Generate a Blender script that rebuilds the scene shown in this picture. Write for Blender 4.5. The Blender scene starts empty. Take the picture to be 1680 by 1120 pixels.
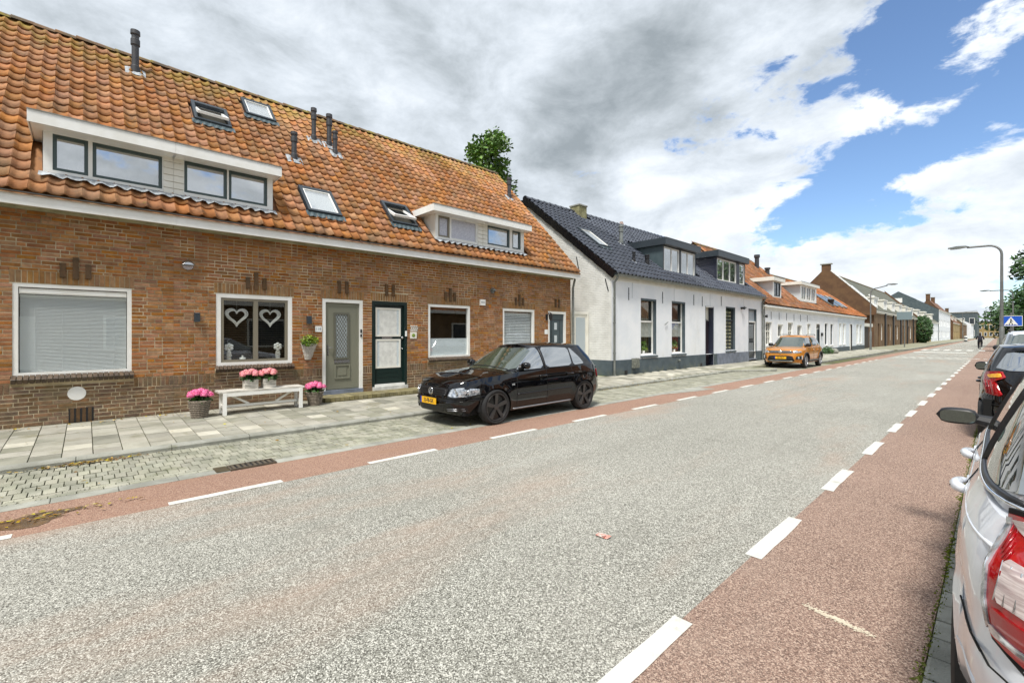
import bpy, bmesh, math, random
import numpy as np
from mathutils import Vector, Matrix, Euler

random.seed(7)
SC = bpy.context.scene
COL = SC.collection
# ------------------------------------------------------------------ camera
TH = math.radians(46.8906)
SN, CS = math.sin(TH), math.cos(TH)
cam_d = bpy.data.cameras.new('camera')
cam = bpy.data.objects.new('camera', cam_d); COL.objects.link(cam)
cam_d.sensor_width = 36.0
cam_d.lens = 747.0 / 1680 * 36
cam_d.shift_y = -11.0 / 1680
cam_d.clip_start = 0.05
cam_d.clip_end = 6000
cam.location = (0, 0, 1.6)
cam.rotation_euler = (math.radians(90), 0, TH)
SC.camera = cam
# ------------------------------------------------------------------ world / sun / exposure
SUN_DIR = Vector((0.23, -0.42, 0.87)).normalized()
EXPO = 0.88
SC.view_settings.view_transform = 'Standard'
SC.view_settings.look = 'None'
SC.view_settings.gamma = 1
SC.view_settings.use_curve_mapping = False
SC.view_settings.exposure = EXPO
SC.cycles.max_bounces = 6
SC.cycles.transparent_max_bounces = 10
SC.cycles.use_denoising = True

world = bpy.data.worlds.new('World'); SC.world = world
world.use_nodes = True
def build_world():
    nt = world.node_tree; N = nt.nodes; L = nt.links
    N.clear()
    def nd(t, **k):
        n = N.new(t)
        for a, b in k.items(): setattr(n, a, b)
        return n
    def math_(op, a, b=None, c=None, clamp=False):
        n = nd('ShaderNodeMath', operation=op, use_clamp=clamp)
        for i, v in enumerate((a, b, c)):
            if v is None: continue
            if isinstance(v, (int, float)): n.inputs[i].default_value = v
            else: L.new(v, n.inputs[i])
        return n.outputs[0]
    def dot(v, vec):
        n = nd('ShaderNodeVectorMath', operation='DOT_PRODUCT')
        L.new(v, n.inputs[0]); n.inputs[1].default_value = vec
        return n.outputs['Value']
    def ramp(v, lo, hi, smooth=True):
        n = nd('ShaderNodeMapRange', interpolation_type='SMOOTHSTEP' if smooth else 'LINEAR')
        L.new(v, n.inputs[0]); n.inputs[1].default_value = lo; n.inputs[2].default_value = hi
        return n.outputs[0]
    def ell(v, c, e1, a, e2, b, lo=1.0, hi=0.35):
        c = Vector(c).normalized(); e1 = Vector(e1).normalized(); e2 = Vector(e2).normalized()
        u = math_('DIVIDE', math_('SUBTRACT', dot(v, e1), c.dot(e1)), a)
        w = math_('DIVIDE', math_('SUBTRACT', dot(v, e2), c.dot(e2)), b)
        r = math_('SQRT', math_('ADD', math_('MULTIPLY', u, u), math_('MULTIPLY', w, w)))
        return ramp(r, lo, hi)
    tc = nd('ShaderNodeTexCoord'); d = tc.outputs['Generated']
    sep = nd('ShaderNodeSeparateXYZ'); L.new(d, sep.inputs[0])
    den = math_('ADD', math_('MAXIMUM', sep.outputs[2], 0.0), 0.16)
    cb = nd('ShaderNodeCombineXYZ')
    L.new(math_('DIVIDE', sep.outputs[0], den), cb.inputs[0]); L.new(math_('DIVIDE', sep.outputs[1], den), cb.inputs[1])
    def noise(scale, detail=8, rough=.55, dist=.0, off=(0, 0, 0), v=None):
        mp = nd('ShaderNodeMapping'); mp.inputs['Location'].default_value = off
        L.new(v or cb.outputs[0], mp.inputs[0])
        n = nd('ShaderNodeTexNoise'); n.inputs['Scale'].default_value = scale; n.inputs['Detail'].default_value = detail
        n.inputs['Roughness'].default_value = rough; n.inputs['Distortion'].default_value = dist
        L.new(mp.outputs[0], n.inputs['Vector']); return n.outputs['Fac']
    def dpx(u, v):
        r, k = (u - 840) / 747, (549 - v) / 747
        return Vector((r * CS - SN, r * SN + CS, k)).normalized()
    def spot(u, v, a, b, rot=0, lo=1.0, hi=.2):
        """soft elliptical patch of sky around a direction; a, b are its half-sizes in radians"""
        c = dpx(u, v); e1 = Vector((0, 0, 1)).cross(c).normalized() * -1; e2 = e1.cross(c).normalized()
        if e2.z < 0: e2 = -e2
        q = math.radians(rot); return ell(d, c, e1 * math.cos(q) + e2 * math.sin(q), a, e2 * math.cos(q) - e1 * math.sin(q), b, lo, hi)
    big = noise(.62, 8, .58, .3, (3.1, 1.7, 0))
    puff = nd('ShaderNodeVectorMath', operation='MULTIPLY'); L.new(d, puff.inputs[0]); puff.inputs[1].default_value = (1, 1, 1.9)
    fine = noise(4.6, 12, .60, .25, (9.1, 4.2, 2.0), puff.outputs[0])
    def total(*t):
        o = None
        for w, m in t:
            m = math_('MULTIPLY', m, w); o = m if o is None else math_('ADD', o, m)
        return o
    wisp = noise(11.0, 10, .62, .3, (2.1, 6.2, 1.0), puff.outputs[0])
    dens = total((.48, big), (1.05, fine), (.78, wisp), (-.40, spot(1480, 215, .42, .125, 32)), (-.44, spot(1690, 150, .28, .14, 20)), (-.20, spot(1500, 345, .20, .05, 8)), (-.14, spot(1440, 110, .22, .12, 40)),
                 (.54, spot(1500, 172, .14, .06, 6, 1.5, .0)), (.26, spot(1610, 192, .10, .04, 12, 1.5, .0)), (.42, spot(1600, 268, .15, .05, 12, 1.4, .0)), (.40, spot(1665, 40, .10, .07, -30, 1.4, .0)), (-.20, spot(1560, 30, .14, .10, 0, 1.2, .2)), (.14, spot(1650, 190, .08, .03, 10, 1.5, .0)), (.12, spot(1260, 300, .12, .04, 0)), (.28, spot(500, 120, .60, .34, 0)), (.20, spot(930, 100, .36, .24, 0)))
    dens = math_('ADD', dens, -.452)
    alpha = ramp(dens, .475, .62)
    sh1 = noise(.95, 8, .58, .4, (5.3, 8.8, 0))
    sh2 = noise(6.5, 12, .64, .25, (1.3, 2.8, 0), puff.outputs[0])
    sh = total((.70, sh1), (.75, sh2), (-.30, spot(1000, 150, .26, .16, 20)), (-.16, spot(930, 262, .17, .06, 0)), (-.14, spot(760, 60, .22, .12, 10)), (-.05, spot(420, 120, .32, .16, -10)), (-.12, spot(1150, 200, .10, .06, 20)),
               (.12, spot(1240, 90, .16, .10, 30)), (.20, spot(1060, 318, .12, .04, 0)), (.24, spot(1330, 330, .26, .06, 0)), (.20, spot(1480, 420, .50, .10, 0)), (.10, spot(625, 170, .06, .04, 0)), (.26, spot(1500, 160, .13, .045, 6)), (.20, spot(1590, 245, .16, .05, 12)), (.16, spot(1660, 40, .1, .07, 0)))
    sh = math_('ADD', sh, -.035)
    sh = math_('ADD', sh, math_('MULTIPLY', math_('SUBTRACT', 1.0, alpha), .25))
    cr = nd('ShaderNodeValToRGB'); L.new(ramp(sh, .36, .90, False), cr.inputs[0])
    el = cr.color_ramp.elements
    el[0].position = 0; el[0].color = (.200, .228, .250, 1)
    el[1].position = 1; el[1].color = (.60, .63, .66, 1)
    e = el.new(.30); e.color = (.30, .332, .36, 1)
    e = el.new(.62); e.color = (.43, .468, .51, 1)
    sky = nd('ShaderNodeTexSky', sky_type='NISHITA'); sky.sun_disc = False
    sky.sun_elevation = math.asin(SUN_DIR.z)
    sky.sun_rotation = math.atan2(SUN_DIR.x, SUN_DIR.y)
    sky.air_density = 1.0; sky.dust_density = .05; sky.ozone_density = 5.0
    b1 = nd('ShaderNodeBackground'); L.new(sky.outputs[0], b1.inputs[0]); b1.inputs[1].default_value = .10
    b2 = nd('ShaderNodeBackground'); L.new(cr.outputs[0], b2.inputs[0]); b2.inputs[1].default_value = 1.0
    mx = nd('ShaderNodeMixShader'); L.new(alpha, mx.inputs[0]); L.new(b1.outputs[0], mx.inputs[1]); L.new(b2.outputs[0], mx.inputs[2])
    out = nd('ShaderNodeOutputWorld'); L.new(mx.outputs[0], out.inputs[0])
build_world()
sun_d = bpy.data.lights.new('sun', 'SUN'); sun_d.energy = 2.6; sun_d.angle = math.radians(13); sun_d.color = (1, .96, .9)
sun = bpy.data.objects.new('sun', sun_d); COL.objects.link(sun)
sun.rotation_euler = SUN_DIR.to_track_quat('Z', 'Y').to_euler()
sun.location = (10, -10, 30)

# ------------------------------------------------------------------ materials
def S(r, g, b):
    f = lambda v: (v / 255 / 12.92) if v / 255 <= .04045 else ((v / 255 + .055) / 1.055) ** 2.4
    return (f(r), f(g), f(b), 1)
def mat(name, c1, c2=None, scale=8, lo=.35, hi=.65, rough=.7, bump=0, bscale=60, rnd=0, hue=0, metal=0, spec=.5, coat=0, detail=5, stretch=(1, 1, 1), obj=False):
    m = bpy.data.materials.new(name); m.use_nodes = True
    nt = m.node_tree; N = nt.nodes; L = nt.links
    b = N['Principled BSDF']
    b.inputs['Roughness'].default_value = rough; b.inputs['Metallic'].default_value = metal
    b.inputs['Specular IOR Level'].default_value = spec; b.inputs['Coat Weight'].default_value = coat
    b.inputs['Coat Roughness'].default_value = .04
    b.inputs['Base Color'].default_value = c1
    m.diffuse_color = c1
    if obj:
        pos = N.new('ShaderNodeTexCoord').outputs['Object']
    else:
        pos = N.new('ShaderNodeNewGeometry').outputs['Position']
    mp = N.new('ShaderNodeMapping'); mp.inputs['Scale'].default_value = stretch; L.new(pos, mp.inputs[0])
    m['_p'] = mp.name
    out = None
    if c2 is not None:
        n = N.new('ShaderNodeTexNoise'); n.inputs['Scale'].default_value = scale; n.inputs['Detail'].default_value = detail
        n.inputs['Roughness'].default_value = .6
        L.new(mp.outputs[0], n.inputs['Vector'])
        r = N.new('ShaderNodeMapRange'); r.interpolation_type = 'SMOOTHSTEP'; r.inputs[1].default_value = lo; r.inputs[2].default_value = hi; L.new(n.outputs['Fac'], r.inputs[0])
        x = N.new('ShaderNodeMix'); x.data_type = 'RGBA'; x.inputs['A'].default_value = c1; x.inputs['B'].default_value = c2
        L.new(r.outputs[0], x.inputs['Factor']); out = x.outputs['Result']
    if rnd or hue:
        oi = N.new('ShaderNodeObjectInfo'); ge = N.new('ShaderNodeNewGeometry')
        a = N.new('ShaderNodeMath'); a.operation = 'ADD'; L.new(oi.outputs['Random'], a.inputs[0]); L.new(ge.outputs['Random Per Island'], a.inputs[1])
        wn = N.new('ShaderNodeTexWhiteNoise'); wn.noise_dimensions = '1D'; L.new(a.outputs[0], wn.inputs['W'])
        hs = N.new('ShaderNodeHueSaturation')
        sp = N.new('ShaderNodeSeparateColor'); L.new(wn.outputs['Color'], sp.inputs[0])
        for k, (sock, amp) in enumerate((('Value', rnd), ('Hue', hue), ('Saturation', rnd * .6))):
            mr = N.new('ShaderNodeMapRange'); c = .5 if sock == 'Hue' else 1
            mr.inputs[3].default_value = c - amp; mr.inputs[4].default_value = c + amp
            L.new(sp.outputs[k], mr.inputs[0]); L.new(mr.outputs[0], hs.inputs[sock])
        if out: L.new(out, hs.inputs['Color'])
        else: hs.inputs['Color'].default_value = c1
        out = hs.outputs[0]
    if out: L.new(out, b.inputs['Base Color'])
    if bump:
        n = N.new('ShaderNodeTexNoise'); n.inputs['Scale'].default_value = bscale; n.inputs['Detail'].default_value = 4
        L.new(mp.outputs[0], n.inputs['Vector'])
        bp = N.new('ShaderNodeBump'); bp.inputs['Strength'].default_value = bump; bp.inputs['Distance'].default_value = .02
        L.new(n.outputs['Fac'], bp.inputs['Height']); L.new(bp.outputs[0], b.inputs['Normal'])
    return m
def layer(m, col, scale, lo, hi, amt=1.0, stretch=(1, 1, 1), z=None, tex='noise', detail=5, xr=None, off=(0, 0, 0)):
    """mix one more colour over the base colour, where a noise says so (optionally only inside a height range or an X range)"""
    nt = m.node_tree; N = nt.nodes; L = nt.links
    b = N['Principled BSDF']
    cur = b.inputs['Base Color'].links[0].from_socket if b.inputs['Base Color'].links else None
    pos = N.new('ShaderNodeNewGeometry').outputs['Position']
    mp = N.new('ShaderNodeMapping'); mp.inputs['Scale'].default_value = stretch; mp.inputs['Location'].default_value = off; L.new(pos, mp.inputs[0])
    if tex == 'noise':
        n = N.new('ShaderNodeTexNoise'); n.inputs['Scale'].default_value = scale; n.inputs['Detail'].default_value = detail; n.inputs['Roughness'].default_value = .62
        L.new(mp.outputs[0], n.inputs['Vector']); o = n.outputs['Fac']
    else:
        n = N.new('ShaderNodeTexVoronoi'); n.inputs['Scale'].default_value = scale
        L.new(mp.outputs[0], n.inputs['Vector'])
        sp = N.new('ShaderNodeSeparateColor'); L.new(n.outputs['Color'], sp.inputs[0]); o = sp.outputs[0]
    r = N.new('ShaderNodeMapRange'); r.interpolation_type = 'SMOOTHSTEP'
    r.inputs[1].default_value = lo; r.inputs[2].default_value = hi; r.inputs[4].default_value = amt; L.new(o, r.inputs[0])
    f = r.outputs[0]
    for rng, ax in ((z, 2), (xr, 0)):
        if rng:
            sz = N.new('ShaderNodeSeparateXYZ'); L.new(pos, sz.inputs[0])
            q = N.new('ShaderNodeMapRange'); q.interpolation_type = 'SMOOTHSTEP'; q.inputs[1].default_value = rng[0]; q.inputs[2].default_value = rng[1]
            L.new(sz.outputs[ax], q.inputs[0])
            mu = N.new('ShaderNodeMath'); mu.operation = 'MULTIPLY'; L.new(f, mu.inputs[0]); L.new(q.outputs[0], mu.inputs[1]); f = mu.outputs[0]
    x = N.new('ShaderNodeMix'); x.data_type = 'RGBA'
    if cur: L.new(cur, x.inputs['A'])
    else: x.inputs['A'].default_value = b.inputs['Base Color'].default_value
    x.inputs['B'].default_value = col; L.new(f, x.inputs['Factor']); L.new(x.outputs['Result'], b.inputs['Base Color'])
    return m
def glass(name, tint=(.965, .98, .975, 1), refl=.10, rough=.0, ior=1.52):
    m = bpy.data.materials.new(name); m.use_nodes = True
    N = m.node_tree.nodes; L = m.node_tree.links; N.clear()
    t = N.new('ShaderNodeBsdfTransparent'); t.inputs[0].default_value = tint
    g = N.new('ShaderNodeBsdfGlossy'); g.inputs['Roughness'].default_value = rough
    fr = N.new('ShaderNodeFresnel'); fr.inputs[0].default_value = ior
    a = N.new('ShaderNodeMath'); a.operation = 'ADD'; a.use_clamp = True; L.new(fr.outputs[0], a.inputs[0]); a.inputs[1].default_value = refl
    ge = N.new('ShaderNodeNewGeometry'); iv = N.new('ShaderNodeMath'); iv.operation = 'SUBTRACT'; iv.inputs[0].default_value = 1; L.new(ge.outputs['Backfacing'], iv.inputs[1])
    mu = N.new('ShaderNodeMath'); mu.operation = 'MULTIPLY'; L.new(a.outputs[0], mu.inputs[0]); L.new(iv.outputs[0], mu.inputs[1]); a = mu
    x = N.new('ShaderNodeMixShader'); L.new(a.outputs[0], x.inputs[0]); L.new(t.outputs[0], x.inputs[1]); L.new(g.outputs[0], x.inputs[2])
    o = N.new('ShaderNodeOutputMaterial'); L.new(x.outputs[0], o.inputs[0]); m.diffuse_color = (.5, .6, .65, 1)
    return m

M = {}
M['brick'] = mat('brick', S(160, 111, 68), S(138, 93, 57), 14, rough=.85, bump=.35, bscale=70, rnd=.27, hue=.009)
layer(M['brick'], S(132, 112, 80), 1.3, .54, .78, .4)
layer(M['brick'], S(168, 110, 62), .9, .55, .72, .3, off=(4, 2, 7))
M['plinth'] = mat('plinth_brick', S(128, 100, 74), S(102, 82, 62), 12, rough=.85, bump=.35, bscale=70, rnd=.26, hue=.008)
layer(M['plinth'], S(112, 104, 70), 1.6, .5, .75, .6)
M['mortar'] = mat('mortar', S(176, 160, 130), S(140, 126, 98), 2.2, rough=.95, bump=.3, bscale=120)
layer(M['mortar'], S(214, 200, 170), 1.0, .45, .62, .9, off=(1, 2, 3))
M['soldier'] = mat('lintel_brick', S(152, 114, 72), S(132, 98, 62), 10, rough=.85, bump=.3, bscale=70, rnd=.16, hue=.006)
M['keystone'] = mat('keystone_brick', S(96, 70, 42), S(78, 60, 38), 10, rough=.8, bump=.3, rnd=.1)
M['sillbrick'] = mat('sill_brick', S(92, 76, 60), S(68, 56, 46), 10, rough=.45, bump=.25, rnd=.18)
M['tile'] = mat('orange_roof_tile', S(172, 120, 76), S(150, 102, 62), 5, rough=.8, bump=.3, bscale=40, rnd=.20, hue=.006)
layer(M['tile'], S(104, 78, 56), 3.5, .50, .72, .75)
layer(M['tile'], S(70, 58, 42), 16, .60, .78, .7)
layer(M['tile'], S(194, 142, 88), 1.8, .62, .75, .35, off=(3, 3, 3))
layer(M['tile'], S(150, 128, 52), 2.6, .40, .62, .85, z=(7.3, 8.6))
layer(M['tile'], S(198, 188, 150), 20, .70, .80, .45, off=(7, 1, 3))
layer(M['tile'], S(128, 118, 52), 9, .62, .74, .6, off=(2, 8, 3))
layer(M['tile'], S(108, 92, 66), 1.1, .52, .72, .55, stretch=(1, 2.2, .5), off=(1, 4, 2))
M['ridge'] = mat('ridge_tile', S(120, 92, 66), S(92, 82, 66), 4, rough=.85, bump=.35, rnd=.2)
layer(M['ridge'], S(140, 128, 54), 3, .5, .62, .8)
M['blacktile'] = mat('black_roof_tile', S(66, 70, 80), S(54, 58, 68), 4, rough=.2, rnd=.12, spec=.8, coat=.6)
M['oldtile'] = mat('weathered_roof_tile', S(156, 106, 72), S(122, 86, 60), 1.2, rough=.85, bump=.3, rnd=.26, hue=.008)
layer(M['oldtile'], S(92, 72, 52), 2.5, .5, .75, .6)
M['oldtile2'] = mat('red_roof_tile', S(176, 116, 72), S(154, 98, 60), 1.2, rough=.85, bump=.3, rnd=.2, hue=.008)
M['white'] = mat('white_paint', S(238, 238, 234), S(230, 229, 222), 3, rough=.35, rnd=0)
layer(M['white'], S(202, 200, 188), 5, .60, .80, .4)
M['cream'] = mat('cream_paint', S(232, 230, 220), S(224, 221, 208), 3, rough=.4)
M['whitewall'] = mat('white_plaster', S(236, 238, 240), S(226, 230, 234), 1.2, rough=.8, bump=.12, bscale=40)
layer(M['whitewall'], S(205, 206, 200), .7, .55, .8, .4, stretch=(1, 1, .35))
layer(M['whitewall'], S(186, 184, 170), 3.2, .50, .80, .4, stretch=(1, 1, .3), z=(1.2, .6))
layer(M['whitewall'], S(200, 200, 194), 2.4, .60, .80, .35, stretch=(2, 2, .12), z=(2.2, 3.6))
M['whitebrick'] = mat('whitewashed_brick', S(222, 222, 218), S(206, 206, 200), 2, rough=.8, bump=.2, bscale=30)
M['darkpaint'] = mat('dark_grey_paint', S(74, 88, 92), S(66, 80, 84), 4, rough=.45)
M['plinthgrey'] = mat('grey_plinth_paint', S(80, 92, 98), S(68, 80, 86), 2.4, rough=.7, bump=.15)
layer(M['plinthgrey'], S(112, 116, 108), 1.4, .55, .8, .5)
layer(M['plinthgrey'], S(120, 122, 96), 3, .45, .75, .6, z=(.45, .1))
M['anthracite'] = mat('anthracite_paint', S(52, 60, 66), S(46, 54, 60), 4, rough=.4)
M['anthracite2'] = mat('dark_blue_paint', S(44, 48, 62), None, rough=.4)
M['black'] = mat('black_plastic', S(28, 28, 30), None, rough=.45)
M['blackpaint'] = mat('black_gloss', S(16, 17, 20), None, rough=.25)
M['pipe'] = mat('dark_vent_plastic', S(62, 62, 64), S(50, 50, 52), 10, rough=.5)
M['lead'] = mat('lead_flashing', S(176, 182, 186), S(136, 140, 142), 9, rough=.55, bump=.4, bscale=25)
M['zinc'] = mat('zinc', S(134, 138, 134), S(112, 116, 112), 5, rough=.45, metal=.3)
M['greydoor'] = mat('grey_green_door_paint', S(124, 124, 108), None, rough=.42)
M['greydoor2'] = mat('grey_green_door_groove', S(96, 96, 84), None, rough=.5)
M['greenpaint'] = mat('dark_green_paint', S(17, 38, 35), None, rough=.35)
M['greenwin'] = mat('grey_green_window_paint', S(64, 80, 78), None, rough=.38)
M['taupe'] = mat('taupe_frame_paint', S(128, 122, 106), None, rough=.4)
M['bluestone'] = mat('blue_stone', S(126, 134, 150), S(104, 112, 124), 4, rough=.5)
M['concrete'] = mat('concrete', S(160, 160, 150), S(136, 136, 126), 3, rough=.9, bump=.4, bscale=90, rnd=.10)
layer(M['concrete'], S(112, 112, 84), 5, .56, .75, .6)
M['slab'] = mat('pavement_slab', S(164, 161, 148), S(147, 144, 131), 2.6, rough=.9, bump=.35, bscale=130, rnd=.13, hue=.008)
layer(M['slab'], S(196, 192, 174), 1.1, .58, .68, .45, off=(2, 5, 1))
layer(M['slab'], S(110, 106, 74), 2.1, .54, .74, .65)
layer(M['slab'], S(118, 116, 104), 40, .55, .7, .35)
M['paver'] = mat('clinker_paver', S(160, 158, 142), S(136, 136, 120), 3, rough=.88, bump=.35, bscale=110, rnd=.15, hue=.008)
layer(M['paver'], S(104, 106, 78), 2.2, .54, .72, .6)
layer(M['paver'], S(84, 86, 76), .9, .60, .72, .5, off=(3, 1, 0))
M['sand'] = mat('joint_sand', S(92, 92, 60), S(68, 66, 48), 6, rough=.98, bump=.5, bscale=60)
layer(M['sand'], S(104, 118, 52), 2.2, .52, .62, .8)
M['earth'] = mat('earth', S(112, 108, 88), S(96, 96, 78), .6, rough=.95)
def aggregate(name, c1, c2, c3, c4):
    m = mat(name, c1, c2, .35, .35, .65, rough=.92, bump=.0, detail=7)
    layer(m, c3, 150, .60, .74, .80, tex='v')
    layer(m, c4, 160, .63, .77, .85, tex='v', off=(3, 7, 1))
    nt = m.node_tree; N = nt.nodes; L = nt.links
    v = N.new('ShaderNodeTexVoronoi'); v.inputs['Scale'].default_value = 150; L.new(N.new('ShaderNodeNewGeometry').outputs['Position'], v.inputs['Vector'])
    bp = N.new('ShaderNodeBump'); bp.invert = True; bp.inputs['Strength'].default_value = .75; bp.inputs['Distance'].default_value = .006
    L.new(v.outputs['Distance'], bp.inputs['Height']); L.new(bp.outputs[0], N['Principled BSDF'].inputs['Normal'])
    return m
M['asphalt'] = aggregate('asphalt', S(153, 151, 141), S(139, 138, 128), S(214, 212, 201), S(70, 68, 60))
layer(M['asphalt'], S(168, 140, 120), .5, .50, .74, .55, stretch=(1.3, .35, 1), off=(2.2, .4, 0))
layer(M['asphalt'], S(128, 126, 116), 1.1, .52, .72, .35, stretch=(1.6, .06, 1), off=(.3, .2, 0))
layer(M['asphalt'], S(112, 110, 100), .8, .62, .74, .35, off=(11, 5, 0))
layer(M['asphalt'], S(178, 177, 168), .35, .54, .72, .35, stretch=(1.6, .25, 1), off=(7, 3, 0))
M['redlane'] = aggregate('red_asphalt', S(148, 122, 107), S(136, 112, 98), S(194, 170, 152), S(90, 70, 61))
layer(M['redlane'], S(120, 94, 82), .8, .56, .72, .4, stretch=(1.4, .2, 1), off=(5, 2, 0))
layer(M['redlane'], S(152, 136, 122), .6, .55, .75, .5, stretch=(1.6, .4, 1))
layer(M['redlane'], S(130, 104, 90), 5, .58, .8, .5)
M['redlane2'] = aggregate('faded_red_asphalt', S(158, 124, 105), S(146, 114, 96), S(182, 154, 134), S(114, 86, 73))
layer(M['redlane2'], S(150, 118, 96), 1.6, .52, .75, .6, stretch=(1.5, .5, 1))
M['paintline'] = mat('road_paint', S(216, 216, 208), S(200, 199, 190), 6, rough=.8, bump=.4, bscale=90)
layer(M['paintline'], S(150, 148, 138), 95, .60, .74, .7)
layer(M['paintline'], S(150, 146, 136), 7, .56, .74, .6)
M['grass'] = mat('moss_green', S(118, 128, 46), S(92, 104, 38), 20, rough=.95, rnd=.25)
M['leaf'] = mat('leaf_green', S(70, 104, 34), S(96, 130, 44), 3, rough=.6, rnd=.35, hue=.02, obj=False)
M['leafdark'] = mat('leaf_dark_green', S(44, 74, 34), S(60, 92, 38), 3, rough=.6, rnd=.35, hue=.02)
M['leafyellow'] = mat('leaf_yellow_green', S(140, 158, 44), S(110, 136, 40), 20, rough=.6, rnd=.3, hue=.02)
M['pink'] = mat('pink_petal', S(226, 88, 150), S(240, 142, 178), 30, rough=.6, rnd=.2, hue=.012)
M['pinkpale'] = mat('pale_pink_petal', S(232, 140, 160), S(240, 170, 160), 30, rough=.6, rnd=.15, hue=.02)
M['bark'] = mat('bark', S(88, 76, 62), S(64, 56, 46), 8, rough=.9, bump=.6, bscale=20)
M['wicker'] = mat('grey_wicker', S(158, 146, 130), S(120, 110, 98), 40, rough=.85, bump=.8, bscale=90, stretch=(1, 1, 2))
M['whitewicker'] = mat('white_wicker', S(226, 222, 212), S(190, 184, 172), 40, rough=.85, bump=.8, bscale=90)
M['washedwood'] = mat('whitewashed_wood', S(214, 210, 200), S(170, 166, 156), 18, rough=.8, bump=.4, bscale=40, stretch=(1, .25, 1))
M['deadleaf'] = mat('dry_leaf', S(170, 150, 70), S(128, 96, 48), 8, rough=.8, rnd=.4, hue=.03)
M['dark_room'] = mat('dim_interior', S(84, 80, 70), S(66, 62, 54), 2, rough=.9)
M['curtain'] = mat('white_curtain', S(226, 226, 220), S(206, 206, 200), 8, rough=.8)
M['blind'] = mat('white_blind', S(240, 242, 242), None, rough=.5)
M['blinddark'] = mat('taupe_blind', S(96, 92, 78), None, rough=.5)
M['glass'] = glass('window_glass', refl=.10)
M['frontglass'] = glass('front_window_glass', refl=.15)
M['dormerglass'] = glass('dormer_glass', refl=.60)
M['mirrorglass'] = glass('reflective_window_glass', refl=.50)
M['frosted'] = mat('frosted_glass', S(206, 214, 216), S(190, 200, 204), 30, rough=.35)
M['lace'] = mat('lace_pattern_glass', S(206, 208, 216), S(172, 174, 188), 45, rough=.3, coat=.3)
M['steel'] = mat('brushed_steel', S(200, 200, 200), None, rough=.25, metal=.9)
M['chrome'] = mat('chrome', S(225, 226, 228), None, rough=.08, metal=1)
M['brown'] = mat('brown_brick_wall', S(122, 98, 70), S(104, 82, 58), .9, rough=.9, bump=.2, bscale=25)
layer(M['brown'], S(140, 116, 84), 14, .5, .7, .35, stretch=(1, .4, 3))
M['browndk'] = mat('dark_brown_brick_wall', S(92, 66, 46), S(108, 80, 54), 1.2, rough=.9, bump=.25, bscale=25)
layer(M['browndk'], S(120, 90, 60), 14, .5, .7, .35, stretch=(.5, .5, 3))
M['ochre'] = mat('ochre_brick_wall', S(168, 146, 100), S(148, 126, 84), 1.2, rough=.9)
M['greytile'] = mat('grey_roof_tile', S(104, 104, 88), S(86, 88, 76), 1.5, rough=.8, rnd=.12)
M['slate'] = mat('slate_cladding', S(84, 96, 98), S(70, 82, 86), 2, rough=.6)
M['browntile'] = mat('brown_roof_tile', S(126, 86, 62), S(104, 76, 58), 1.5, rough=.85, rnd=.12)
M['rust'] = mat('rust', S(160, 90, 30), S(186, 116, 40), 20, rough=.9)
M['paper'] = mat('white_plate', S(236, 238, 236), None, rough=.4)
M['ink'] = mat('dark_lettering', S(40, 44, 52), None, rough=.5)
M['inkgrey'] = mat('grey_lettering', S(130, 140, 150), None, rough=.5)

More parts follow.
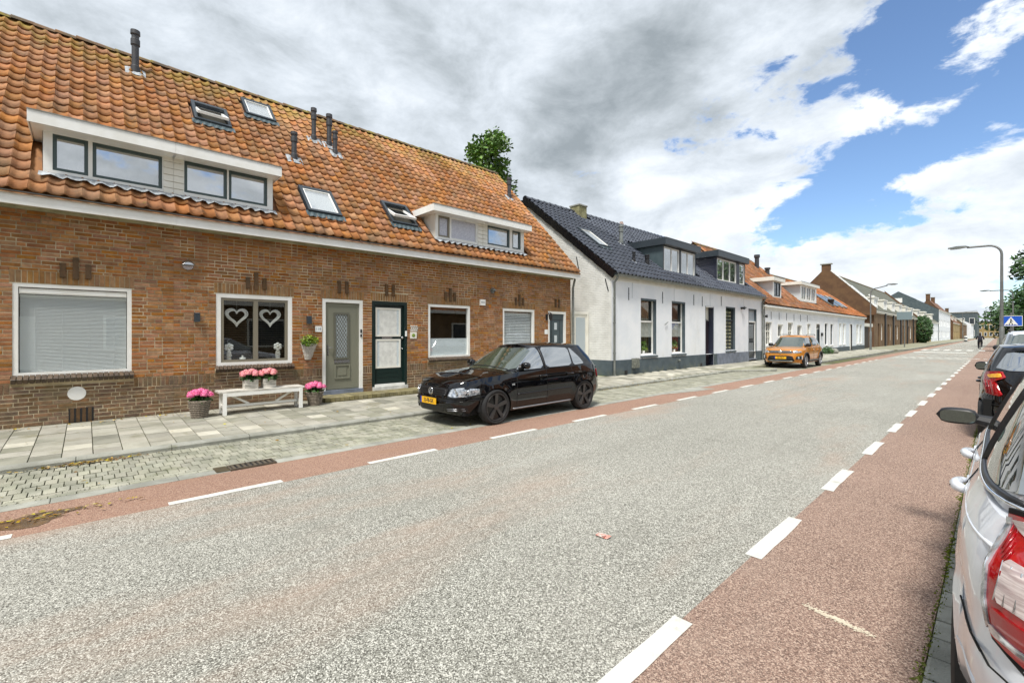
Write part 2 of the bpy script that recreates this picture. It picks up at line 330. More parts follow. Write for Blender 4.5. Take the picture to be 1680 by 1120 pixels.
# ------------------------------------------------------------------ mesh helpers
WM = {}                      # world matrix of what we made (Empties have only a location / rotation)
def tag(o, label=None, cat=None, group=None, kind=None):
    if label: o['label'] = label
    if cat: o['category'] = cat
    if group: o['group'] = group
    if kind: o['kind'] = kind
    return o
def thing(name, label, cat, loc=(0, 0, 0), rz=0, group=None, scale=1):
    o = bpy.data.objects.new(name, None); COL.objects.link(o)
    o.location = loc; o.rotation_euler = (0, 0, rz); o.empty_display_size = .2
    WM[o] = Matrix.Translation(loc) @ Matrix.Rotation(rz, 4, 'Z')
    return tag(o, label, cat, group)
class MB:
    def __init__(s): s.v = []; s.f = []; s.mi = []; s.cur = 0
    def face(s, *pts):
        b = len(s.v); s.v += [tuple(p) for p in pts]; s.f.append(tuple(range(b, b + len(pts)))); s.mi.append(s.cur)
    def box(s, x0, y0, z0, x1, y1, z1):
        if x1 < x0: x0, x1 = x1, x0
        if y1 < y0: y0, y1 = y1, y0
        if z1 < z0: z0, z1 = z1, z0
        b = len(s.v)
        s.v += [(x0, y0, z0), (x1, y0, z0), (x1, y1, z0), (x0, y1, z0), (x0, y0, z1), (x1, y0, z1), (x1, y1, z1), (x0, y1, z1)]
        for f in ((0, 3, 2, 1), (4, 5, 6, 7), (0, 1, 5, 4), (1, 2, 6, 5), (2, 3, 7, 6), (3, 0, 4, 7)):
            s.f.append(tuple(b + i for i in f)); s.mi.append(s.cur)
        return s
    def obox(s, c, ax, ay, az):
        """oriented box: centre and three half-axis vectors"""
        c, ax, ay, az = Vector(c), Vector(ax), Vector(ay), Vector(az)
        b = len(s.v)
        for k in ((-1, -1, -1), (1, -1, -1), (1, 1, -1), (-1, 1, -1), (-1, -1, 1), (1, -1, 1), (1, 1, 1), (-1, 1, 1)):
            s.v.append(tuple(c + ax * k[0] + ay * k[1] + az * k[2]))
        fl = ax.cross(ay).dot(az) < 0
        for f in ((0, 3, 2, 1), (4, 5, 6, 7), (0, 1, 5, 4), (1, 2, 6, 5), (2, 3, 7, 6), (3, 0, 4, 7)):
            f = tuple(b + i for i in (f[::-1] if fl else f)); s.f.append(f); s.mi.append(s.cur)
        return s
    def bar(s, a, b, w, h=None, up=(0, 0, 1)):
        a, b = Vector(a), Vector(b); d = (b - a); l = d.length; d.normalize()
        u = Vector(up)
        if abs(d.dot(u)) > .98: u = Vector((1, 0, 0))
        x = d.cross(u).normalized(); y = x.cross(d).normalized()
        return s.obox((a + b) / 2, d * l / 2, x * w / 2, y * (h or w) / 2)
    def tube(s, path, r, n=8, closed=False, caps=True):
        path = [Vector(p) for p in path]; m = len(path); b = len(s.v)
        rr = r if isinstance(r, (list, tuple)) else [r] * m
        ref = None
        for i, p in enumerate(path):
            a = path[(i - 1) % m] if (closed or i > 0) else p
            c = path[(i + 1) % m] if (closed or i < m - 1) else p
            t = (c - a).normalized()
            if ref is None:
                ref = t.orthogonal().normalized()
            ref = (ref - t * ref.dot(t))
            ref = ref.normalized() if ref.length > 1e-6 else t.orthogonal().normalized()
            q = t.cross(ref)
            for k in range(n):
                an = 2 * math.pi * k / n
                s.v.append(tuple(p + (ref * math.cos(an) + q * math.sin(an)) * rr[i]))
        for i in range(m if closed else m - 1):
            j = (i + 1) % m
            for k in range(n):
                s.f.append((b + i * n + k, b + i * n + (k + 1) % n, b + j * n + (k + 1) % n, b + j * n + k)); s.mi.append(s.cur)
        if caps and not closed:
            s.f.append(tuple(b + k for k in range(n))[::-1]); s.mi.append(s.cur)
            s.f.append(tuple(b + (m - 1) * n + k for k in range(n))); s.mi.append(s.cur)
        return s
    def lathe(s, prof, c=(0, 0, 0), n=16, axis='Z', sx=1, sy=1, caps=True):
        b = len(s.v); c = Vector(c)
        for r, h in prof:
            for k in range(n):
                an = 2 * math.pi * k / n; p, q = r * math.cos(an) * sx, r * math.sin(an) * sy
                s.v.append(tuple(c + Vector({'Z': (p, q, h), 'Y': (q, h, p), 'X': (h, p, q)}[axis])))
        for i in range(len(prof) - 1):
            for k in range(n):
                s.f.append((b + i * n + k, b + i * n + (k + 1) % n, b + (i + 1) * n + (k + 1) % n, b + (i + 1) * n + k)); s.mi.append(s.cur)
        for i, fl in ((0, True), (len(prof) - 1, False)):
            if caps and prof[i][0] > 1e-5:
                f = tuple(b + i * n + k for k in range(n)); s.f.append(f[::-1] if fl else f); s.mi.append(s.cur)
        return s
    def prism(s, poly, ax, lo, hi):
        """polygon extruded along an axis; poly in the other two coordinates, kept in x,y,z order"""
        def mk(p, h): return {'X': (h, p[0], p[1]), 'Y': (p[0], h, p[1]), 'Z': (p[0], p[1], h)}[ax]
        n = len(poly); b = len(s.v)
        s.v += [mk(p, lo) for p in poly] + [mk(p, hi) for p in poly]
        s.f.append(tuple(b + i for i in range(n))[::-1]); s.f.append(tuple(b + n + i for i in range(n))); s.mi += [s.cur] * 2
        for i in range(n):
            j = (i + 1) % n; s.f.append((b + i, b + j, b + n + j, b + n + i)); s.mi.append(s.cur)
        return s
    def grid(s, rows, closed=False):
        b = len(s.v); m = len(rows); n = len(rows[0])
        for r in rows: s.v += [tuple(p) for p in r]
        for i in range(m - 1):
            for j in range(n if closed else n - 1):
                k = (j + 1) % n
                s.f.append((b + i * n + j, b + i * n + k, b + (i + 1) * n + k, b + (i + 1) * n + j)); s.mi.append(s.cur)
        return s
    def mesh(s, name, mats, smooth=False, fix=True):
        me = bpy.data.meshes.new(name); me.from_pydata(s.v, [], s.f)
        for m in (mats if isinstance(mats, (list, tuple)) else [mats]): me.materials.append(M[m] if isinstance(m, str) else m)
        if s.cur or any(s.mi): me.polygons.foreach_set('material_index', s.mi)
        if smooth: me.polygons.foreach_set('use_smooth', [True] * len(s.f))
        if fix:
            bm = bmesh.new(); bm.from_mesh(me)
            if smooth: bmesh.ops.remove_doubles(bm, verts=bm.verts, dist=1e-5)
            bmesh.ops.recalc_face_normals(bm, faces=bm.faces); bm.to_mesh(me); bm.free()
        me.update(); return me
def link(o, parent=None, mw=None):
    COL.objects.link(o)
    mw = mw or Matrix()
    if parent is not None:
        o.parent = parent; o.matrix_parent_inverse = WM[parent].inverted()
    o.matrix_basis = mw; WM[o] = mw
    return o
def obj(name, mb, mats, parent=None, smooth=False, base=None, local=False, kind=None, fix=True, auto=None):
    """one mesh object; coordinates are world ones (local=True: in the parent thing's own frame)"""
    vs = np.array(mb.v, dtype=float)
    lo, hi = vs.min(0), vs.max(0)
    c = Vector(((lo[0] + hi[0]) / 2, (lo[1] + hi[1]) / 2, lo[2])) if base is None else Vector(base)
    mb.v = [tuple(p) for p in (vs - np.array(c))]
    me = mb.mesh(name, mats, smooth, fix)
    o = bpy.data.objects.new(name, me)
    if local:
        COL.objects.link(o); root = parent
        o.parent = parent
        if root.type == 'EMPTY':
            o.location = c; WM[o] = WM[root] @ Matrix.Translation(c)
        else:                                    # sub-part: coordinates in the thing's frame
            o.location = c - root.location; WM[o] = WM[root] @ Matrix.Translation(o.location)
    else: link(o, parent, Matrix.Translation(c))
    if auto:
        try: me.set_sharp_from_angle(angle=math.radians(auto))
        except Exception: pass
    if kind: o['kind'] = kind
    return o
def struct(name, mb, mats, parent=None, **k):
    return obj(name, mb, mats, parent, kind='structure', **k)
def text(name, s, size, m, parent, mw, extrude=.001, local=False, align='CENTER', sx=1):
    cu = bpy.data.curves.new(name, 'FONT'); cu.body = s; cu.size = size; cu.extrude = extrude; cu.offset = size * .012; cu.align_x = align; cu.align_y = 'CENTER'
    cu.materials.append(M[m] if isinstance(m, str) else m)
    tmp = bpy.data.objects.new(name, cu)
    me = bpy.data.meshes.new_from_object(tmp); bpy.data.objects.remove(tmp)
    o = bpy.data.objects.new(name, me)
    if sx != 1: mw = mw @ Matrix.Diagonal((sx, 1, 1, 1))
    if local:
        COL.objects.link(o); o.parent = parent
        o.matrix_basis = (Matrix.Translation(-parent.location) if parent.type != 'EMPTY' else Matrix()) @ mw
    else: link(o, parent, mw)
    return o
def depth_seen(p):
    """how large a point of the scene shows: 1/depth when inside the frame"""
    fw = -p[0] * SN + p[1] * CS
    if fw < .3: return 0
    u = (p[0] * CS + p[1] * SN) / fw * 747 + 840; v = 549 + 747 * (1.6 - p[2]) / fw
    return 1 / fw if (-15 < u < 1695 and -15 < v < 1135) else 0
def pieces(name, stuffname, parent, meshes, places, limit=300):
    """places: (mesh key, world matrix); the pieces that show largest become objects, the rest one joined part"""
    sc = [(depth_seen(m.translation), i) for i, (k, m) in enumerate(places)]
    sc.sort(reverse=True)
    top = set(i for d, i in sc[:limit] if d > 0)
    for i in sorted(top):
        k, m = places[i]
        o = bpy.data.objects.new(name, meshes[k]); link(o, parent, m)
    rest = [p for i, p in enumerate(places) if i not in top]
    if rest:
        V, F, mi, b = [], [], [], 0
        mats = []
        cache = {}
        for k in meshes:
            me = meshes[k]; a = np.empty(len(me.vertices) * 3); me.vertices.foreach_get('co', a)
            if me.materials[0] not in mats: mats.append(me.materials[0])
            cache[k] = (np.c_[a.reshape(-1, 3), np.ones(len(me.vertices))], [tuple(p.vertices) for p in me.polygons], mats.index(me.materials[0]))
        for k, m in rest:
            v, f, q = cache[k]
            V.append((v @ np.array(m).T)[:, :3]); F += [tuple(b + j for j in t) for t in f]; mi += [q] * len(f); b += len(v)
        me = bpy.data.meshes.new(stuffname); me.from_pydata(np.concatenate(V).tolist(), [], F)
        for q in mats: me.materials.append(q)
        me.polygons.foreach_set('material_index', mi); me.update()
        o = bpy.data.objects.new(stuffname, me); link(o, parent, Matrix()); o['kind'] = 'stuff'
def unit_brick(name, m, bev=.0):
    """a brick of unit size whose front face is x=0 (it reaches back to x=-1), y and z from -.5 to .5"""
    mb = MB(); e = .06
    fr = [(0, -.5 + .012, -.5 + e), (0, .5 - .012, -.5 + e), (0, .5 - .012, .5 - e), (0, -.5 + .012, .5 - e)]
    md = [(-.06, -.5, -.5), (-.06, .5, -.5), (-.06, .5, .5), (-.06, -.5, .5)]
    bk = [(-1, y, z) for _, y, z in md]
    mb.v = fr + md + bk
    mb.f = [(0, 1, 2, 3)]
    for i in range(4):
        j = (i + 1) % 4
        mb.f += [(4 + i, 4 + j, j, i), (8 + i, 8 + j, 4 + j, 4 + i)]
    mb.mi = [0] * len(mb.f)
    return mb.mesh(name, m, fix=False)
def cells(lo, hi, cuts):
    c = sorted(set([lo, hi] + [x for x in cuts if lo < x < hi])); return list(zip(c[:-1], c[1:]))
def wall_holes(mb, X, y0, y1, z0, z1, holes, depth=.12, face=1):
    """a wall sheet in the plane x=X with holes and their reveals (towards -X)"""
    ys = cells(y0, y1, [h[0] for h in holes] + [h[1] for h in holes]); zs = cells(z0, z1, [h[2] for h in holes] + [h[3] for h in holes])
    for a, b in ys:
        run = None
        for c, d in zs:
            my, mz = (a + b) / 2, (c + d) / 2
            if any(h[0] < my < h[1] and h[2] < mz < h[3] for h in holes): continue
            mb.face((X, a, c), (X, b, c), (X, b, d), (X, a, d))
    for h in holes:
        a, b, c, d = h[:4]; c = max(c, z0); B = X - depth
        mb.face((X, a, c), (B, a, c), (B, a, d), (X, a, d)); mb.face((X, b, d), (B, b, d), (B, b, c), (X, b, c))
        mb.face((X, a, d), (B, a, d), (B, b, d), (X, b, d)); mb.face((X, b, c), (B, b, c), (B, a, c), (X, a, c))
def window(parent, X, y0, y1, z0, z1, fm='white', fw=.055, dep=.07, mull=(), trans=(), gm='glass', bw=.045, name='window', label=None, inset=.0, bars=()):
    """frame (the part) with its panes (sub-parts); front of the frame at x=X"""
    mb = MB()
    mb.box(X - dep, y0, z0, X, y0 + fw, z1); mb.box(X - dep, y1 - fw, z0, X, y1, z1)
    mb.box(X - dep, y0 + fw, z1 - fw, X, y1 - fw, z1); mb.box(X - dep, y0 + fw, z0, X, y1 - fw, z0 + fw)
    ys = cells(y0 + fw, y1 - fw, []); zs = [(z0 + fw, z1 - fw)]
    cy = [y0 + fw] + sum([[m - bw / 2, m + bw / 2] for m in mull], []) + [y1 - fw]
    for m in mull: mb.box(X - dep, m - bw / 2, z0 + fw, X - .003, m + bw / 2, z1 - fw)
    cz = [z0 + fw] + sum([[m - bw / 2, m + bw / 2] for m in trans], []) + [z1 - fw]
    Y = list(zip(cy[0::2], cy[1::2])); Z = list(zip(cz[0::2], cz[1::2]))
    for m in trans:
        for a, b in Y: mb.box(X - dep, a, m - bw / 2, X - .005, b, m + bw / 2)
    for (a, b, n) in bars:                     # thin glazing bars: (fraction lo, hi, count) vertical in every pane
        pass
    o = obj(name, mb, fm, parent)
    if label: o['label'] = label
    for a, b in Y:
        for c, d in Z:
            p = MB(); p.box(X - dep * .6 - .006, a, c, X - dep * .6, b, d); obj('pane', p, gm, o)
    return o
# ================================================================== ground, road, pavement
FX = -10.6           # brick facade plane
WX = -9.6            # white house and cottages facade plane
def sheet(name, x0, y0, x1, y1, z, m, parent=None):
    mb = MB(); mb.face((x0, y0, z), (x1, y0, z), (x1, y1, z), (x0, y1, z)); return struct(name, mb, m, parent)
sheet('ground', -2500, -2500, 2500, 2500, -.06, 'earth')
road = sheet('road', -5.31, -30, -1.22, 330, 0, 'asphalt')
sheet('cycle_lane', -6.15, -30, -5.31, 330, .0, 'redlane2')
sheet('cycle_lane', -1.22, -30, -.245, 330, .0, 'redlane')
def line(x0, y0, x1, y1, z=.004, name='road_marking', parent=road):
    mb = MB(); j = lambda: random.uniform(-.006, .006)
    n = max(2, int(abs(y1 - y0) / .25)); L_, R_ = [], []
    for i in range(n + 1):
        y = y0 + (y1 - y0) * i / n; L_.append((x0 + j(), y, z)); R_.append((x1 + j(), y, z))
    mb.grid([L_, R_]); o = struct(name, mb, 'paintline', parent); return o
for i in range(-4, 19):
    y = .57 + 2 * i - .0; line(-5.41, y, -5.31, y + 1.0)
for i in range(-4, 19):
    y = 1.45 + 2.06 * i
    if y < 40: line(-1.265, y, -1.155, y + 1.0)
for k in range(9):
    line(-5.0 + k * .45, 41.6 + .0 * k, -4.78 + k * .45, 42.1); line(-4.8 + k * .45, 43.0, -4.55 + k * .45, 43.5)
for k in range(3): line(-1.0 + k * .33, 42.6, -.83 + k * .33, 43.1)
line(-5.4, 55.6, -1.9, 57.3, .006)
for k in range(6): line(-5.6 + k * .85, 63.5, -5.15 + k * .85, 67.5, .006)
# pale scrape on the right lane, litter
mb = MB()
for i in range(420):
    t = random.betavariate(2, 2); x = -.80 + .37 * t; y = 3.11 - .06 * t + random.gauss(0, .012); w = random.uniform(.002, .0065)
    z = .002 + i * 8e-6; mb.face((x - w, y - w, z), (x + w, y - w * .6, z), (x + w * .8, y + w, z), (x - w * .7, y + w * .8, z))
struct('paint_scrape', mb, mat('worn_paint', S(206, 194, 172), None, rough=.9))
mb = MB(); mb.face((-2.19, 2.96, .012), (-2.09, 2.97, .006), (-2.08, 3.02, .018), (-2.2, 3.03, .008)); mb.face((-2.14, 2.97, .02), (-2.11, 2.965, .022), (-2.11, 3.0, .024), (-2.14, 3.0, .022))
tag(obj('litter', mb, mat('wrapper', S(200, 190, 180), S(206, 90, 60), 30, rough=.5)), 'small crumpled orange and white wrapper lying on the asphalt', 'litter')
# dirty puddle on the left lane
mb = MB(); pts = []
for i in range(26):
    a = 2 * math.pi * i / 26; r = 1 + .28 * math.sin(3 * a + 1) + .15 * math.sin(7 * a)
    pts.append((-5.72 + .17 * r * math.cos(a) , -.42 + .36 * r * math.sin(a), .0035))
mb.face(*pts)
struct('puddle', mb, mat('wet_dirt', S(112, 88, 62), S(84, 66, 46), 9, rough=.25))
# right gutter stones and car bay
bay = sheet('parking_bay', -.245, -12, 2.2, 36, -.035, 'sand')
stone = unit_brick('gutter_stone', 'concrete')
UP = Matrix.Rotation(math.radians(-90), 4, 'Y')      # front face of a piece turned upwards (+x -> +z)
def flat(x, y, z, lx, ly, h=.06, rz=0, tilt=0):
    return Matrix.Translation((x, y, z)) @ Matrix.Rotation(rz, 4, 'Z') @ Matrix.Rotation(tilt, 4, 'Y') @ UP @ Matrix.Diagonal((h, ly, lx, 1))
pl = []
for i in range(120):
    y = .4 + .213 * i
    pl.append(('s', flat(-.142, y, .004 + random.uniform(-.004, .004), .194, .199, rz=random.uniform(-.012, .012))))
for j in range(5):
    for i in range(60):
        pl.append(('p', flat(.07 + j * .205, .4 + .105 * i * 1.0, -.004 + random.uniform(-.003, .003), .197, .098)))
paver = unit_brick('clinker_paver', 'paver')
pieces('gutter_stone', 'paving', bay, {'s': stone, 'p': paver}, pl, 140)
# moss in the joint along the right lane
mb = MB()
for i in range(2600):
    y = .3 + 14 * random.random() ** 1.6; x = -.243 + random.gauss(0, .014)
    s = random.uniform(.004, .012) * (1.6 if math.sin(y * 3.1) > .2 else .7); h = random.uniform(.004, .014); a = random.random() * 6.28
    mb.face((x - s * math.cos(a), y - s * math.sin(a), .0), (x + s * math.cos(a), y + s * math.sin(a), .0), (x + s * .3, y, h + .002))
for i in range(1500):
    y = .3 + 6 * random.random() ** 1.4; x = -.038 + random.gauss(0, .007); s = random.uniform(.004, .01)
    mb.face((x - s, y, -.006), (x + s, y - s, -.006), (x, y + s, random.uniform(.0, .008)))
tag(obj('moss', mb, 'grass', fix=False), 'yellow green moss growing along the gutter stones beside the red lane', 'moss', kind='stuff')
# left: edge band, pavers, kerb, pavement
sheet('paver_bed', -8.0, -12, -6.15, 40, -.02, 'sand')
parking = bpy.data.objects['paver_bed']
pl = []
band = unit_brick('edge_stone', 'concrete')
i = 0
for i in range(60):
    pl.append(('b', flat(-6.245, -5.5 + .5 * i, .006 + random.uniform(-.002, .002), .185, .494)))
for i in range(240):
    y = -5.5 + .205 * i
    if y > 24: break
    pl.append(('p', flat(-6.395, y, .002 + random.uniform(-.003, .003), .095, .198)))
    pl.append(('p', flat(-6.50, y + .1, .0 + random.uniform(-.003, .003), .095, .198)))
for j in range(7):
    for i in range(290):
        y = -5.5 + .1025 * i + (.051 if j % 2 else 0); x = -6.655 - j * .2035
        if y > 19.8 + 1.6 * (-.2 - (x + 7.9)) / 1 * 0 and x < -6.9: 
            if y > 20.5 + (x + 7.9) * 1.3: continue
        if y > 23: continue
        pl.append(('p', flat(x, y, .0 + random.uniform(-.004, .004) - .0, .1935, .0935, rz=random.uniform(-.01, .01))))
pieces('clinker_paver', 'paving', parking, {'p': paver, 'b': band}, pl, 300)
# moss tufts in the paver joints and fallen leaves along the kerb
mb = MB()
for i in range(2600):
    y = random.uniform(-1, 6); x = -6.35 - random.choice((0, .098, .2, .4, .6, .8, 1.0, 1.2, 1.4)) + random.gauss(0, .01); s = random.uniform(.003, .009)
    mb.face((x - s, y, .0), (x + s, y - s, .0), (x, y + s, random.uniform(.006, .013)))
tag(obj('moss', mb, 'grass', fix=False), 'short green moss in the joints of the grey clinker parking strip', 'moss', kind='stuff')
mb = MB()
for i in range(700):
    if i < 260: y = random.gauss(.08, .26); x = -7.78 + abs(random.gauss(0, .05))
    elif i < 470: y = random.uniform(10.5, 16); x = -7.82 + abs(random.gauss(0, .06))
    elif i < 560: y = random.gauss(-.3, .25); x = -5.72 + random.gauss(0, .08)
    elif i < 620: y = random.uniform(-1, 1.5); x = -10.45 + abs(random.gauss(0, .12))
    else: y = random.uniform(-1, 9); x = random.uniform(-10.4, -6.3)
    z = .008 + random.random() * .02 if x > -7.8 else (.075 + (-7.8 - x) * .024 + .01)
    s = random.uniform(.012, .032); a = random.random() * 6.28; c, d = math.cos(a) * s, math.sin(a) * s; e = random.uniform(-.4, .4) * s
    mb.face((x - c, y - d, z), (x + d * .5, y - c * .5, z + e), (x + c, y + d, z), (x - d * .5, y + c * .5, z + abs(e)))
tag(obj('fallen_leaves', mb, 'deadleaf', fix=False), 'dry yellow leaves fallen along the kerb and in the lane', 'leaves', kind='stuff')
def pz(x): return .065 + max(0, (-7.95 - x)) * .024
mb = MB()
mb.grid([[(-10.75, y, pz(-10.75) - .02), (-7.85, y, pz(-7.85) - .02)] for y in (-12, 13.95)])
mb.face((-9.8, 13.95, pz(-9.8) - .02), (-7.9, 13.95, pz(-7.9) - .02), (-7.9, 20.0, pz(-7.9) - .02), (-9.8, 20.0, pz(-9.8) - .02))
pav = struct('pavement', mb, 'sand')
slab = unit_brick('paving_slab', 'slab'); slabd = unit_brick('dark_paving_slab', mat('grey_slab', S(144, 142, 128), S(126, 125, 111), 3, rough=.9, bump=.35, bscale=130, rnd=.2))
slabl = unit_brick('light_paving_slab', mat('pale_slab', S(194, 190, 174), S(180, 176, 160), 3, rough=.9, bump=.35, bscale=130, rnd=.1))
pl = []
tilt = math.atan(.024)
for i in range(-24, 50):
    y = -.37 + .2935 * i; off = .15 if i % 2 else 0
    lo = -10.58 if y < 13.7 else -9.58
    x = -7.965 - off
    first = True
    edges = [-7.96]
    while x > lo: 
        x -= .3 
        if x + .3 < -7.96 - .02: pass
        edges.append(max(x, lo))
    for a, b in zip(edges[:-1], edges[1:]):
        if a - b < .04: continue
        x = (a + b) / 2
        k = random.random(); k = 's' if k < .66 else ('d' if k < .93 else 'l')
        pl.append((k, flat(x, y, pz(x) + random.uniform(-.003, .003), a - b - .007, .2845, .05, tilt=tilt + random.uniform(-.006, .006))))
for i in range(70):
    y = 14.17 + .3 * i
    if y > 20: break
    for j in range(6):
        x = -8.1 - .3 * j - (.15 if i % 2 else 0)
        if x < -9.5: continue
        pl.append((random.choice('sssdl'), flat(x, y, pz(x) + random.uniform(-.003, .003), .292, .294, .05, tilt=tilt)))
pieces('paving_slab', 'paving', pav, {'s': slab, 'd': slabd, 'l': slabl}, pl, 300)
# kerb stones (1 m), slightly drifting line
kerb = MB(); kerb.box(-7.95, -12, -.05, -7.82, 20, -.03); kerb = struct('kerb', kerb, 'concrete')
kb = MB(); kb.prism([(-.075, -.1), (.068, -.1), (.075, .045), (.055, .068), (-.075, .07)], 'Y', -.5, .5); kb = kb.mesh('kerb_stone', 'concrete')
pl = []
for i in range(-6, 20):
    y = .39 + .96 * i
    pl.append(('k', Matrix.Translation((-7.89 + random.uniform(-.004, .004), y, random.uniform(-.003, .003))) @ Matrix.Diagonal((1, .953, 1, 1))))
def kerb_run(pts):
    for a, b in zip(pts[:-1], pts[1:]):
        a, b = Vector(a), Vector(b); d = b - a; n = max(1, round(d.length / .96)); st = d / n; an = math.atan2(-d.x, d.y)
        for k in range(n):
            c = a + st * (k + .5)
            pl.append(('k', Matrix.Translation((c.x, c.y, .03)) @ Matrix.Rotation(an, 4, 'Z') @ Matrix.Diagonal((1, st.length * .993, 1, 1))))
kerb_run([(-7.88, 18.9), (-7.85, 20.2), (-7.0, 21.5), (-6.7, 22.0), (-6.85, 22.6)])
kerb_run([(-7.8, 29.6), (-6.95, 30.2), (-6.9, 46), (-7.0, 57.5)])
kerb_run([(-7.0, 60), (-6.6, 62), (-6.5, 90), (-6.8, 110), (-6.4, 140), (-6.3, 200)])
pieces('kerb_stone', 'kerb_stones', kerb, {'k': kb}, pl, 300)
# pavement beyond: built-out sidewalk with its own top sheet
M['farpave'] = mat('grey_paving', S(150, 148, 128), S(128, 128, 104), 1.2, rough=.92, rnd=0)
layer(M['farpave'], S(104, 108, 72), 2.2, .55, .75, .5)
mb = MB(); z = .10
for poly in ([(-9.7, 20), (-7.93, 20), (-7.05, 21.5), (-6.78, 22), (-6.9, 22.6), (-7.9, 22.6), (-9.7, 22.6)], [(-9.7, 22.6), (-7.9, 22.6), (-7.9, 29.5), (-9.7, 29.5)],
             [(-9.7, 29.5), (-7.9, 29.5), (-7.0, 30.2), (-6.96, 46), (-7.06, 57.5), (-9.7, 57.5)], [(-10.4, 57.5), (-7.06, 57.5), (-7.0, 60), (-6.6, 62), (-6.55, 90), (-6.85, 110), (-6.45, 140), (-6.3, 200), (-6.3, 330), (-13, 330), (-10.4, 57.5)]):
    mb.prism(poly, 'Z', -.05, z)
struct('pavement', mb, 'farpave')
# joints of the far pavement: a grid of flat slabs, one stuff part
pl = []
for i in range(130):
    y = 20.3 + .3 * i
    for j in range(9):
        x = -9.45 + .3 * j
        if x > (-8.1 if 22.4 < y < 30.2 else -7.15 if y > 21.8 else -8.1): continue
        pl.append((random.choice('ssdl'), flat(x, y, z + .008 + random.uniform(-.002, .002), .292, .292, .04)))
pieces('paving_slab', 'paving', bpy.data.objects['pavement.001'], {'s': slab, 'd': slabd, 'l': slabl}, pl, 40)
sheet('parking_bay', -7.85, 22.6, -6.15, 29.8, -.01, mat('worn_pavers', S(146, 144, 126), S(126, 124, 104), 1.5, rough=.9))
# pale concrete tongue of a driveway in the red lane
mb = MB(); mb.face((-6.16, 11.2, .006), (-5.85, 12.6, .006), (-5.72, 13.6, .006), (-6.16, 13.5, .006)); struct('driveway_apron', mb, 'concrete')
# storm drain
t = thing('storm_drain', 'rusty slotted storm drain grate between grey clinkers and red lane', 'drain', (-6.27, 1.5, .0))
mb = MB()
for a in ((-6.37, 1.24, -6.35, 1.74), (-6.17, 1.24, -6.15, 1.74), (-6.35, 1.24, -6.17, 1.26), (-6.35, 1.72, -6.17, 1.74)): mb.box(a[0], a[1], -.03, a[2], a[3], .022)
M['iron'] = mat('cast_iron', S(92, 82, 66), S(70, 64, 56), 14, rough=.7)
obj('frame', mb, 'iron', t)
mb = MB(); mb.box(-6.35, 1.26, .004, -6.17, 1.72, .0125); obj('pit', mb, 'black', t)
for i in range(8):
    mb = MB(); y = 1.275 + i * .056; mb.box(-6.35, y, -.03, -6.17, y + .030, .019); obj('bar', mb, 'iron', t)
tag(sheet('wet_silt', -6.40, 1.10, -6.16, 1.235, .0125, mat('silt', S(86, 78, 58), S(66, 60, 46), 8, rough=.4)), kind='structure')
# ================================================================== brick terrace
BR = {'u': unit_brick('brick', 'brick'), 'p': unit_brick('plinth_brick', 'plinth'), 's': unit_brick('soldier_brick', 'soldier'), 'k': unit_brick('key_brick', 'keystone'), 'c': unit_brick('sill_brick', 'sillbrick')}
CH = .0665
def bm_(x, y, z, w, h, d=.05, roll=0):
    return Matrix.Translation((x, y, z)) @ Matrix.Rotation(roll, 4, 'X') @ Matrix.Diagonal((d, w, h, 1))
def lay(y0, y1, z0, z1, holes, rng, key):
    out = []; n = round((z1 - z0) / CH); ch = (z1 - z0) / n
    for i in range(n):
        a, b = z0 + i * ch + .0065, z0 + (i + 1) * ch - .0065
        near = [h for h in holes if h[2] < b and h[3] > a]
        for c, d in cells(y0, y1, [h[0] for h in near] + [h[1] for h in near]):
            lo, hi = a, b
            for h in near:
                if h[0] < (c + d) / 2 < h[1]:
                    if h[2] <= lo and h[3] >= hi: lo = hi = 0; break
                    if h[2] > lo and h[2] < hi: hi = h[2] - .004
                    elif h[3] > lo and h[3] < hi: lo = h[3] + .004
            if hi - lo < .014: continue
            y = c; first = True
            while y < d - .012:
                L_ = .2215 if rng.random() < .62 else .1105
                if first: L_ = rng.choice((.2215, .1105, .166)); first = False
                if y + L_ > d - .07: L_ = d - y
                if L_ > .27: L_ = .1105
                w = L_ - (.0125 if y + L_ < d - .001 else .001)
                out.append((key, bm_(FX + rng.gauss(0, .0013), y + w / 2, (lo + hi) / 2 + rng.gauss(0, .0008), w, hi - lo, roll=rng.gauss(0, .003))))
                y += L_
    return out
def uprights(y0, y1, z0, z1, key, x=FX, pitch=.067, rng=random):
    n = max(1, round((y1 - y0) / pitch)); p = (y1 - y0) / n
    return [(key, bm_(x + rng.gauss(0, .0012), y0 + (i + .5) * p, (z0 + z1) / 2, p - .010, z1 - z0 - .008, roll=rng.gauss(0, .006))) for i in range(n)]
TR0 = Vector((-10.25, 0, 3.80)); TSL = 1.035
TD = Vector((-1, 0, TSL)).normalized(); TN = Vector((TSL, 0, 1)).normalized()
def tile_mesh(name, m, w=.205, l=.315, amp=.025, n=8, up=.029):
    mb = MB(); r0, r1, lip = [], [], []
    for i in range(n + 1):
        t = i / n; y = (t - .5) * w * 1.03
        h = amp * (math.cos(2 * math.pi * t) * .85 + .28 * math.cos(4 * math.pi * t))
        r0.append((y, 0, h + up)); r1.append((y, l, h)); lip.append((y, .004, h + .004))
    mb.grid([lip, r0, r1]); 
    me = mb.mesh(name, m, smooth=False, fix=False)
    sm = [False] * n + [True] * n; me.polygons.foreach_set('use_smooth', sm)
    return me
TILE = tile_mesh('roof_tile', 'tile')
def on_roof(y, w, o=0, R0=None, D=None, Nn=None):
    return (R0 or TR0) + (D or TD) * w + (Nn or TN) * o + Vector((0, y, 0))
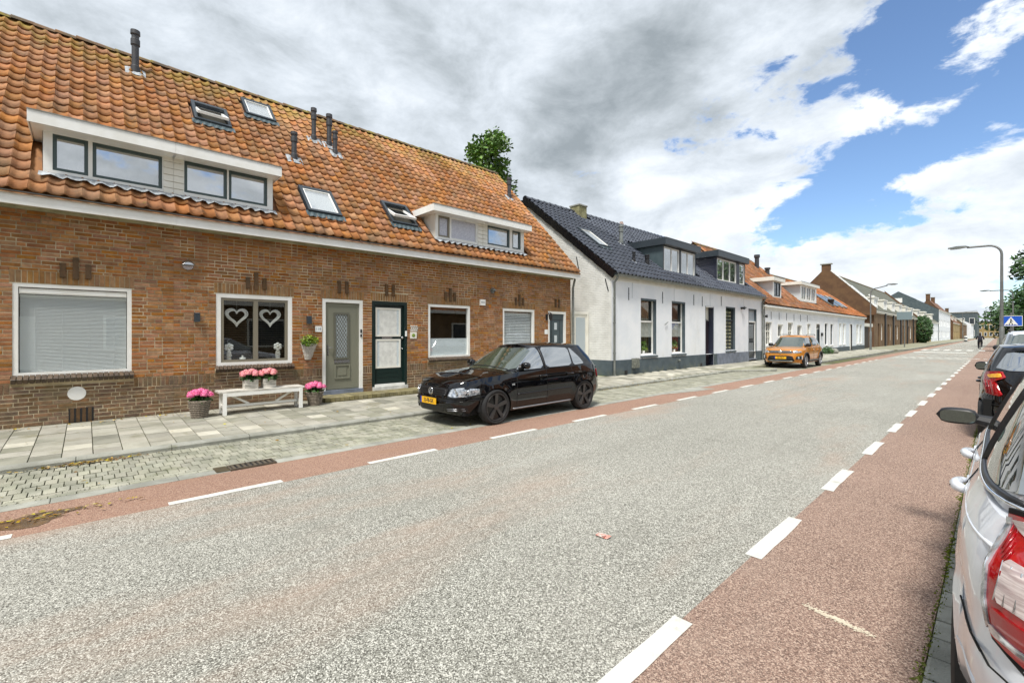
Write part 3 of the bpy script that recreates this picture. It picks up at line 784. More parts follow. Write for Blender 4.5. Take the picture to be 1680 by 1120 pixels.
def tile_places(y0, y1, w0, w1, pitch, gauge, holes, R0, D, Nn, rng, key='t', sc=1, ph=0):
    """holes: (y0, y1, w0, w1) on the slope"""
    out = []; nr = int((w1 - w0) / gauge)
    base = Matrix((( 0, D.x, Nn.x, 0), (1, 0, 0, 0), (0, D.z, Nn.z, 0), (0, 0, 0, 1)))
    base = Matrix(((0, D.x, Nn.x, 0), (1, D.y, Nn.y, 0), (0, D.z, Nn.z, 0), (0, 0, 0, 1)))
    i0 = math.ceil((y0 - ph) / pitch - .5); i1 = math.ceil((y1 - ph) / pitch - .5)
    for r in range(nr + 1):
        w = w0 + r * gauge
        for i in range(i0, i1):
            y = ph + (i + .5) * pitch
            if any(h[0] < y < h[1] and h[2] < w + gauge * .6 < h[3] for h in holes): continue
            p = R0 + D * w + Nn * (.03 + rng.gauss(0, .0025)) + Vector((0, y + rng.gauss(0, .003), 0))
            m = Matrix.Translation(p) @ base @ Matrix.Rotation(rng.gauss(0, .010), 4, 'Z') @ Matrix.Rotation(rng.gauss(0, .008), 4, 'Y')
            if sc != 1: m = m @ Matrix.Scale(sc, 4)
            out.append((key, m))
    return out
def skylight(parent, y, w, wd=.78, ht=.98, opened=0, frame='anthracite', R0=None, D=None, Nn=None, label=None):
    """roof window: y = near side, w = lower edge on the slope"""
    P = lambda a, b, c: on_roof(y + a, w + b, c, R0, D, Nn)
    D_, N_ = (D or TD), (Nn or TN)
    fw = .07
    mb = MB(); Y = Vector((0, 1, 0))
    for a0, a1, b0, b1 in ((0, fw, 0, ht), (wd - fw, wd, 0, ht), (fw, wd - fw, 0, fw), (fw, wd - fw, ht - fw - .02, ht)):
        mb.obox(P((a0 + a1) / 2, (b0 + b1) / 2, .07), Y * (a1 - a0) / 2, D_ * (b1 - b0) / 2, N_ * .055)
    o = obj('skylight', mb, frame, parent)
    if label: o['label'] = label
    mb = MB()
    if opened:
        mb.obox(P(wd / 2, ht / 2, .02), Y * (wd / 2 - fw), D_ * (ht / 2 - fw), N_ * .004); obj('inner_well', mb, 'dark_room', o)
        # sash turned about its middle: lower edge out
        a = opened; d2 = (D_ * math.cos(a) - N_ * math.sin(a)); n2 = (N_ * math.cos(a) + D_ * math.sin(a))
        c = P(wd / 2, ht * .55, .10)
        mb = MB(); h2 = ht / 2 - fw
        for s in (-1, 1):
            mb.obox(c + Y * s * (wd / 2 - fw - .02), Y * .03, d2 * h2, n2 * .03); mb.obox(c + d2 * s * (h2 - .035), Y * (wd / 2 - fw - .05), d2 * .035, n2 * .03)
        obj('sash', mb, 'white', o)
        mb = MB(); mb.obox(c, Y * (wd / 2 - fw - .05), d2 * (h2 - .07), n2 * .006); obj('pane', mb, 'mirrorglass', o)
    else:
        mb = MB(); mb.obox(P(wd / 2, ht / 2, .045), Y * (wd / 2 - fw), D_ * (ht / 2 - fw), N_ * .004); obj('blind', mb, 'blind', o)
        mb = MB()
        for a0, a1, b0, b1 in ((fw, fw + .03, fw, ht - fw), (wd - fw - .03, wd - fw, fw, ht - fw), (fw + .03, wd - fw - .03, fw, fw + .03), (fw + .03, wd - fw - .03, ht - fw - .05, ht - fw - .02)):
            mb.obox(P((a0 + a1) / 2, (b0 + b1) / 2, .08), Y * (a1 - a0) / 2, D_ * (b1 - b0) / 2, N_ * .03)
        obj('sash', mb, 'white' if frame == 'anthracite' else frame, o)
        mb = MB(); mb.obox(P(wd / 2, ht / 2, .09), Y * (wd / 2 - fw - .03), D_ * (ht / 2 - fw - .03), N_ * .004); obj('pane', mb, 'mirrorglass', o)
    mb = MB(); mb.grid([[P(-.06 + (wd + .12) * i / 14, -.17 + .0 * i, .075 + .012 * math.cos(i * 3.1)) for i in range(15)], [P(-.06 + (wd + .12) * i / 14, .02, .085) for i in range(15)]]); obj('flashing', mb, 'lead' if frame != 'anthracite' else 'darkpaint', o)
    return o
def vent_pipe(parent, y, w, h=.62, r=.06, cap=True, m='pipe', R0=None, D=None, Nn=None, fl=.24):
    b = on_roof(y, w, .03, R0, D, Nn); D_, N_ = (D or TD), (Nn or TN)
    mb = MB(); prof = [(r * 1.25, -.12), (r * 1.25, .12), (r, .14), (r, h * .62)]
    prof += [(r * 1.28, h * .64), (r * 1.28, h * .78), (r * 1.05, h * .80), (r * 1.05, h * .88), (r * 1.35, h * .90), (r * 1.3, h), (0, h + .01)] if cap else [(r, h), (0, h)]
    mb.lathe(prof, b, 14); o = obj('vent_pipe', mb, m, parent, smooth=True, auto=35)
    mb = MB(); rows = []
    for j in range(5):
        rows.append([on_roof(y + fl * (i / 6 - .5) * 1.6, w + fl * (j / 4 - .6) * 1.3, .062 + random.uniform(-.008, .012) - .02 * (j == 0) - .015 * (i in (0, 6)), R0, D, Nn) for i in range(7)])
    mb.grid(rows); obj('flashing', mb, 'lead', o)
    return o
def dormer(parent, X, y0, y1, z0, z1, fy0, fy1, fz0, fz1, fx, slopeX, wins, siding, cheeks=(1, 1), mats=('white', 'cream', 'greenwin'), side_m='cream', fw=.05, gm='dormerglass', lead=True, zroof=None, curt=None, frame_face=True):
    """flat dormer: body with cheeks and face, fascia board, windows in the face; slopeX(z) gives the roof's x at a height"""
    mb = MB()
    zt = fz1 - .03
    holes = [(a, b, c, d) for a, b, c, d, *_ in wins]
    wall_holes(mb, X, y0, y1, z0, z1, holes, .06)
    for k, y in enumerate((y0, y1)):
        if cheeks[k]:
            mb.face((X, y, z0), (X, y, z1), (slopeX(z1), y, z1))
    # flat roof slab with a soffit
    mb.face((fx - .02, fy0 + .02, fz0), (fx - .02, fy1 - .02, fz0), (slopeX(fz0), fy1 - .02, fz0), (slopeX(fz0), fy0 + .02, fz0))
    mb.face((fx - .02, fy0 + .02, zt), (fx - .02, fy1 - .02, zt), (slopeX(zt), fy1 - .02, zt), (slopeX(zt), fy0 + .02, zt))
    d = obj('dormer', mb, mats[0] if side_m == mats[0] else [mats[0]], parent)
    mb = MB()
    for k, y in enumerate((y0, y1)):
        if cheeks[k]:
            s = -.006 if k == 0 else .006
            mb.face((X, y + s, z0), (X, y + s, z1), (slopeX(z1), y + s, z1))
    if mb.v: obj('cheek', mb, side_m, d)
    mb = MB()
    mb.box(fx - .03, fy0, fz0, fx, fy1, fz1)
    if cheeks[0]: mb.prism([(fx - .03, fz0), (fx - .03, fz1), (slopeX(fz1), fz1), (slopeX(fz0), fz0)], 'Y', fy0, fy0 + .03)
    if cheeks[1]: mb.prism([(fx - .03, fz0), (fx - .03, fz1), (slopeX(fz1), fz1), (slopeX(fz0), fz0)], 'Y', fy1 - .03, fy1)
    obj('fascia', mb, mats[3] if len(mats) > 3 else mats[0], d)
    mb = MB(); mb.box(fx - .05, fy0 - .004, fz1, fx + .012, fy1 + .004, fz1 + .014); obj('roof_edge_trim', mb, 'zinc', d)
    for a, b, c, e, *o in wins:
        fm = o[0] if o else mats[2]; g = o[1] if len(o) > 1 else gm; mul = o[2] if len(o) > 2 else ()
        f = .012 if fm is None else fw
        mb = MB(); XF = X + .004 - .02
        fmat = fm or mats[0]
        mb.box(XF - .05, a, c, XF, a + f, e); mb.box(XF - .05, b - f, c, XF, b, e); mb.box(XF - .05, a + f, c, XF, b - f, c + f); mb.box(XF - .05, a + f, e - f, XF, b - f, e)
        for q in mul: mb.box(XF - .05, q - f * .45, c + f, XF - .004, q + f * .45, e - f)
        obj('window_frame', mb, fmat, d)
        mb = MB(); mb.box(XF - .04, a + f, c + f, XF - .034, b - f, e - f); obj('pane', mb, g, d)
        mb = MB(); mb.face((XF - .07, a, c), (XF - .07, b, c), (XF - .07, b, e), (XF - .07, a, e)); obj('curtain', mb, curt or 'curtain', d)
    for a, b, n in siding:
        h = (z1 - z0) / n
        for i in range(n):
            mb = MB(); mb.prism([(X + .002, z0 + i * h), (X + .026, z0 + i * h + .004), (X + .012, z0 + (i + 1) * h - .006), (X + .002, z0 + (i + 1) * h - .006)], 'Y', a, b); obj('siding_plank', mb, mats[1], d)
    if lead:
        mb = MB(); n = max(8, int((y1 - y0) / .045)); rows = [[], []]
        for i in range(n + 1):
            y = y0 - .05 + (y1 - y0 + .1) * i / n; zz = z0 - .01
            rows[0].append((X + .012, y, z0 + .03)); rows[1].append((slopeX(z0 - .12) + .10 + .022 * math.cos(2 * math.pi * y / .2055), y, z0 - .07 + random.uniform(-.015, .015) + .02 * math.cos(2 * math.pi * y / .2055)))
        mb.grid(rows); obj('flashing', mb, 'lead', d)
    return d
HOUSE = [  # name key, y0, y1, openings (y0,y1,z0,z1,type), label
    ('a', -6.0, 1.207, [(-.845, .60, .93, 2.425, 'w'), (-2.62, -1.66, .2, 2.43, 'd')], 'brown brick terraced house with wide white blind window and white dormer half'),
    ('b', 1.207, 5.055, [(1.885, 3.312, .958, 2.43, 'w'), (3.962, 4.940, .20, 2.435, 'd')], 'brown brick terraced house with white hearts in window and grey green door'),
    ('c', 5.055, 8.75, [(5.172, 6.160, .27, 2.445, 'd'), (6.80, 8.243, .955, 2.44, 'w')], 'brown brick terraced house with dark green door beside half frosted window'),
    ('d', 8.75, 12.83, [(9.531, 10.956, .955, 2.432, 'w'), (11.63, 12.58, .20, 2.415, 'd')], 'brown brick end terrace house with slatted white blind window behind black car')]
SX = lambda z: TR0.x - (z - TR0.z) / TSL
SKY = {'a': [], 'b': [], 'c': [], 'd': []}
def wof(z): return (z - TR0.z) / TD.z
HOLES = [(-.58, 3.0, wof(4.14), wof(5.2)), (6.98, 10.6, wof(4.16), wof(5.2)), (3.66, 4.50, wof(4.36), wof(5.12)), (5.82, 6.66, wof(4.47), wof(5.22)), (1.86, 2.62, wof(6.58), wof(7.28)), (3.10, 3.86, wof(7.40), wof(8.10))]
HS = {}
WTOP = 6.50
for hk, y0, y1, ops, lab in HOUSE:
    rng = random.Random(hash(hk) % 100 if False else ord(hk))
    t = thing('brick_house', lab, 'house', (FX, (y0 + y1) / 2, .0), group='brick terraced houses under one orange roof'); HS[hk] = t
    holes = [o[:4] for o in ops]
    mb = MB(); wall_holes(mb, FX - .005, y0, y1, -.05, 3.72, holes, .11)
    if hk == 'd':
        mb.face((FX - .005, y1, -.05), (-19, y1, -.05), (-19, y1, 3.72), (FX - .005, y1, 3.72)); mb.face((TR0.x - .3, y1 - .02, 3.7), (-14.8, y1 - .02, 8.4), (-19.3, y1 - .02, 3.7))
    if hk == 'a':
        mb.face((FX - .005, y0, -.05), (-19, y0, -.05), (-19, y0, 3.72), (FX - .005, y0, 3.72)); mb.face((TR0.x - .3, y0 + .02, 3.7), (-14.8, y0 + .02, 8.4), (-19.3, y0 + .02, 3.7))
    wall = obj('wall', mb, 'mortar', t)
    # bricks: lintels, sills, keystones are cut out of the courses
    cut = []; pl = []
    for a, b, c, d, ty in ops:
        cut.append((a, b, c if ty == 'w' else -1, d))
        cut.append((a - .035, b + .035, d, d + .205)); pl += uprights(a - .035, b + .035, d + .003, d + .205, 's', rng=rng)
        mid = (a + b) / 2
        ks = [(-.155, .12, .36), (0, .10, .47), (.155, .12, .36)] if ty == 'w' else [(-.10, .14, .43), (.08, .14, .43)]
        for o_, lo, hi in ks:
            pl.append(('k', bm_(FX + .032, mid + o_, d + (lo + hi) / 2, .075, hi - lo, .08)))
        if ty == 'w':
            cut.append((a - .02, b + .03, c - .135, c))
            n = round((b - a + .05) / .067); p = (b - a + .05) / n
            for i in range(n):
                m = Matrix.Translation((FX + .075, a - .02 + (i + .5) * p, c - .075)) @ Matrix.Rotation(math.radians(30) + rng.gauss(0, .01), 4, 'Y') @ Matrix.Diagonal((.16, p - .012, .088, 1))
                pl.append(('c', m))
    # sill mortar core
    mb = MB()
    for a, b, c, d, ty in ops:
        if ty == 'w': mb.prism([(FX - .02, c - .14), (FX + .015, c - .13), (FX + .050, c - .060), (FX - .02, c - .012)], 'Y', a - .02, b + .03)
    obj('sill_core', mb, 'mortar', t)
    sold = [(c, d) for c, d in cells(y0, y1, [v for o in ops for v in (o[0] - (.03 if o[4] == 'w' else 0), o[1] + (.03 if o[4] == 'w' else 0))]) if not any(o[0] - .04 < (c + d) / 2 < o[1] + .04 for o in ops)]
    for c, d in sold: pl += uprights(c, d, .66, .83, 'p', rng=rng); cut.append((c, d, .66, .83))
    pl += lay(y0, y1, -.004, .66, cut, rng, 'p')
    pl += lay(y0, y1, .66, .83, cut, rng, 'p')
    pl += lay(y0, y1, .83, 3.66, cut, rng, 'u')
    vis = [p for p in pl if depth_seen(p[1].translation) > 0 or hk == 'd' or p[1].translation.y > -1.6]
    pieces('brick', 'brickwork', t, BR, vis, 300)
    # roof: deck, tiles, ridge
    mb = MB(); ya, yb = y0, y1 + (.12 if hk == 'd' else 0)
    mb.face(on_roof(ya, -.05, -.01), on_roof(yb, -.05, -.01), on_roof(yb, WTOP, -.01), on_roof(ya, WTOP, -.01))
    bk = lambda y, w: Vector((-29.55 - on_roof(y, w, 0).x, y, on_roof(y, w, .05).z))
    mb.face(bk(ya, -.05), bk(yb, -.05), bk(yb, WTOP), bk(ya, WTOP))
    roof = obj('roof', mb, 'tile', t)
    rp = tile_places(ya, yb, 0.0, WTOP - .18, .2055, .28, HOLES, TR0, TD, TN, rng, ph=-6.0)
    pieces('roof_tile', 'roof_tiles', t, {'t': TILE}, [p for p in rp if p[1].translation.y > -3.2], 300)
    rd = MB(); n = 6
    rows = [[(math.cos(math.pi * k / n) * (.125 if j == 0 else .11), yy, math.sin(math.pi * k / n) * (.11 if j == 0 else .095)) for k in range(n + 1)] for j, yy in enumerate((0, .36))]
    lipr = [[(math.cos(math.pi * k / n) * .10, 0, math.sin(math.pi * k / n) * .085) for k in range(n + 1)]]
    rd.grid(lipr + rows); rm = rd.mesh('ridge_tile', 'ridge', smooth=False)
    top = on_roof(0, WTOP, 0); k = int((yb - ya) / .335)
    pieces('ridge_tile', 'ridge_tiles', t, {'r': rm}, [('r', Matrix.Translation((-14.80, ya + (yb - ya) * i / k, top.z + .02 + rng.gauss(0, .006))) @ Matrix.Rotation(rng.gauss(0, .01), 4, 'X')) for i in range(k)], 60)
    # eaves: fascia, soffit, gutter lip
    yb2 = yb + (.02 if hk == 'd' else -.0015)
    mb = MB(); mb.box(-10.30, ya, 3.60, -10.262, yb2, 3.79); obj('fascia', mb, 'white', t)
    mb = MB(); mb.box(FX - .05, ya, 3.635, -10.30, yb2 - .01, 3.655); mb.box(FX - .02, ya, 3.60, FX + .012, yb2 - .01, 3.633); obj('soffit', mb, mat('weathered_board', S(176, 170, 140), S(150, 146, 118), 4, rough=.8) if hk == 'a' else bpy.data.materials['weathered_board'], t)
    mb = MB(); mb.box(-10.31, ya, 3.79, -10.25, yb2, 3.803); obj('gutter_lip', mb, 'zinc', t)
    # interiors
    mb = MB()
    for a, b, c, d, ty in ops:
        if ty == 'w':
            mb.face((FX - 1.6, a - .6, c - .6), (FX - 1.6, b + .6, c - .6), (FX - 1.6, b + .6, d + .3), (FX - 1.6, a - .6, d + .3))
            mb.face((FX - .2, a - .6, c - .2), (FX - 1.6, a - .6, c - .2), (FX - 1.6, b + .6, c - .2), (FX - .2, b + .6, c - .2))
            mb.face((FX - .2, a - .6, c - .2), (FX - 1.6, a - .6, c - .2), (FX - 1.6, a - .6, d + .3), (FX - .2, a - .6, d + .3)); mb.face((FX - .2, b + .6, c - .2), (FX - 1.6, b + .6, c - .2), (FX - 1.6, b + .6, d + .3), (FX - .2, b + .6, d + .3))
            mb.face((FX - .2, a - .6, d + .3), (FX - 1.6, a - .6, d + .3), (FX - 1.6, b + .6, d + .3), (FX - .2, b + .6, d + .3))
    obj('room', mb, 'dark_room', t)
# ---- windows of the terrace
wa = window(HS['a'], FX - .012, -.845, .60, .93, 2.425, 'white', .062, .09, gm='frontglass')
wb = window(HS['b'], FX - .012, 1.885, 3.312, .958, 2.43, 'white', .085, .09)
mb = MB()
window(HS['b'], FX - .024, 1.885 + .086, 3.312 - .086, .958 + .086, 2.43 - .086, 'taupe', .05, .06, mull=(2.60,), bw=.085, name='casement')
for c in list(wb.children): bpy.data.objects.remove(c)
wc = window(HS['c'], FX - .012, 6.80, 8.243, .955, 2.44, 'white', .072, .09, gm='frontglass')
wd_ = window(HS['d'], FX - .012, 9.531, 10.956, .955, 2.432, 'white', .072, .09)
mb = MB(); mb.box(FX - .075, 6.88, 1.03, FX - .068, 8.17, 1.50); obj('frosted_film', mb, 'frosted', wc)
mb = MB()
for o_, y in (('a', -.845), ('c', 6.80), ('d', 9.531)): pass
# blinds
def blind(y0, y1, z0, z1, X, pitch, m, label, ang=.9, head=None, depth=.024):
    t = thing('venetian_blind', label, 'blind', (X, (y0 + y1) / 2, z0))
    n = int((z1 - z0) / pitch); ca, sa = math.cos(ang), math.sin(ang)
    me = None
    for i in range(n):
        z = z0 + (i + .5) * pitch
        if me is None:
            mb = MB(); mb.obox((0, 0, 0), (depth / 2 * ca, 0, -depth / 2 * sa), (0, (y1 - y0) / 2, 0), (sa * .0008, 0, ca * .0008)); me = mb.mesh('blind_slat', m)
        o = bpy.data.objects.new('slat', me); link(o, t, Matrix.Translation((X, (y0 + y1) / 2, z)))
    mb = MB()
    for k in range(4):
        y = y0 + (y1 - y0) * (k + .5) / 4; mb.box(X + depth * .5, y - .001, z0, X + depth * .5 + .001, y + .001, z1)
    obj('cord', mb, m, t)
    mb = MB(); mb.box(X - .03, y0, z1, X + .03, y1, z1 + .07); obj('head_rail', mb, head or m, t)
    return t
blind(-.77, .53, 1.0, 2.26, FX - .105, .0235, 'blind', 'closed white venetian blind filling the wide leftmost window', 1.0, depth=.027)
mb = MB(); mb.box(FX - .075, -.775, 2.26, FX - .030, .53, 2.345); obj('vent_grille', mb, 'white', wa)
mb = MB()
for z in (2.275, 2.33): mb.box(FX - .030, -.77, z, FX - .024, .525, z + .006)
obj('grille_lip', mb, 'cream', wa)
blind(2.0, 3.2, 1.05, 2.33, FX - .22, .048, 'blinddark', 'open taupe venetian blind behind the two white hearts', .12, depth=.045)
blind(9.61, 10.88, 1.06, 2.34, FX - .13, .05, 'blind', 'white wide slat venetian blind above the roof of the black car', .95, depth=.048)
# hearts and flower ornaments in the window
def heart(y, z, label):
    t = thing('wicker_heart', label, 'heart', (FX - .13, y, z - .28), group='white wicker hearts hanging in the window')
    for k in range(7):
        mb = MB(); pts = []
        s = .0118 * (1 - .06 * abs(k - 3) + random.uniform(-.05, .05)) ; dx = random.uniform(-.012, .012); sc = .82 + .055 * k
        for i in range(40):
            a = 2 * math.pi * i / 40
            hx = 16 * math.sin(a) ** 3; hz = 13 * math.cos(a) - 5 * math.cos(2 * a) - 2 * math.cos(3 * a) - math.cos(4 * a)
            pts.append((FX - .13 + dx + .004 * math.sin(a * 9 + k), y + hx * .0112 * sc + .003 * math.sin(a * 5 + k), z - .015 + hz * .0112 * sc + .003 * math.sin(a * 7 + 2 * k)))
        mb.tube(pts, .0068, 5, closed=True); obj('twig', mb, 'white', t)
    mb = MB(); mb.tube([(FX - .13, y, z + .08), (FX - .13, y, z + .34)], .002, 4); obj('string', mb, 'washedwood', t)
heart(2.27, 2.00, 'white wicker heart hanging in the left half of the window')
heart(2.90, 2.00, 'white wicker heart hanging in the right half of the window')
def flower_post(y, label):
    t = thing('flower_ornament', label, 'ornament', (FX - .12, y, 1.05), group='white flower ornaments on the window sill')
    mb = MB(); mb.prism([(-.035 + y, 1.05), (.035 + y, 1.05), (.04 + y, 1.24), (.02 + y, 1.27), (-.03 + y, 1.26), (-.045 + y, 1.2)], 'X', FX - .14, FX - .10); obj('post', mb, 'washedwood', t)
    mb = MB(); mb.tube([(FX - .095, y + .045 * math.sin(a), 1.18 + .02 * math.cos(a)) for a in [i * .7 for i in range(9)]], .006, 5, closed=True); obj('ribbon', mb, 'curtain', t)
    for k in range(6):
        a = k * math.pi / 3; mb = MB(); mb.lathe([(0, -.012), (.035, -.008), (.038, .0), (.035, .008), (0, .012)], (FX - .12, y + .052 * math.sin(a), 1.345 + .052 * math.cos(a)), 10, 'X'); obj('petal', mb, 'white', t, smooth=True)
    mb = MB(); mb.lathe([(0, -.012), (.026, -.01), (.026, .016), (0, .018)], (FX - .12, y, 1.345), 10, 'X'); obj('flower_centre', mb, 'cream', t, smooth=True)
flower_post(2.13, 'white wooden flower on a post, left end of the sill')
flower_post(3.05, 'white wooden flower on a post, right end of the sill')
t = thing('candle_jar', 'small white jar on the sill below the left heart', 'jar', (FX - .14, 2.38, 1.05)); mb = MB(); mb.lathe([(.05, 0), (.058, .02), (.058, .07), (.05, .08), (0, .08)], (FX - .14, 2.38, 1.05), 12); obj('jar', mb, 'white', t, smooth=True, auto=40)
mb = MB(); mb.lathe([(.02, .08), (.02, .12), (0, .125)], (FX - .14, 2.38, 1.05), 8); obj('candle', mb, 'curtain', t)
# ---- doors
def door_frame(parent, y0, y1, z0, z1, m, fw=.075, X=FX - .01, dep=.10):
    mb = MB(); mb.box(X - dep, y0, z0, X, y0 + fw, z1); mb.box(X - dep, y1 - fw, z0, X, y1, z1); mb.box(X - dep, y0 + fw, z1 - fw, X, y1 - fw, z1)
    d = obj('door', mb, m, parent); return d
X = FX
d = door_frame(HS['b'], 3.962, 4.940, .20, 2.435, 'white', .08); d['label'] = 'grey green front door with criss-cross grille in white frame'
mb = MB(); mb.box(X - .10, 4.042, .31, X - .055, 4.86, 2.355); obj('door_leaf', mb, 'greydoor', d)
mb = MB()
for a in ((4.06, 4.10), (4.80, 4.845)): mb.box(X - .056, a[0], .33, X - .048, a[1], 2.33)
mb.box(X - .056, 4.10, 2.27, X - .048, 4.80, 2.33); mb.box(X - .056, 4.10, .33, X - .048, 4.80, .43); obj('door_moulding', mb, 'greydoor', d)
mb = MB(); y0, y1, z0, z1 = 4.245, 4.61, 1.02, 2.12
for a in ((y0, z0, y0 + .045, z1), (y1 - .045, z0, y1, z1), (y0 + .045, z1 - .045, y1 - .045, z1), (y0 + .045, z0, y1 - .045, z0 + .045)): mb.box(X - .056, a[0], a[1], X - .028, a[2], a[3])
obj('glazing_bead', mb, 'greydoor2', d)
mb = MB(); mb.box(X - .054, y0 + .045, z0 + .045, X - .050, y1 - .045, z1 - .045); obj('door_glass', mb, 'frosted', d)
mb = MB(); n = 0
for s in (-1, 1):
    k = -20
    while k < 20:
        # diagonal line y = y0 + s*(z - c)
        c = z0 + k * .105; pts = []
        for q in range(0, 31):
            z = z0 + .045 + (z1 - z0 - .09) * q / 30; y = (y0 + y1) / 2 + s * (z - c) * .62
            if y0 + .045 <= y <= y1 - .045: pts.append((X - .042, y, z))
        if len(pts) > 1: mb.bar(pts[0], pts[-1], .010, .008)
        k += 1
obj('grille', mb, 'greydoor2', d)
mb = MB(); mb.box(X - .056, 4.25, .935, X - .034, 4.62, 1.005); obj('letter_slot', mb, 'steel', d)
mb = MB()
for a in ((4.26, .56, 4.29, .90), (4.60, .56, 4.63, .90), (4.29, .87, 4.60, .90), (4.29, .56, 4.60, .59)): mb.box(X - .056, a[0], a[1], X - .034, a[2], a[3])
mb.box(X - .056, 4.345, .64, X - .044, 4.545, .82); obj('raised_panel', mb, 'greydoor', d)
mb = MB(); mb.box(X - .056, 4.085, 1.12, X - .048, 4.12, 1.36); mb.tube([(X - .05, 4.10, 1.30), (X - .01, 4.10, 1.30), (X - .005, 4.20, 1.30)], .011, 8); obj('handle', mb, 'steel', d)
mb = MB(); mb.box(X - .09, 3.962 + .02, .20, X + .02, 4.94, .305); obj('threshold', mb, 'bluestone', d)
mb = MB(); mb.box(X - .012, 4.875, 1.65, X + .004, 4.915, 1.73); mb.box(X - .012, 4.875, 1.55, X + .006, 4.915, 1.61); obj('doorbell', mb, 'black', d)
# dark green door of the next house
d = door_frame(HS['c'], 5.172, 6.160, .30, 2.445, 'greenpaint', .085); d['label'] = 'dark green front door with two white framed curtained panes'
mb = MB(); mb.box(X - .10, 5.257, .36, X - .062, 6.075, 2.36); obj('door_leaf', mb, 'greenpaint', d)
for zc, (z0, z1) in (('u', (1.555, 2.285)), ('l', (.755, 1.49))):
    mb = MB(); y0, y1 = 5.29, 5.99
    for a in ((y0, z0, y0 + .045, z1), (y1 - .045, z0, y1, z1), (y0 + .045, z1 - .045, y1 - .045, z1), (y0 + .045, z0, y1 - .045, z0 + .045)): mb.box(X - .064, a[0], a[1], X - .044, a[2], a[3])
    o = obj('pane_frame', mb, 'cream', d)
    mb = MB(); mb.box(X - .060, y0 + .045, z0 + .045, X - .056, y1 - .045, z1 - .045); obj('door_glass', mb, 'frosted', d)
    mb = MB()
    for k in range(11):
        y = y0 + .13 + (y1 - y0 - .26) * k / 10; mb.box(X - .0555, y - .021, z0 + .047, X - .0535 + .001 * (k % 2), y + .021, z1 - .047)
    obj('door_curtain', mb, 'curtain', d)
mb = MB()
for k in range(3): mb.box(X - .064, 5.30, .40 + k * .115, X - .052, 5.99, .505 + k * .115)
obj('plank', mb, 'greenpaint', d)
mb = MB(); mb.box(X - .064, 5.47, 1.495, X - .050, 5.75, 1.55); obj('letter_slot', mb, 'steel', d)
mb = MB(); mb.lathe([(.02, 0), (.032, .02), (.03, .045), (0, .05)], (X - .062, 6.03, 1.52), 10, 'X'); mb.lathe([(.012, 0), (.018, .03), (0, .034)], (X - .062, 6.03, 1.24), 10, 'X'); obj('handle', mb, 'steel', d, smooth=True)
mb = MB(); mb.box(X - .09, 5.25, .30, X + .012, 6.08, .355); obj('threshold', mb, 'white', d)
mb = MB(); mb.box(X - .02, 5.19, .12, X + .035, 6.165, .298); obj('marble_step', mb, mat('marble', S(222, 222, 218), S(190, 190, 186), 5, rough=.35), d)
# anthracite door of the end house
d = door_frame(HS['d'], 11.63, 12.58, .20, 2.415, 'white', .085); d['label'] = 'anthracite front door with three small slit windows'
mb = MB(); mb.box(X - .11, 11.715, .25, X - .07, 12.495, 2.33); obj('door_leaf', mb, 'darkpaint', d)
mb = MB(); mb.box(X - .072, 11.72, 2.10, X - .062, 12.49, 2.14); mb.box(X - .072, 11.86, .3, X - .064, 11.88, 2.1); mb.box(X - .072, 12.30, .3, X - .064, 12.32, 2.1); obj('door_moulding', mb, 'anthracite', d)
for k in range(3):
    mb = MB(); mb.box(X - .071, 12.02, 1.78 - k * .44, X - .066, 12.16, 2.02 - k * .44); obj('slit_pane', mb, 'frosted', d)
# first house's own door, beyond the frame
d = door_frame(HS['a'], -2.62, -1.66, .20, 2.43, 'white', .08); mb = MB(); mb.box(X - .10, -2.54, .25, X - .055, -1.74, 2.35); obj('door_leaf', mb, 'greydoor', d)
# ---- fittings on the wall
def wall_lamp(y, z, par):
    mb = MB(); mb.box(X - .005, y - .045, z - .085, X + .085, y + .045, z + .085); o = obj('wall_lamp', mb, 'anthracite', par)
    mb = MB(); mb.box(X + .01, y - .035, z - .088, X + .07, y + .035, z - .086); mb.box(X + .01, y - .035, z + .086, X + .07, y + .035, z + .088); obj('lens', mb, 'frosted', o)
wall_lamp(1.565, 1.935, HS['b']); wall_lamp(3.655, 1.93, HS['b'])
mb = MB(); mb.box(X - .004, 3.80, 1.665, X + .012, 3.945, 1.795); o = obj('number_plate', mb, 'paper', HS['b'])
RZ = Matrix.Rotation(math.radians(90), 4, 'Z') @ Matrix.Rotation(math.radians(90), 4, 'X')     # text facing +X, reading towards +Y
text('number', '118', .095, 'inkgrey', o, Matrix.Translation((X + .013, 3.872, 1.73)) @ RZ, sx=.8)
def cowl(y, z, par, m1='steel', r=.10):
    mb = MB(); mb.lathe([(r, -.01), (r, .02), (r * .92, .035), (r * .9, .02)], (X, y, z), 20, 'X'); o = obj('wall_vent', mb, m1, par, smooth=True, auto=40)
    mb = MB(); rows = []
    for i in range(9):
        a = math.pi * i / 8
        rows.append([(X + .02 + .09 * math.sin(b), y + r * .9 * math.cos(a) , z + r * .9 * math.sin(a) * math.cos(b) ) for b in [k * math.pi / 2 / 6 for k in range(7)]])
    mb.grid(rows); obj('hood', mb, m1, o, smooth=True)
    mb = MB(); mb.lathe([(r * .88, .004), (0, .004)], (X, y, z), 16, 'X'); obj('opening', mb, 'black', o)
cowl(1.424, 2.93, HS['b']); cowl(9.10, 2.95, HS['d'], 'zinc', .085)
mb = MB(); mb.box(X - .003, 8.59, 2.48, X + .05, 8.785, 2.655); o = obj('alarm_box', mb, 'white', HS['c']); mb = MB(); mb.box(X + .05, 8.61, 2.56, X + .053, 8.765, 2.58); obj('stripe', mb, 'zinc', o)
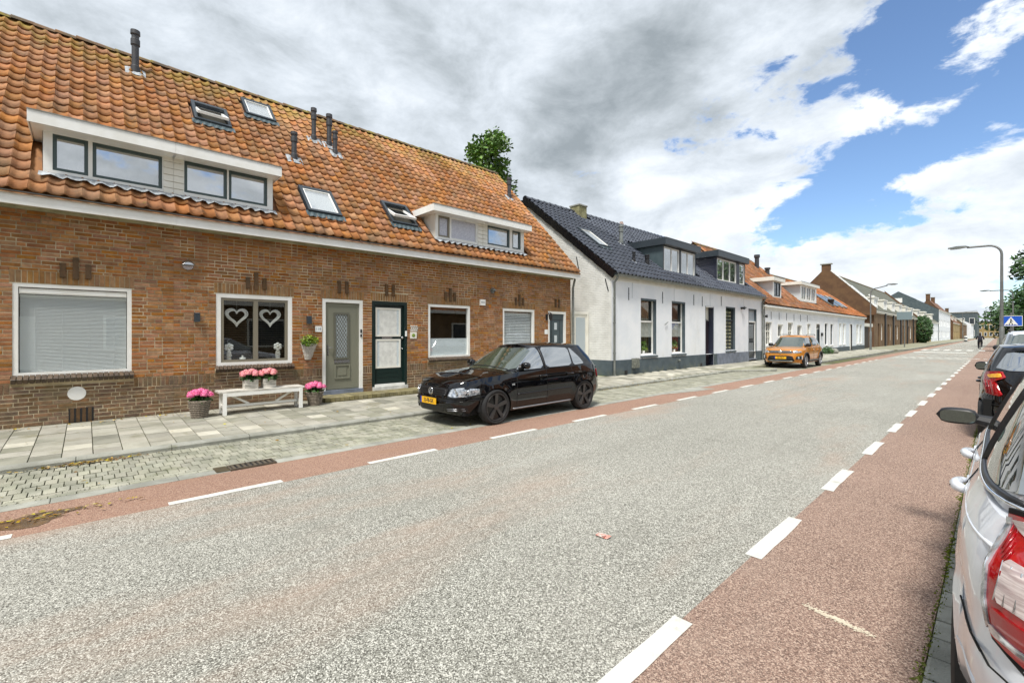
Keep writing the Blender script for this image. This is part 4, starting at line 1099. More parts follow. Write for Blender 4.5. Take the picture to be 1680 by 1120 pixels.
mb = MB(); mb.lathe([(.055, 0), (.05, .004), (0, .005)], (X, 9.0, 2.46), 14, 'X'); obj('rust_spot', mb, 'rust', HS['d'])
mb = MB(); mb.lathe([(.115, -.002), (.115, .006), (0, .008)], (X, -.11, .615), 28, 'X'); obj('painted_oval', mb, 'white', HS['a'])
for k in range(4):
    mb = MB(); y = -.19 + k * .073; mb.box(X - .02, y, .135, X + .004, y + .045, .36); obj('air_brick', mb, 'keystone', HS['a'])
mb = MB(); mb.box(X - .012, -.21, .13, X + .0025, .10, .365); obj('air_slot', mb, 'black', HS['a'])
# mosaic tiles, letter plate and bell next to the green door
mb = MB()
for r in range(3):
    for c in range(4): mb.box(X - .002, 6.25 + c * .055 + (.0 if r != 1 else .015), 1.70 + r * .055, X + .008, 6.29 + c * .055 + (.0 if r != 1 else .015), 1.738 + r * .055)
obj('mosaic_tile', mb, 'curtain', HS['c'])
mb = MB(); mb.box(X - .002, 6.24, 1.50, X + .02, 6.43, 1.675); o = obj('ceramic_plate', mb, 'cream', HS['c']); mb = MB(); mb.lathe([(.05, 0), (.04, .006), (0, .007)], (X + .02, 6.335, 1.585), 14, 'X'); obj('emblem', mb, 'leafyellow', o)
mb = MB(); mb.box(X - .01, 6.10, 1.56, X + .02, 6.14, 1.70); obj('doorbell', mb, 'paper', HS['c'])
mb = MB(); mb.box(X - .003, 11.45, 1.62, X + .012, 11.60, 1.78); obj('number_plate', mb, 'paper', HS['d'])
# lantern
mb = MB(); mb.box(X - .003, 11.50, 2.10, X + .03, 11.58, 2.30); mb.tube([(X + .02, 11.54, 2.2), (X + .12, 11.54, 2.36), (X + .2, 11.54, 2.34)], .012, 6); o = obj('lantern', mb, 'black', HS['d'])
mb = MB(); mb.lathe([(.02, 0), (.07, -.04), (.075, -.06), (.055, -.22), (.03, -.25), (0, -.25)], (X + .2, 11.54, 2.34), 8); obj('lantern_shade', mb, 'black', o)
# downpipe at the end of the terrace
mb = MB(); mb.tube([(-10.42, 12.86, 3.60), (-10.46, 12.88, 3.52), (-10.52, 12.9, 3.36), (-10.54, 12.9, 3.28)], .04, 10); mb.tube([(-10.54, 12.9, 3.29), (-10.54, 12.9, .1)], .042, 10); o = obj('downpipe', mb, 'zinc', HS['d'], smooth=True, auto=50)
for z in (2.9, 1.6): mb = MB(); mb.lathe([(.05, 0), (.05, .05)], (-10.54, 12.9, z), 10); obj('clip', mb, 'zinc', o)
# ---- dormers, roof windows, flues
DX = -10.65
dormer(HS['a'], DX, -.51, 1.205, 4.235, 4.97, -.67, 1.2055, 4.93, 5.12, -10.33, SX, [(-.40, .03, 4.315, 4.915), (.085, 1.04, 4.315, 4.915)], [(1.06, 1.205, 6)], (1, 0))
dormer(HS['b'], DX, 1.207, 2.93, 4.235, 4.97, 1.2085, 3.02, 4.93, 5.12, -10.33, SX, [(1.376, 2.085, 4.33, 4.93), (2.115, 2.825, 4.33, 4.93)], [(1.209, 1.365, 6)], (0, 1))
dormer(HS['c'], DX, 7.06, 8.745, 4.25, 4.98, 6.80, 8.749, 4.94, 5.12, -10.33, SX, [(7.16, 7.55, 4.34, 4.93, 'taupe', 'lace'), (7.605, 8.52, 4.35, 4.92, None, 'lace')], [(8.56, 8.745, 6)], (1, 0))
dormer(HS['d'], DX, 8.752, 10.50, 4.25, 4.98, 8.7515, 10.55, 4.94, 5.12, -10.33, SX, [(8.95, 9.87, 4.36, 4.95, 'greenwin'), (9.985, 10.36, 4.36, 4.95, 'greenwin')], [(8.755, 8.93, 6)], (0, 1))
skylight(HS['b'], 3.70, wof(4.36), .78, 1.02); 
skylight(HS['c'], 5.86, wof(4.48), .78, .98, opened=.32)
skylight(HS['b'], 1.87, wof(6.62), .76, .92, opened=.32); skylight(HS['b'], 3.12, wof(7.43), .74, .92)
vent_pipe(HS['a'], .87, wof(7.90), .98, .072); vent_pipe(HS['b'], 4.80, wof(7.18), .92, .062); vent_pipe(HS['c'], 5.22, wof(7.12), .92, .068); vent_pipe(HS['c'], 5.27, wof(6.80), .66, .06); vent_pipe(HS['b'], 3.94, wof(6.12), .70, .065)
vent_pipe(HS['d'], 12.36, wof(7.05), .80, .075)
# front steps
mb = MB(); mb.box(-10.55, 3.80, .06, -10.02, 6.42, .20); st = tag(obj('door_step', mb, 'sand'), 'low brick step in front of the grey and green doors', 'step')
pl = []
for i in range(24):
    y = 3.80 + .1092 * (i + .5); pl.append(('u', Matrix.Translation((-10.0, y, .17)) @ Matrix.Diagonal((.1, .1, .085, 1))))
    pl.append(('u', Matrix.Translation((-10.0, y, .09)) @ Matrix.Diagonal((.1, .1, .06, 1))))
    for j in range(3): pl.append(('u', flat(-10.12 - .19 * j, y, .215 + random.uniform(-.003, .003), .18, .1)))
pieces('brick', 'brickwork', st, {'u': unit_brick('step_brick', mat('mossy_step_brick', S(132, 124, 92), S(112, 104, 72), 6, rough=.9, bump=.3, rnd=.2))}, pl, 130)
# gate between the houses
t = thing('side_gate', 'cream framed side gate with grey panel between brick and white house', 'gate', (-10.62, 13.42, .1))
mb = MB(); 
for a in ((12.98, .1, 13.06, 2.46), (13.82, .1, 13.90, 2.46), (13.06, 2.36, 13.82, 2.46)): mb.box(-10.70, a[0], a[1], -10.60, a[2], a[3])
obj('gate_frame', mb, 'cream', t)
mb = MB(); mb.box(-10.69, 13.06, .12, -10.63, 13.82, 2.35); lf = obj('gate_leaf', mb, 'cream', t)
mb = MB(); mb.box(-10.632, 13.17, .75, -10.625, 13.71, 2.24); obj('gate_panel', mb, mat('pale_grey_panel', S(178, 188, 192), None, rough=.4), lf)
# ================================================================== white house with black roof
def house(label, cat='house', name='house', loc=(0, 0, 0), group=None): return thing(name, label, cat, loc, group=group)
def sash_window(par, X, y0, y1, z0, z1, fm, meet=.62, rec=.16, sill='plinthgrey', curtain=None, bars=0, reveal='plinthgrey', gm='glass', fw=.05, low_bars=0):
    """tall window set back in its reveal; returns the frame"""
    zm = z0 + (z1 - z0) * meet
    f = window(par, X - rec, y0, y1, z0, z1, fm, fw, .06, trans=(zm,), bw=.07, gm=gm, mull=())
    if bars:
        mb = MB()
        for k in range(1, bars + 1): y = y0 + (y1 - y0) * k / (bars + 1); mb.box(X - rec - .05, y - .011, z0 + fw, X - rec - .008, y + .011, z1 - fw)
        for k in range(1, low_bars + 1):
            for a, b in ((z0 + fw, zm), (zm, z1 - fw)):
                z = a + (b - a) * k / (low_bars + 1); mb.box(X - rec - .05, y0 + fw, z - .011, X - rec - .009, y1 - fw, z + .011)
        obj('glazing_bar', mb, fm, f)
    if sill:
        mb = MB(); mb.prism([(X - rec, z0 - .005), (X + .05, z0 - .045), (X + .05, z0 - .105), (X - rec, z0 - .105)], 'Y', y0 - .04, y1 + .06); obj('sill', mb, sill, f)
    if curtain:
        mb = MB(); a, b = curtain
        for k in range(24):
            y = y0 + .06 + (y1 - y0 - .12) * k / 23; mb.box(X - rec - .085 + .012 * (k % 2), y - .022, z0 + (z1 - z0) * a, X - rec - .080 + .012 * (k % 2), y + .022, z0 + (z1 - z0) * b)
        obj('net_curtain', mb, 'curtain', f)
    return f
WH = house('white plastered house with black tiled roof and two dark grey dormers', loc=(WX, 21.6, .1))
WOPS = [(15.92, 17.10, .80, 3.02), (18.40, 19.62, .80, 3.03), (21.68, 22.60, .10, 2.99), (24.08, 25.30, .80, 3.03), (27.20, 28.38, .18, 3.05)]
mb = MB(); wall_holes(mb, WX, 13.93, 29.32, .66, 3.72, WOPS, .2)
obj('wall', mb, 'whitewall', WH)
GB = mat('whitewashed_brick_gable', S(224, 224, 219), S(206, 206, 200), 2, rough=.85)
def brickbump(m, sc=1.0, strength=.35):
    nt = m.node_tree; N = nt.nodes; L = nt.links
    pos = N.new('ShaderNodeNewGeometry').outputs['Position']; sp = N.new('ShaderNodeSeparateXYZ'); L.new(pos, sp.inputs[0])
    ad = N.new('ShaderNodeMath'); L.new(sp.outputs[0], ad.inputs[0]); L.new(sp.outputs[1], ad.inputs[1])
    cb = N.new('ShaderNodeCombineXYZ'); L.new(ad.outputs[0], cb.inputs[0]); L.new(sp.outputs[2], cb.inputs[1])
    b = N.new('ShaderNodeTexBrick'); L.new(cb.outputs[0], b.inputs['Vector']); b.inputs['Scale'].default_value = 1
    b.inputs['Brick Width'].default_value = .22 * sc; b.inputs['Row Height'].default_value = .066 * sc; b.inputs['Mortar Size'].default_value = .008 * sc; b.inputs['Mortar Smooth'].default_value = .6
    bp = N.new('ShaderNodeBump'); bp.invert = True; bp.inputs['Strength'].default_value = strength; bp.inputs['Distance'].default_value = .012
    L.new(b.outputs['Fac'], bp.inputs['Height']); L.new(bp.outputs[0], N['Principled BSDF'].inputs['Normal'])
    return b
brickbump(GB, 1, .9)
layer(GB, S(200, 200, 196), 9, .55, .75, .4, stretch=(.3, .3, 3))
mb = MB(); Y = 13.93
mb.face((WX, Y, .66), (-18.4, Y, .66), (-18.4, Y, 3.75), (-14.02, Y, 7.25), (WX, Y, 3.75)); obj('gable_wall', mb, GB, WH)
mb = MB(); mb.face((-18.4, Y, .66), (-18.4, 29.3, .66), (-18.4, 29.3, 3.75), (-18.4, Y, 3.75)); mb.face((WX, 29.32, .66), (-18.4, 29.32, .66), (-18.4, 29.32, 3.75), (-14.02, 29.32, 7.25), (WX, 29.32, 3.75)); obj('rear_wall', mb, 'whitewall', WH)
mb = MB(); wall_holes(mb, WX + .02, 13.91, 29.32, -.05, .66, [o for o in WOPS if o[2] < .5], .2); mb.face((WX + .02, 13.91, -.05), (-18.4, 13.91, -.05), (-18.4, 13.91, .66), (WX + .02, 13.91, .66))
mb.face((WX + .02, 13.91, .66), (WX + .02, 29.32, .66), (WX - .01, 29.32, .66), (WX - .01, 13.91, .66)); mb.face((WX + .02, 13.91, .66), (WX + .02, 13.94, .66), (-18.4, 13.94, .66), (-18.4, 13.91, .66))
obj('plinth', mb, 'plinthgrey', WH)
for (a, b) in ((23.0, 23.7), (23.72, 24.4), (24.42, 25.1), (25.12, 25.8), (25.82, 26.5), (26.52, 27.18)):
    mb = MB(); mb.box(WX + .018, a, .0, WX + .036, b - .012, .655); obj('plinth_slab', mb, 'bluestone', WH)
mb = MB(); mb.box(WX + .0, 13.93, 3.60, WX + .03, 29.32, 3.80); obj('frieze_board', mb, 'cream', WH)
mb = MB()
for y in (15.3, 18.6, 22.2, 26.5): mb.box(WX - .002, y, 3.0, WX + .004, y + .008, 3.6)
obj('hairline', mb, 'plinthgrey', WH)
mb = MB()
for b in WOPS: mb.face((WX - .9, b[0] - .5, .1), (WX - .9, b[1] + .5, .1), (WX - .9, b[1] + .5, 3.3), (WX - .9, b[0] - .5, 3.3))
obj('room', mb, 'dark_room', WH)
for k, o in enumerate(WOPS):
    if o[2] > .5 and k < 3: sash_window(WH, WX, o[0], o[1], o[2], o[3], 'white', .60, .14, 'plinthgrey', (.32, .58), gm='glass')
    # dark painted reveal of every opening, on the far side and above
    mb = MB(); mb.box(WX - .19, o[1] - .012, o[2], WX + .002, o[1] + .001, o[3]); mb.box(WX - .19, o[0], o[3] - .05, WX + .006, o[1], o[3] + .02); obj('reveal', mb, 'plinthgrey' if k != 2 else 'whitewall', WH)
f = sash_window(WH, WX, 24.08, 25.30, .80, 3.03, 'anthracite', .70, .10, 'plinthgrey', None, bars=1, low_bars=0)
t = thing('roller_blind', 'cream striped blind behind the third tall window of the white house', 'blind', (WX - .2, 24.7, .8))
for k in range(11): mb = MB(); mb.box(WX - .205, 24.12, .88 + k * .185, WX - .20, 25.26, .98 + k * .185); obj('stripe', mb, mat('cream_fabric', S(214, 206, 170), None, rough=.8) if k == 0 else bpy.data.materials['cream_fabric'], t)
t = thing('curtain', 'red curtain behind the second window of the white house', 'curtain', (WX - .3, 19.2, .8))
M['red'] = mat('red_fabric', S(150, 44, 34), S(120, 34, 28), 6, rough=.8)
mb = MB()
for k in range(14): mb.box(WX - .34 + .03 * (k % 2), 18.75 + k * .055, .9, WX - .33 + .03 * (k % 2), 18.80 + k * .055, 2.1)
obj('drape', mb, 'red', t)
t = thing('curtain', 'dark green curtain behind the first window of the white house', 'curtain', (WX - .3, 16.6, .8)); mb = MB()
for k in range(12): mb.box(WX - .34 + .03 * (k % 2), 16.35 + k * .055, .9, WX - .33 + .03 * (k % 2), 16.40 + k * .055, 3.0)
obj('drape', mb, mat('olive_fabric', S(92, 96, 60), S(66, 70, 46), 7, rough=.8), t)
def leafball(name, c, r, n, m, parent, size=.05, squash=(1, 1, 1), kind=None, hollow=.4, rng=random):
    mb = MB()
    for i in range(n):
        d = Vector((rng.gauss(0, 1), rng.gauss(0, 1), rng.gauss(0, 1))).normalized() * r * (hollow + (1 - hollow) * rng.random() ** .6)
        p = Vector(c) + Vector((d.x * squash[0], d.y * squash[1], d.z * squash[2]))
        a = Vector((rng.gauss(0, 1), rng.gauss(0, 1), rng.gauss(0, .6))).normalized(); b = a.orthogonal().normalized(); s = size * rng.uniform(.6, 1.3)
        q = a.cross(b)
        mb.face(p - a * s, p + b * s * .45 + q * s * .1, p + a * s, p - b * s * .45 + q * s * .1)
    return obj(name, mb, m, parent, fix=False, kind=kind)
for y, lab, fl in ((16.45, 'yellow flowering plant on the first window sill of the white house', 'leafyellow'), (19.0, 'red flowering plant on the second window sill of the white house', 'red')):
    t = thing('pot_plant', lab, 'plant', (WX - .24, y, .84)); mb = MB(); mb.lathe([(.07, 0), (.09, .12), (0, .12)], (WX - .24, y, .84), 10); obj('pot', mb, 'white', t)
    leafball('foliage', (WX - .24, y + .05, 1.12), .24, 160, 'leaf', t, .05, (.4, 1, 1)); leafball('blossom', (WX - .22, y + .1, 1.02), .2, 60, fl, t, .035, (.4, 1.4, .6))
# doors of the white house
mb = MB(); mb.box(WX - .30, 21.68, .10, WX - .24, 22.60, 2.28); d = obj('door', mb, mat('dark_brown_door', S(44, 34, 40), None, rough=.4), WH); d['label'] = 'dark recessed door under an arched fanlight'
mb = MB(); mb.box(WX - .30, 21.68, 2.20, WX - .25, 22.60, 2.99); obj('fanlight', mb, 'cream', d)
mb = MB()
for k in range(9): a = math.pi * k / 8; mb.box(WX - .248, 22.14 - .45 * math.cos(a) - .05, 2.15, WX - .244, 22.14 - .45 * math.cos(a) + .05, 2.17 + .22 * math.sin(a))
obj('door_arch', mb, 'black', d)
mb = MB(); mb.box(WX - .24, 22.585, .1, WX - .0, 22.615, 2.99); obj('dark_reveal', mb, 'anthracite2', d)
mb = MB(); mb.box(WX - .14, 27.28, .26, WX - .08, 28.30, 2.30); d = obj('door', mb, 'anthracite', WH); d['label'] = 'glazed dark door with iron grilles and grey panel above'
mb = MB()
for a in ((27.20, .18, 27.28, 2.38), (28.30, .18, 28.38, 2.38), (27.28, 2.30, 28.30, 2.38)): mb.box(WX - .16, a[0], a[1], WX - .03, a[2], a[3])
obj('door_frame', mb, 'white', d)
mb = MB(); mb.box(WX - .16, 27.20, 2.385, WX - .10, 28.38, 3.05); obj('top_panel', mb, mat('grey_panel', S(164, 174, 182), None, rough=.5), d)
for k in range(2):
    mb = MB(); mb.box(WX - .079, 27.42, .45 + k * .95, WX - .074, 28.16, 1.15 + k * .95 + .08 * k); p = obj('door_glass', mb, 'frosted', d)
mb = MB()
for k in range(2):
    for q in range(6): mb.bar((WX - .065, 27.46 + q * .13, .45 + k * .95), (WX - .065, 27.46 + q * .13, 1.2 + k * .95), .02)
obj('iron_grille', mb, 'black', d)
mb = MB(); mb.box(WX - .14, 27.20, .08, WX + .02, 28.38, .255); obj('door_step', mb, 'bluestone', d)
# wall anchors, meter box, lamps, vents
for y, z in ((15.05, 3.15), (17.60, 3.15), (20.45, 3.2), (21.33, 3.18), (23.5, 3.3)):
    mb = MB(); mb.bar((WX + .012, y, z - .24), (WX + .012, y, z + .24), .022, .018); mb.bar((WX + .014, y - .03, z), (WX + .014, y + .03, z), .02, .014); obj('wall_anchor', mb, 'anthracite', WH)
for x, z0_, z1_ in ((-12.9, 5.72, 5.12), (-11.2, 4.62, 4.0), (-9.86, 3.66, 3.2)):
    mb = MB(); mb.bar((x, 13.915, z0_), (x + .14, 13.915, z1_), .03, .02); obj('wall_anchor', mb, 'black', WH)
mb = MB(); mb.box(WX + .01, 15.24, .33, WX + .14, 15.60, .70); mb.box(WX + .14, 15.26, .36, WX + .15, 15.58, .67); o = obj('meter_box', mb, mat('weathered_plastic', S(130, 132, 122), S(96, 98, 90), 12, rough=.7), WH)
mb = MB(); mb.lathe([(.05, 0), (.06, .06), (.03, .1), (0, .1)], (WX + .03, 18.95, .48), 10, 'X'); obj('spout', mb, 'zinc', WH)
for y in (14.75, 21.1): mb = MB(); mb.box(WX + .015, y, .12, WX + .026, y + .2, .26); obj('air_vent', mb, 'black', WH)
mb = MB(); mb.bar((WX + .06, 17.72, 2.02), (WX + .05, 17.98, 2.14), .03, .02); mb.bar((WX + .02, 17.8, 2.06), (WX + .06, 17.8, 2.06), .02); obj('shutter_hook', mb, 'zinc', WH)
mb = MB(); mb.lathe([(.06, 0), (.06, .12), (.09, .2), (0, .2)], (WX, 26.1, 3.05), 10, 'X'); mb.tube([(WX + .1, 26.1, 3.05), (WX + .16, 26.4, 3.08)], .03, 6); obj('wall_light', mb, 'black', WH)
# roof of the white house
WR0 = Vector((-9.42, 0, 3.80)); WSL = .80
WD = Vector((-1, 0, WSL)).normalized(); WN = Vector((WSL, 0, 1)).normalized(); WTOPW = 4.6 * math.sqrt(1 + WSL * WSL)
BT = tile_mesh('black_roof_tile', 'blacktile', w=.26, l=.37, amp=.034, up=.04)
WSX = lambda z: WR0.x - (z - WR0.z) / WSL
ww = lambda z: (z - WR0.z) / WD.z
wh_holes = [(18.72, 22.3, ww(4.46), ww(6.0)), (24.5, 28.85, ww(4.52), ww(6.4)), (15.2, 16.05, ww(5.2), ww(6.12)), (17.15, 17.75, ww(7.05), 9)]
mb = MB(); P = lambda y, w: on_roof(y, w, 0, WR0, WD, WN)
mb.face(P(13.9, 0), P(29.35, 0), P(29.35, WTOPW), P(13.9, WTOPW)); q = lambda y, w: Vector((-28.04 - P(y, w).x, y, P(y, w).z)); mb.face(q(13.9, 0), q(29.35, 0), q(29.35, WTOPW), q(13.9, WTOPW)); obj('roof', mb, 'blacktile', WH)
rng = random.Random(5)
pieces('roof_tile', 'roof_tiles', WH, {'t': BT}, tile_places(13.95, 29.35, .02, WTOPW - .2, .262, .33, wh_holes, WR0, WD, WN, rng, ph=13.95), 300)
rd = MB(); rows = [[(math.cos(math.pi * k / 6) * a, yy, math.sin(math.pi * k / 6) * a * .9) for k in range(7)] for a, yy in ((.10, 0), (.14, 0), (.115, .4))]; rd.grid(rows); rm = rd.mesh('ridge_tile', 'blacktile')
pieces('ridge_tile', 'ridge_tiles', WH, {'r': rm}, [('r', Matrix.Translation((-14.02, 13.88 + .385 * i, 7.50))) for i in range(40) if not 8 < i < 10], 60)
vt = MB(); vt.prism([(-.05, -.18), (.04, -.18), (.06, .06), (-.05, .08)], 'X', 0, .34); vt = vt.mesh('verge_tile', 'blackpaint')
bas = Matrix(((WD.x, 0, WN.x, 0), (WD.y, 1, WN.y, 0), (WD.z, 0, WN.z, 0), (0, 0, 0, 1)))
pieces('verge_tile', 'verge_tiles', WH, {'v': vt}, [('v', Matrix.Translation(on_roof(13.90, .0 + .33 * i, .0 + .012 * (i % 2), WR0, WD, WN)) @ bas) for i in range(18)], 60)
mb = MB(); mb.box(-14.25, 13.86, 7.1, -13.8, 13.95, 7.45); mb.bar((-14.2, 13.9, 7.3), (-18.5, 13.9, 3.9), .1, .3); obj('verge_board', mb, 'blackpaint', WH)
mb = MB(); rows = [[(-9.38 + .075 * math.cos(a), y, 3.80 + .075 * math.sin(a)) for a in [math.pi + math.pi * k / 6 for k in range(7)]] for y in (13.9, 29.35)]; mb.grid(rows); obj('gutter', mb, 'zinc', WH)
for y, zt in ((14.02, 3.72), (29.2, 3.70)):
    mb = MB(); mb.tube([(-9.38, y, 3.74), (-9.42, y, 3.62), (WX + .07, y, 3.5), (WX + .07, y, .06)], .042, 10); o = obj('downpipe', mb, 'zinc', WH, smooth=True, auto=50)
    for z in (2.9, 2.0, .9): mb = MB(); mb.lathe([(.05, 0), (.05, .06)], (WX + .07, y, z), 10); obj('clip', mb, 'zinc', o)
def wdormer(par, X, y0, y1, z0, z1, fz1, fy0, fy1, wins, cheek, planks=None, fas='anthracite', face=None):
    d = dormer(par, X, y0, y1, z0, z1, fy0, fy1, z1 - .02, fz1, X + .22, WSX, wins, [], (1, 1), (face or 'anthracite', 'white', 'white', fas), cheek, fw=.06, lead=False, gm='dormerglass')
    if planks:
        for k in range(planks):
            h = (z1 - z0) / planks; a = z0 + k * h; b = a + h - .012
            mb = MB(); mb.prism([(X - .01, a), (max(WSX(a), -20) , a), (WSX(b), b), (X - .01, b)], 'Y', y0 - .03, y0 - .008); obj('siding_plank', mb, cheek, d)
    return d
wdormer(WH, -10.22, 18.78, 22.0, 4.40, 5.62, 5.90, 18.62, 22.10, [(18.88, 20.32, 4.44, 5.56, 'white', 'dormerglass', (19.62,)), (20.50, 21.92, 4.44, 5.56, 'white', 'dormerglass', (21.2,))], 'darkpaint')
wdormer(WH, -10.28, 24.55, 28.55, 4.48, 5.78, 6.08, 24.30, 28.62, [(24.66, 27.28, 4.54, 5.72, 'white', 'dormerglass', (25.5, 26.4)), (27.72, 28.50, 4.54, 5.72, 'white')], 'anthracite2', 9, face='anthracite2')
skylight(WH, 15.22, ww(5.17), .80, 1.42, frame='anthracite', R0=WR0, D=WD, Nn=WN)
vent_pipe(WH, 17.95, ww(5.75), .85, .09, R0=WR0, D=WD, Nn=WN, m='zinc'); vent_pipe(WH, 16.75, ww(4.62), .42, .06, R0=WR0, D=WD, Nn=WN, m='black'); vent_pipe(WH, 17.8, ww(4.62), .42, .085, R0=WR0, D=WD, Nn=WN, m='black')
mb = MB(); mb.box(-14.20, 17.16, 6.8, -13.65, 17.74, 7.78); o = obj('chimney', mb, mat('mossy_chimney', S(150, 146, 110), S(116, 112, 78), 3, rough=.9, bump=.4), WH)
mb = MB(); mb.box(-14.24, 17.13, 7.78, -13.61, 17.77, 7.84); obj('chimney_cap', mb, 'concrete', o)
mb = MB(); mb.lathe([(.12, 0), (.10, .3), (.14, .34), (.08, .5), (0, .5)], (-14.5, 22.0, 7.45), 10); obj('flue', mb, mat('terracotta', S(150, 130, 120), None, rough=.8), WH)
# ================================================================== cottages
def slope_house_tiles(par, y0, y1, ex, ez, rx, rzf, pitch, gauge, holes, m, rng, name='roof_tile', amp=.025, lim=60, n=4):
    tm = tile_mesh('pantile', m, w=pitch, l=gauge * 1.12, amp=amp, n=n, up=.03)
    out = []; i = 0; ny = int((y1 - y0) / pitch)
    for i in range(ny):
        y = y0 + (i + .5) * pitch; rz = rzf(y); d = Vector((rx - ex, 0, rz - ez)); Ls = d.length; d.normalize(); nn = Vector((-d.z * -1, 0, -d.x)).normalized()
        nn = Vector((d.z, 0, -d.x))
        base = Matrix(((0, d.x, nn.x, 0), (1, 0, 0, 0), (0, d.z, nn.z, 0), (0, 0, 0, 1)))
        for r in range(int(Ls / gauge) + 1):
            w = r * gauge
            if any(h[0] < y < h[1] and h[2] < ez + d.z * (w + gauge * .5) < h[3] for h in holes): continue
            p = Vector((ex, y, ez)) + d * w + nn * (.03 + rng.gauss(0, .004))
            out.append(('t', Matrix.Translation(p) @ base @ Matrix.Rotation(rng.gauss(0, .02), 4, 'Z')))
    pieces(name, name + 's', par, {'t': tm}, out, lim)
def gable_house(label, X, y0, y1, eave, rx, rz, wallm, roofm, ops, loc=None, plinth=None, back=None, hipz=None, group=None, gut='white', wall_bump=True, depth=.12, sidem=None):
    t = house(label, loc=(X, (y0 + y1) / 2, .1), group=group)
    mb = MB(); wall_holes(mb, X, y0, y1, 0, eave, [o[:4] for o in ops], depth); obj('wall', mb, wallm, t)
    bx = 2 * rx - X
    rzf = rz if callable(rz) else (lambda y: rz)
    mb = MB()
    for y in (y0, y1): mb.face((X, y, 0), (bx, y, 0), (bx, y, eave), (rx, y, rzf(y) - .08), (X, y, eave))
    mb.face((bx, y0, 0), (bx, y1, 0), (bx, y1, eave), (bx, y0, eave)); obj('gable_wall', mb, sidem or wallm, t)
    mb = MB(); ys = [y0 + (y1 - y0) * k / 20 for k in range(21)]
    mb.grid([[(X + .18, y, eave) for y in ys], [(rx, y, rzf(y)) for y in ys], [(bx - .1, y, eave) for y in ys]]); obj('roof', mb, roofm, t)
    mb = MB(); mb.box(X - .02, y0, eave - .16, X + .2, y1, eave - .04); mb.box(X - .02, y0, eave - .30, X + .06, y1, eave - .16); obj('eaves_board', mb, gut, t)
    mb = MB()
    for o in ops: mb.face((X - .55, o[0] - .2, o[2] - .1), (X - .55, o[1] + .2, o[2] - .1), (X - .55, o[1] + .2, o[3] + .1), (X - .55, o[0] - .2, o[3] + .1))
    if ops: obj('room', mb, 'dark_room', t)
    if plinth:
        mb = MB(); wall_holes(mb, X + .02, y0, y1, 0, plinth[0], [o[:4] for o in ops if o[2] < .5], .12); mb.face((X + .02, y0, plinth[0]), (X + .02, y1, plinth[0]), (X - .01, y1, plinth[0]), (X - .01, y0, plinth[0])); obj('plinth', mb, plinth[1], t)
    return t
rz1 = lambda y: 7.6 if y < 39.3 else max(6.85, 7.6 - (y - 39.3) * .16)
c1 = [(29.95, 30.98, 1.0, 2.36, 'w'), (32.15, 33.1, 1.45, 2.24, 's'), (34.2, 35.28, 1.0, 2.40, 'w'), (36.25, 37.3, 1.45, 2.25, 's'), (38.7, 39.5, 1.2, 2.38, 'w'), (41.1, 42.0, .15, 2.42, 'd'), (43.6, 44.5, .80, 2.50, 'n'), (45.4, 46.3, .78, 2.48, 'n')]
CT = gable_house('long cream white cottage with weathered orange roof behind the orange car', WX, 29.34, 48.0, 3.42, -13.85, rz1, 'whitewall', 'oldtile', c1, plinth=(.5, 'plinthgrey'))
c2 = [(48.5, 49.3, .78, 2.58, 'n'), (49.9, 50.8, .78, 2.58, 'n'), (52.6, 53.6, .15, 2.58, 'd'), (55.6, 56.7, .76, 2.6, 'n'), (57.2, 58.3, .76, 2.6, 'n')]
C2 = gable_house('pale blue white cottage with bright orange roof and row of skylights', WX, 48.01, 59.6, 3.42, -13.85, 6.85, mat('pale_blue_plaster', S(222, 230, 236), S(212, 222, 230), 1, rough=.8), 'oldtile2', c2, plinth=(.52, 'plinthgrey'))
for par, ops, lab in ((CT, c1, 0), (C2, c2, 1)):
    for a, b, c, d_, ty in ops:
        if ty == 'w': sash_window(par, WX, a, b, c, d_, 'cream', .6, .09, 'white', None, bars=2, low_bars=1, fw=.05)
        elif ty == 's': window(par, WX - .07, a, b, c, d_, 'cream', .07, .06)
        elif ty == 'n':
            if lab: sash_window(par, WX, a, b, c, d_, 'white', .6, .06, 'white', (.0, 1), gm='glass', fw=.09)
            else: sash_window(par, WX, a, b, c, d_, 'anthracite', .6, .08, 'white', None, gm='glass', fw=.05)
        else:
            mb = MB(); mb.box(WX - .12, a, c, WX - .06, b, d_ - (.42 if not lab else 0)); dd = obj('door', mb, 'plinthgrey' if not lab else 'white', par)
            if not lab: window(par, WX - .06, a, b, d_ - .40, d_, 'white', .05, .05, name='fanlight')
            mb = MB(); mb.lathe([(.03, 0), (.03, .05)], (WX - .06, a + .12, 1.1), 8, 'X'); obj('handle', mb, 'steel', dd)
for par, ops in ((CT, c1), (C2, c2)):
    for a, b, c, d_, ty in ops:
        mb = MB()
        for q in ((a - .07, c - .02, a, d_ + .07), (b, c - .02, b + .07, d_ + .07), (a, d_, b, d_ + .07)): mb.box(WX, q[0], q[1], WX + .018, q[2], q[3])
        obj('window_surround', mb, 'white', par)
rng = random.Random(11)
slope_house_tiles(CT, 29.5, 48.0, WX + .2, 3.43, -13.85, lambda y: rz1(y) + .02, .225, .29, [(32.4, 34.7, 3.95, 5.35), (38.4, 43.8, 4.05, 5.55)], 'oldtile', rng)
slope_house_tiles(C2, 48.05, 59.7, WX + .2, 3.43, -13.85, lambda y: 6.87, .225, .29, [], 'oldtile2', rng)
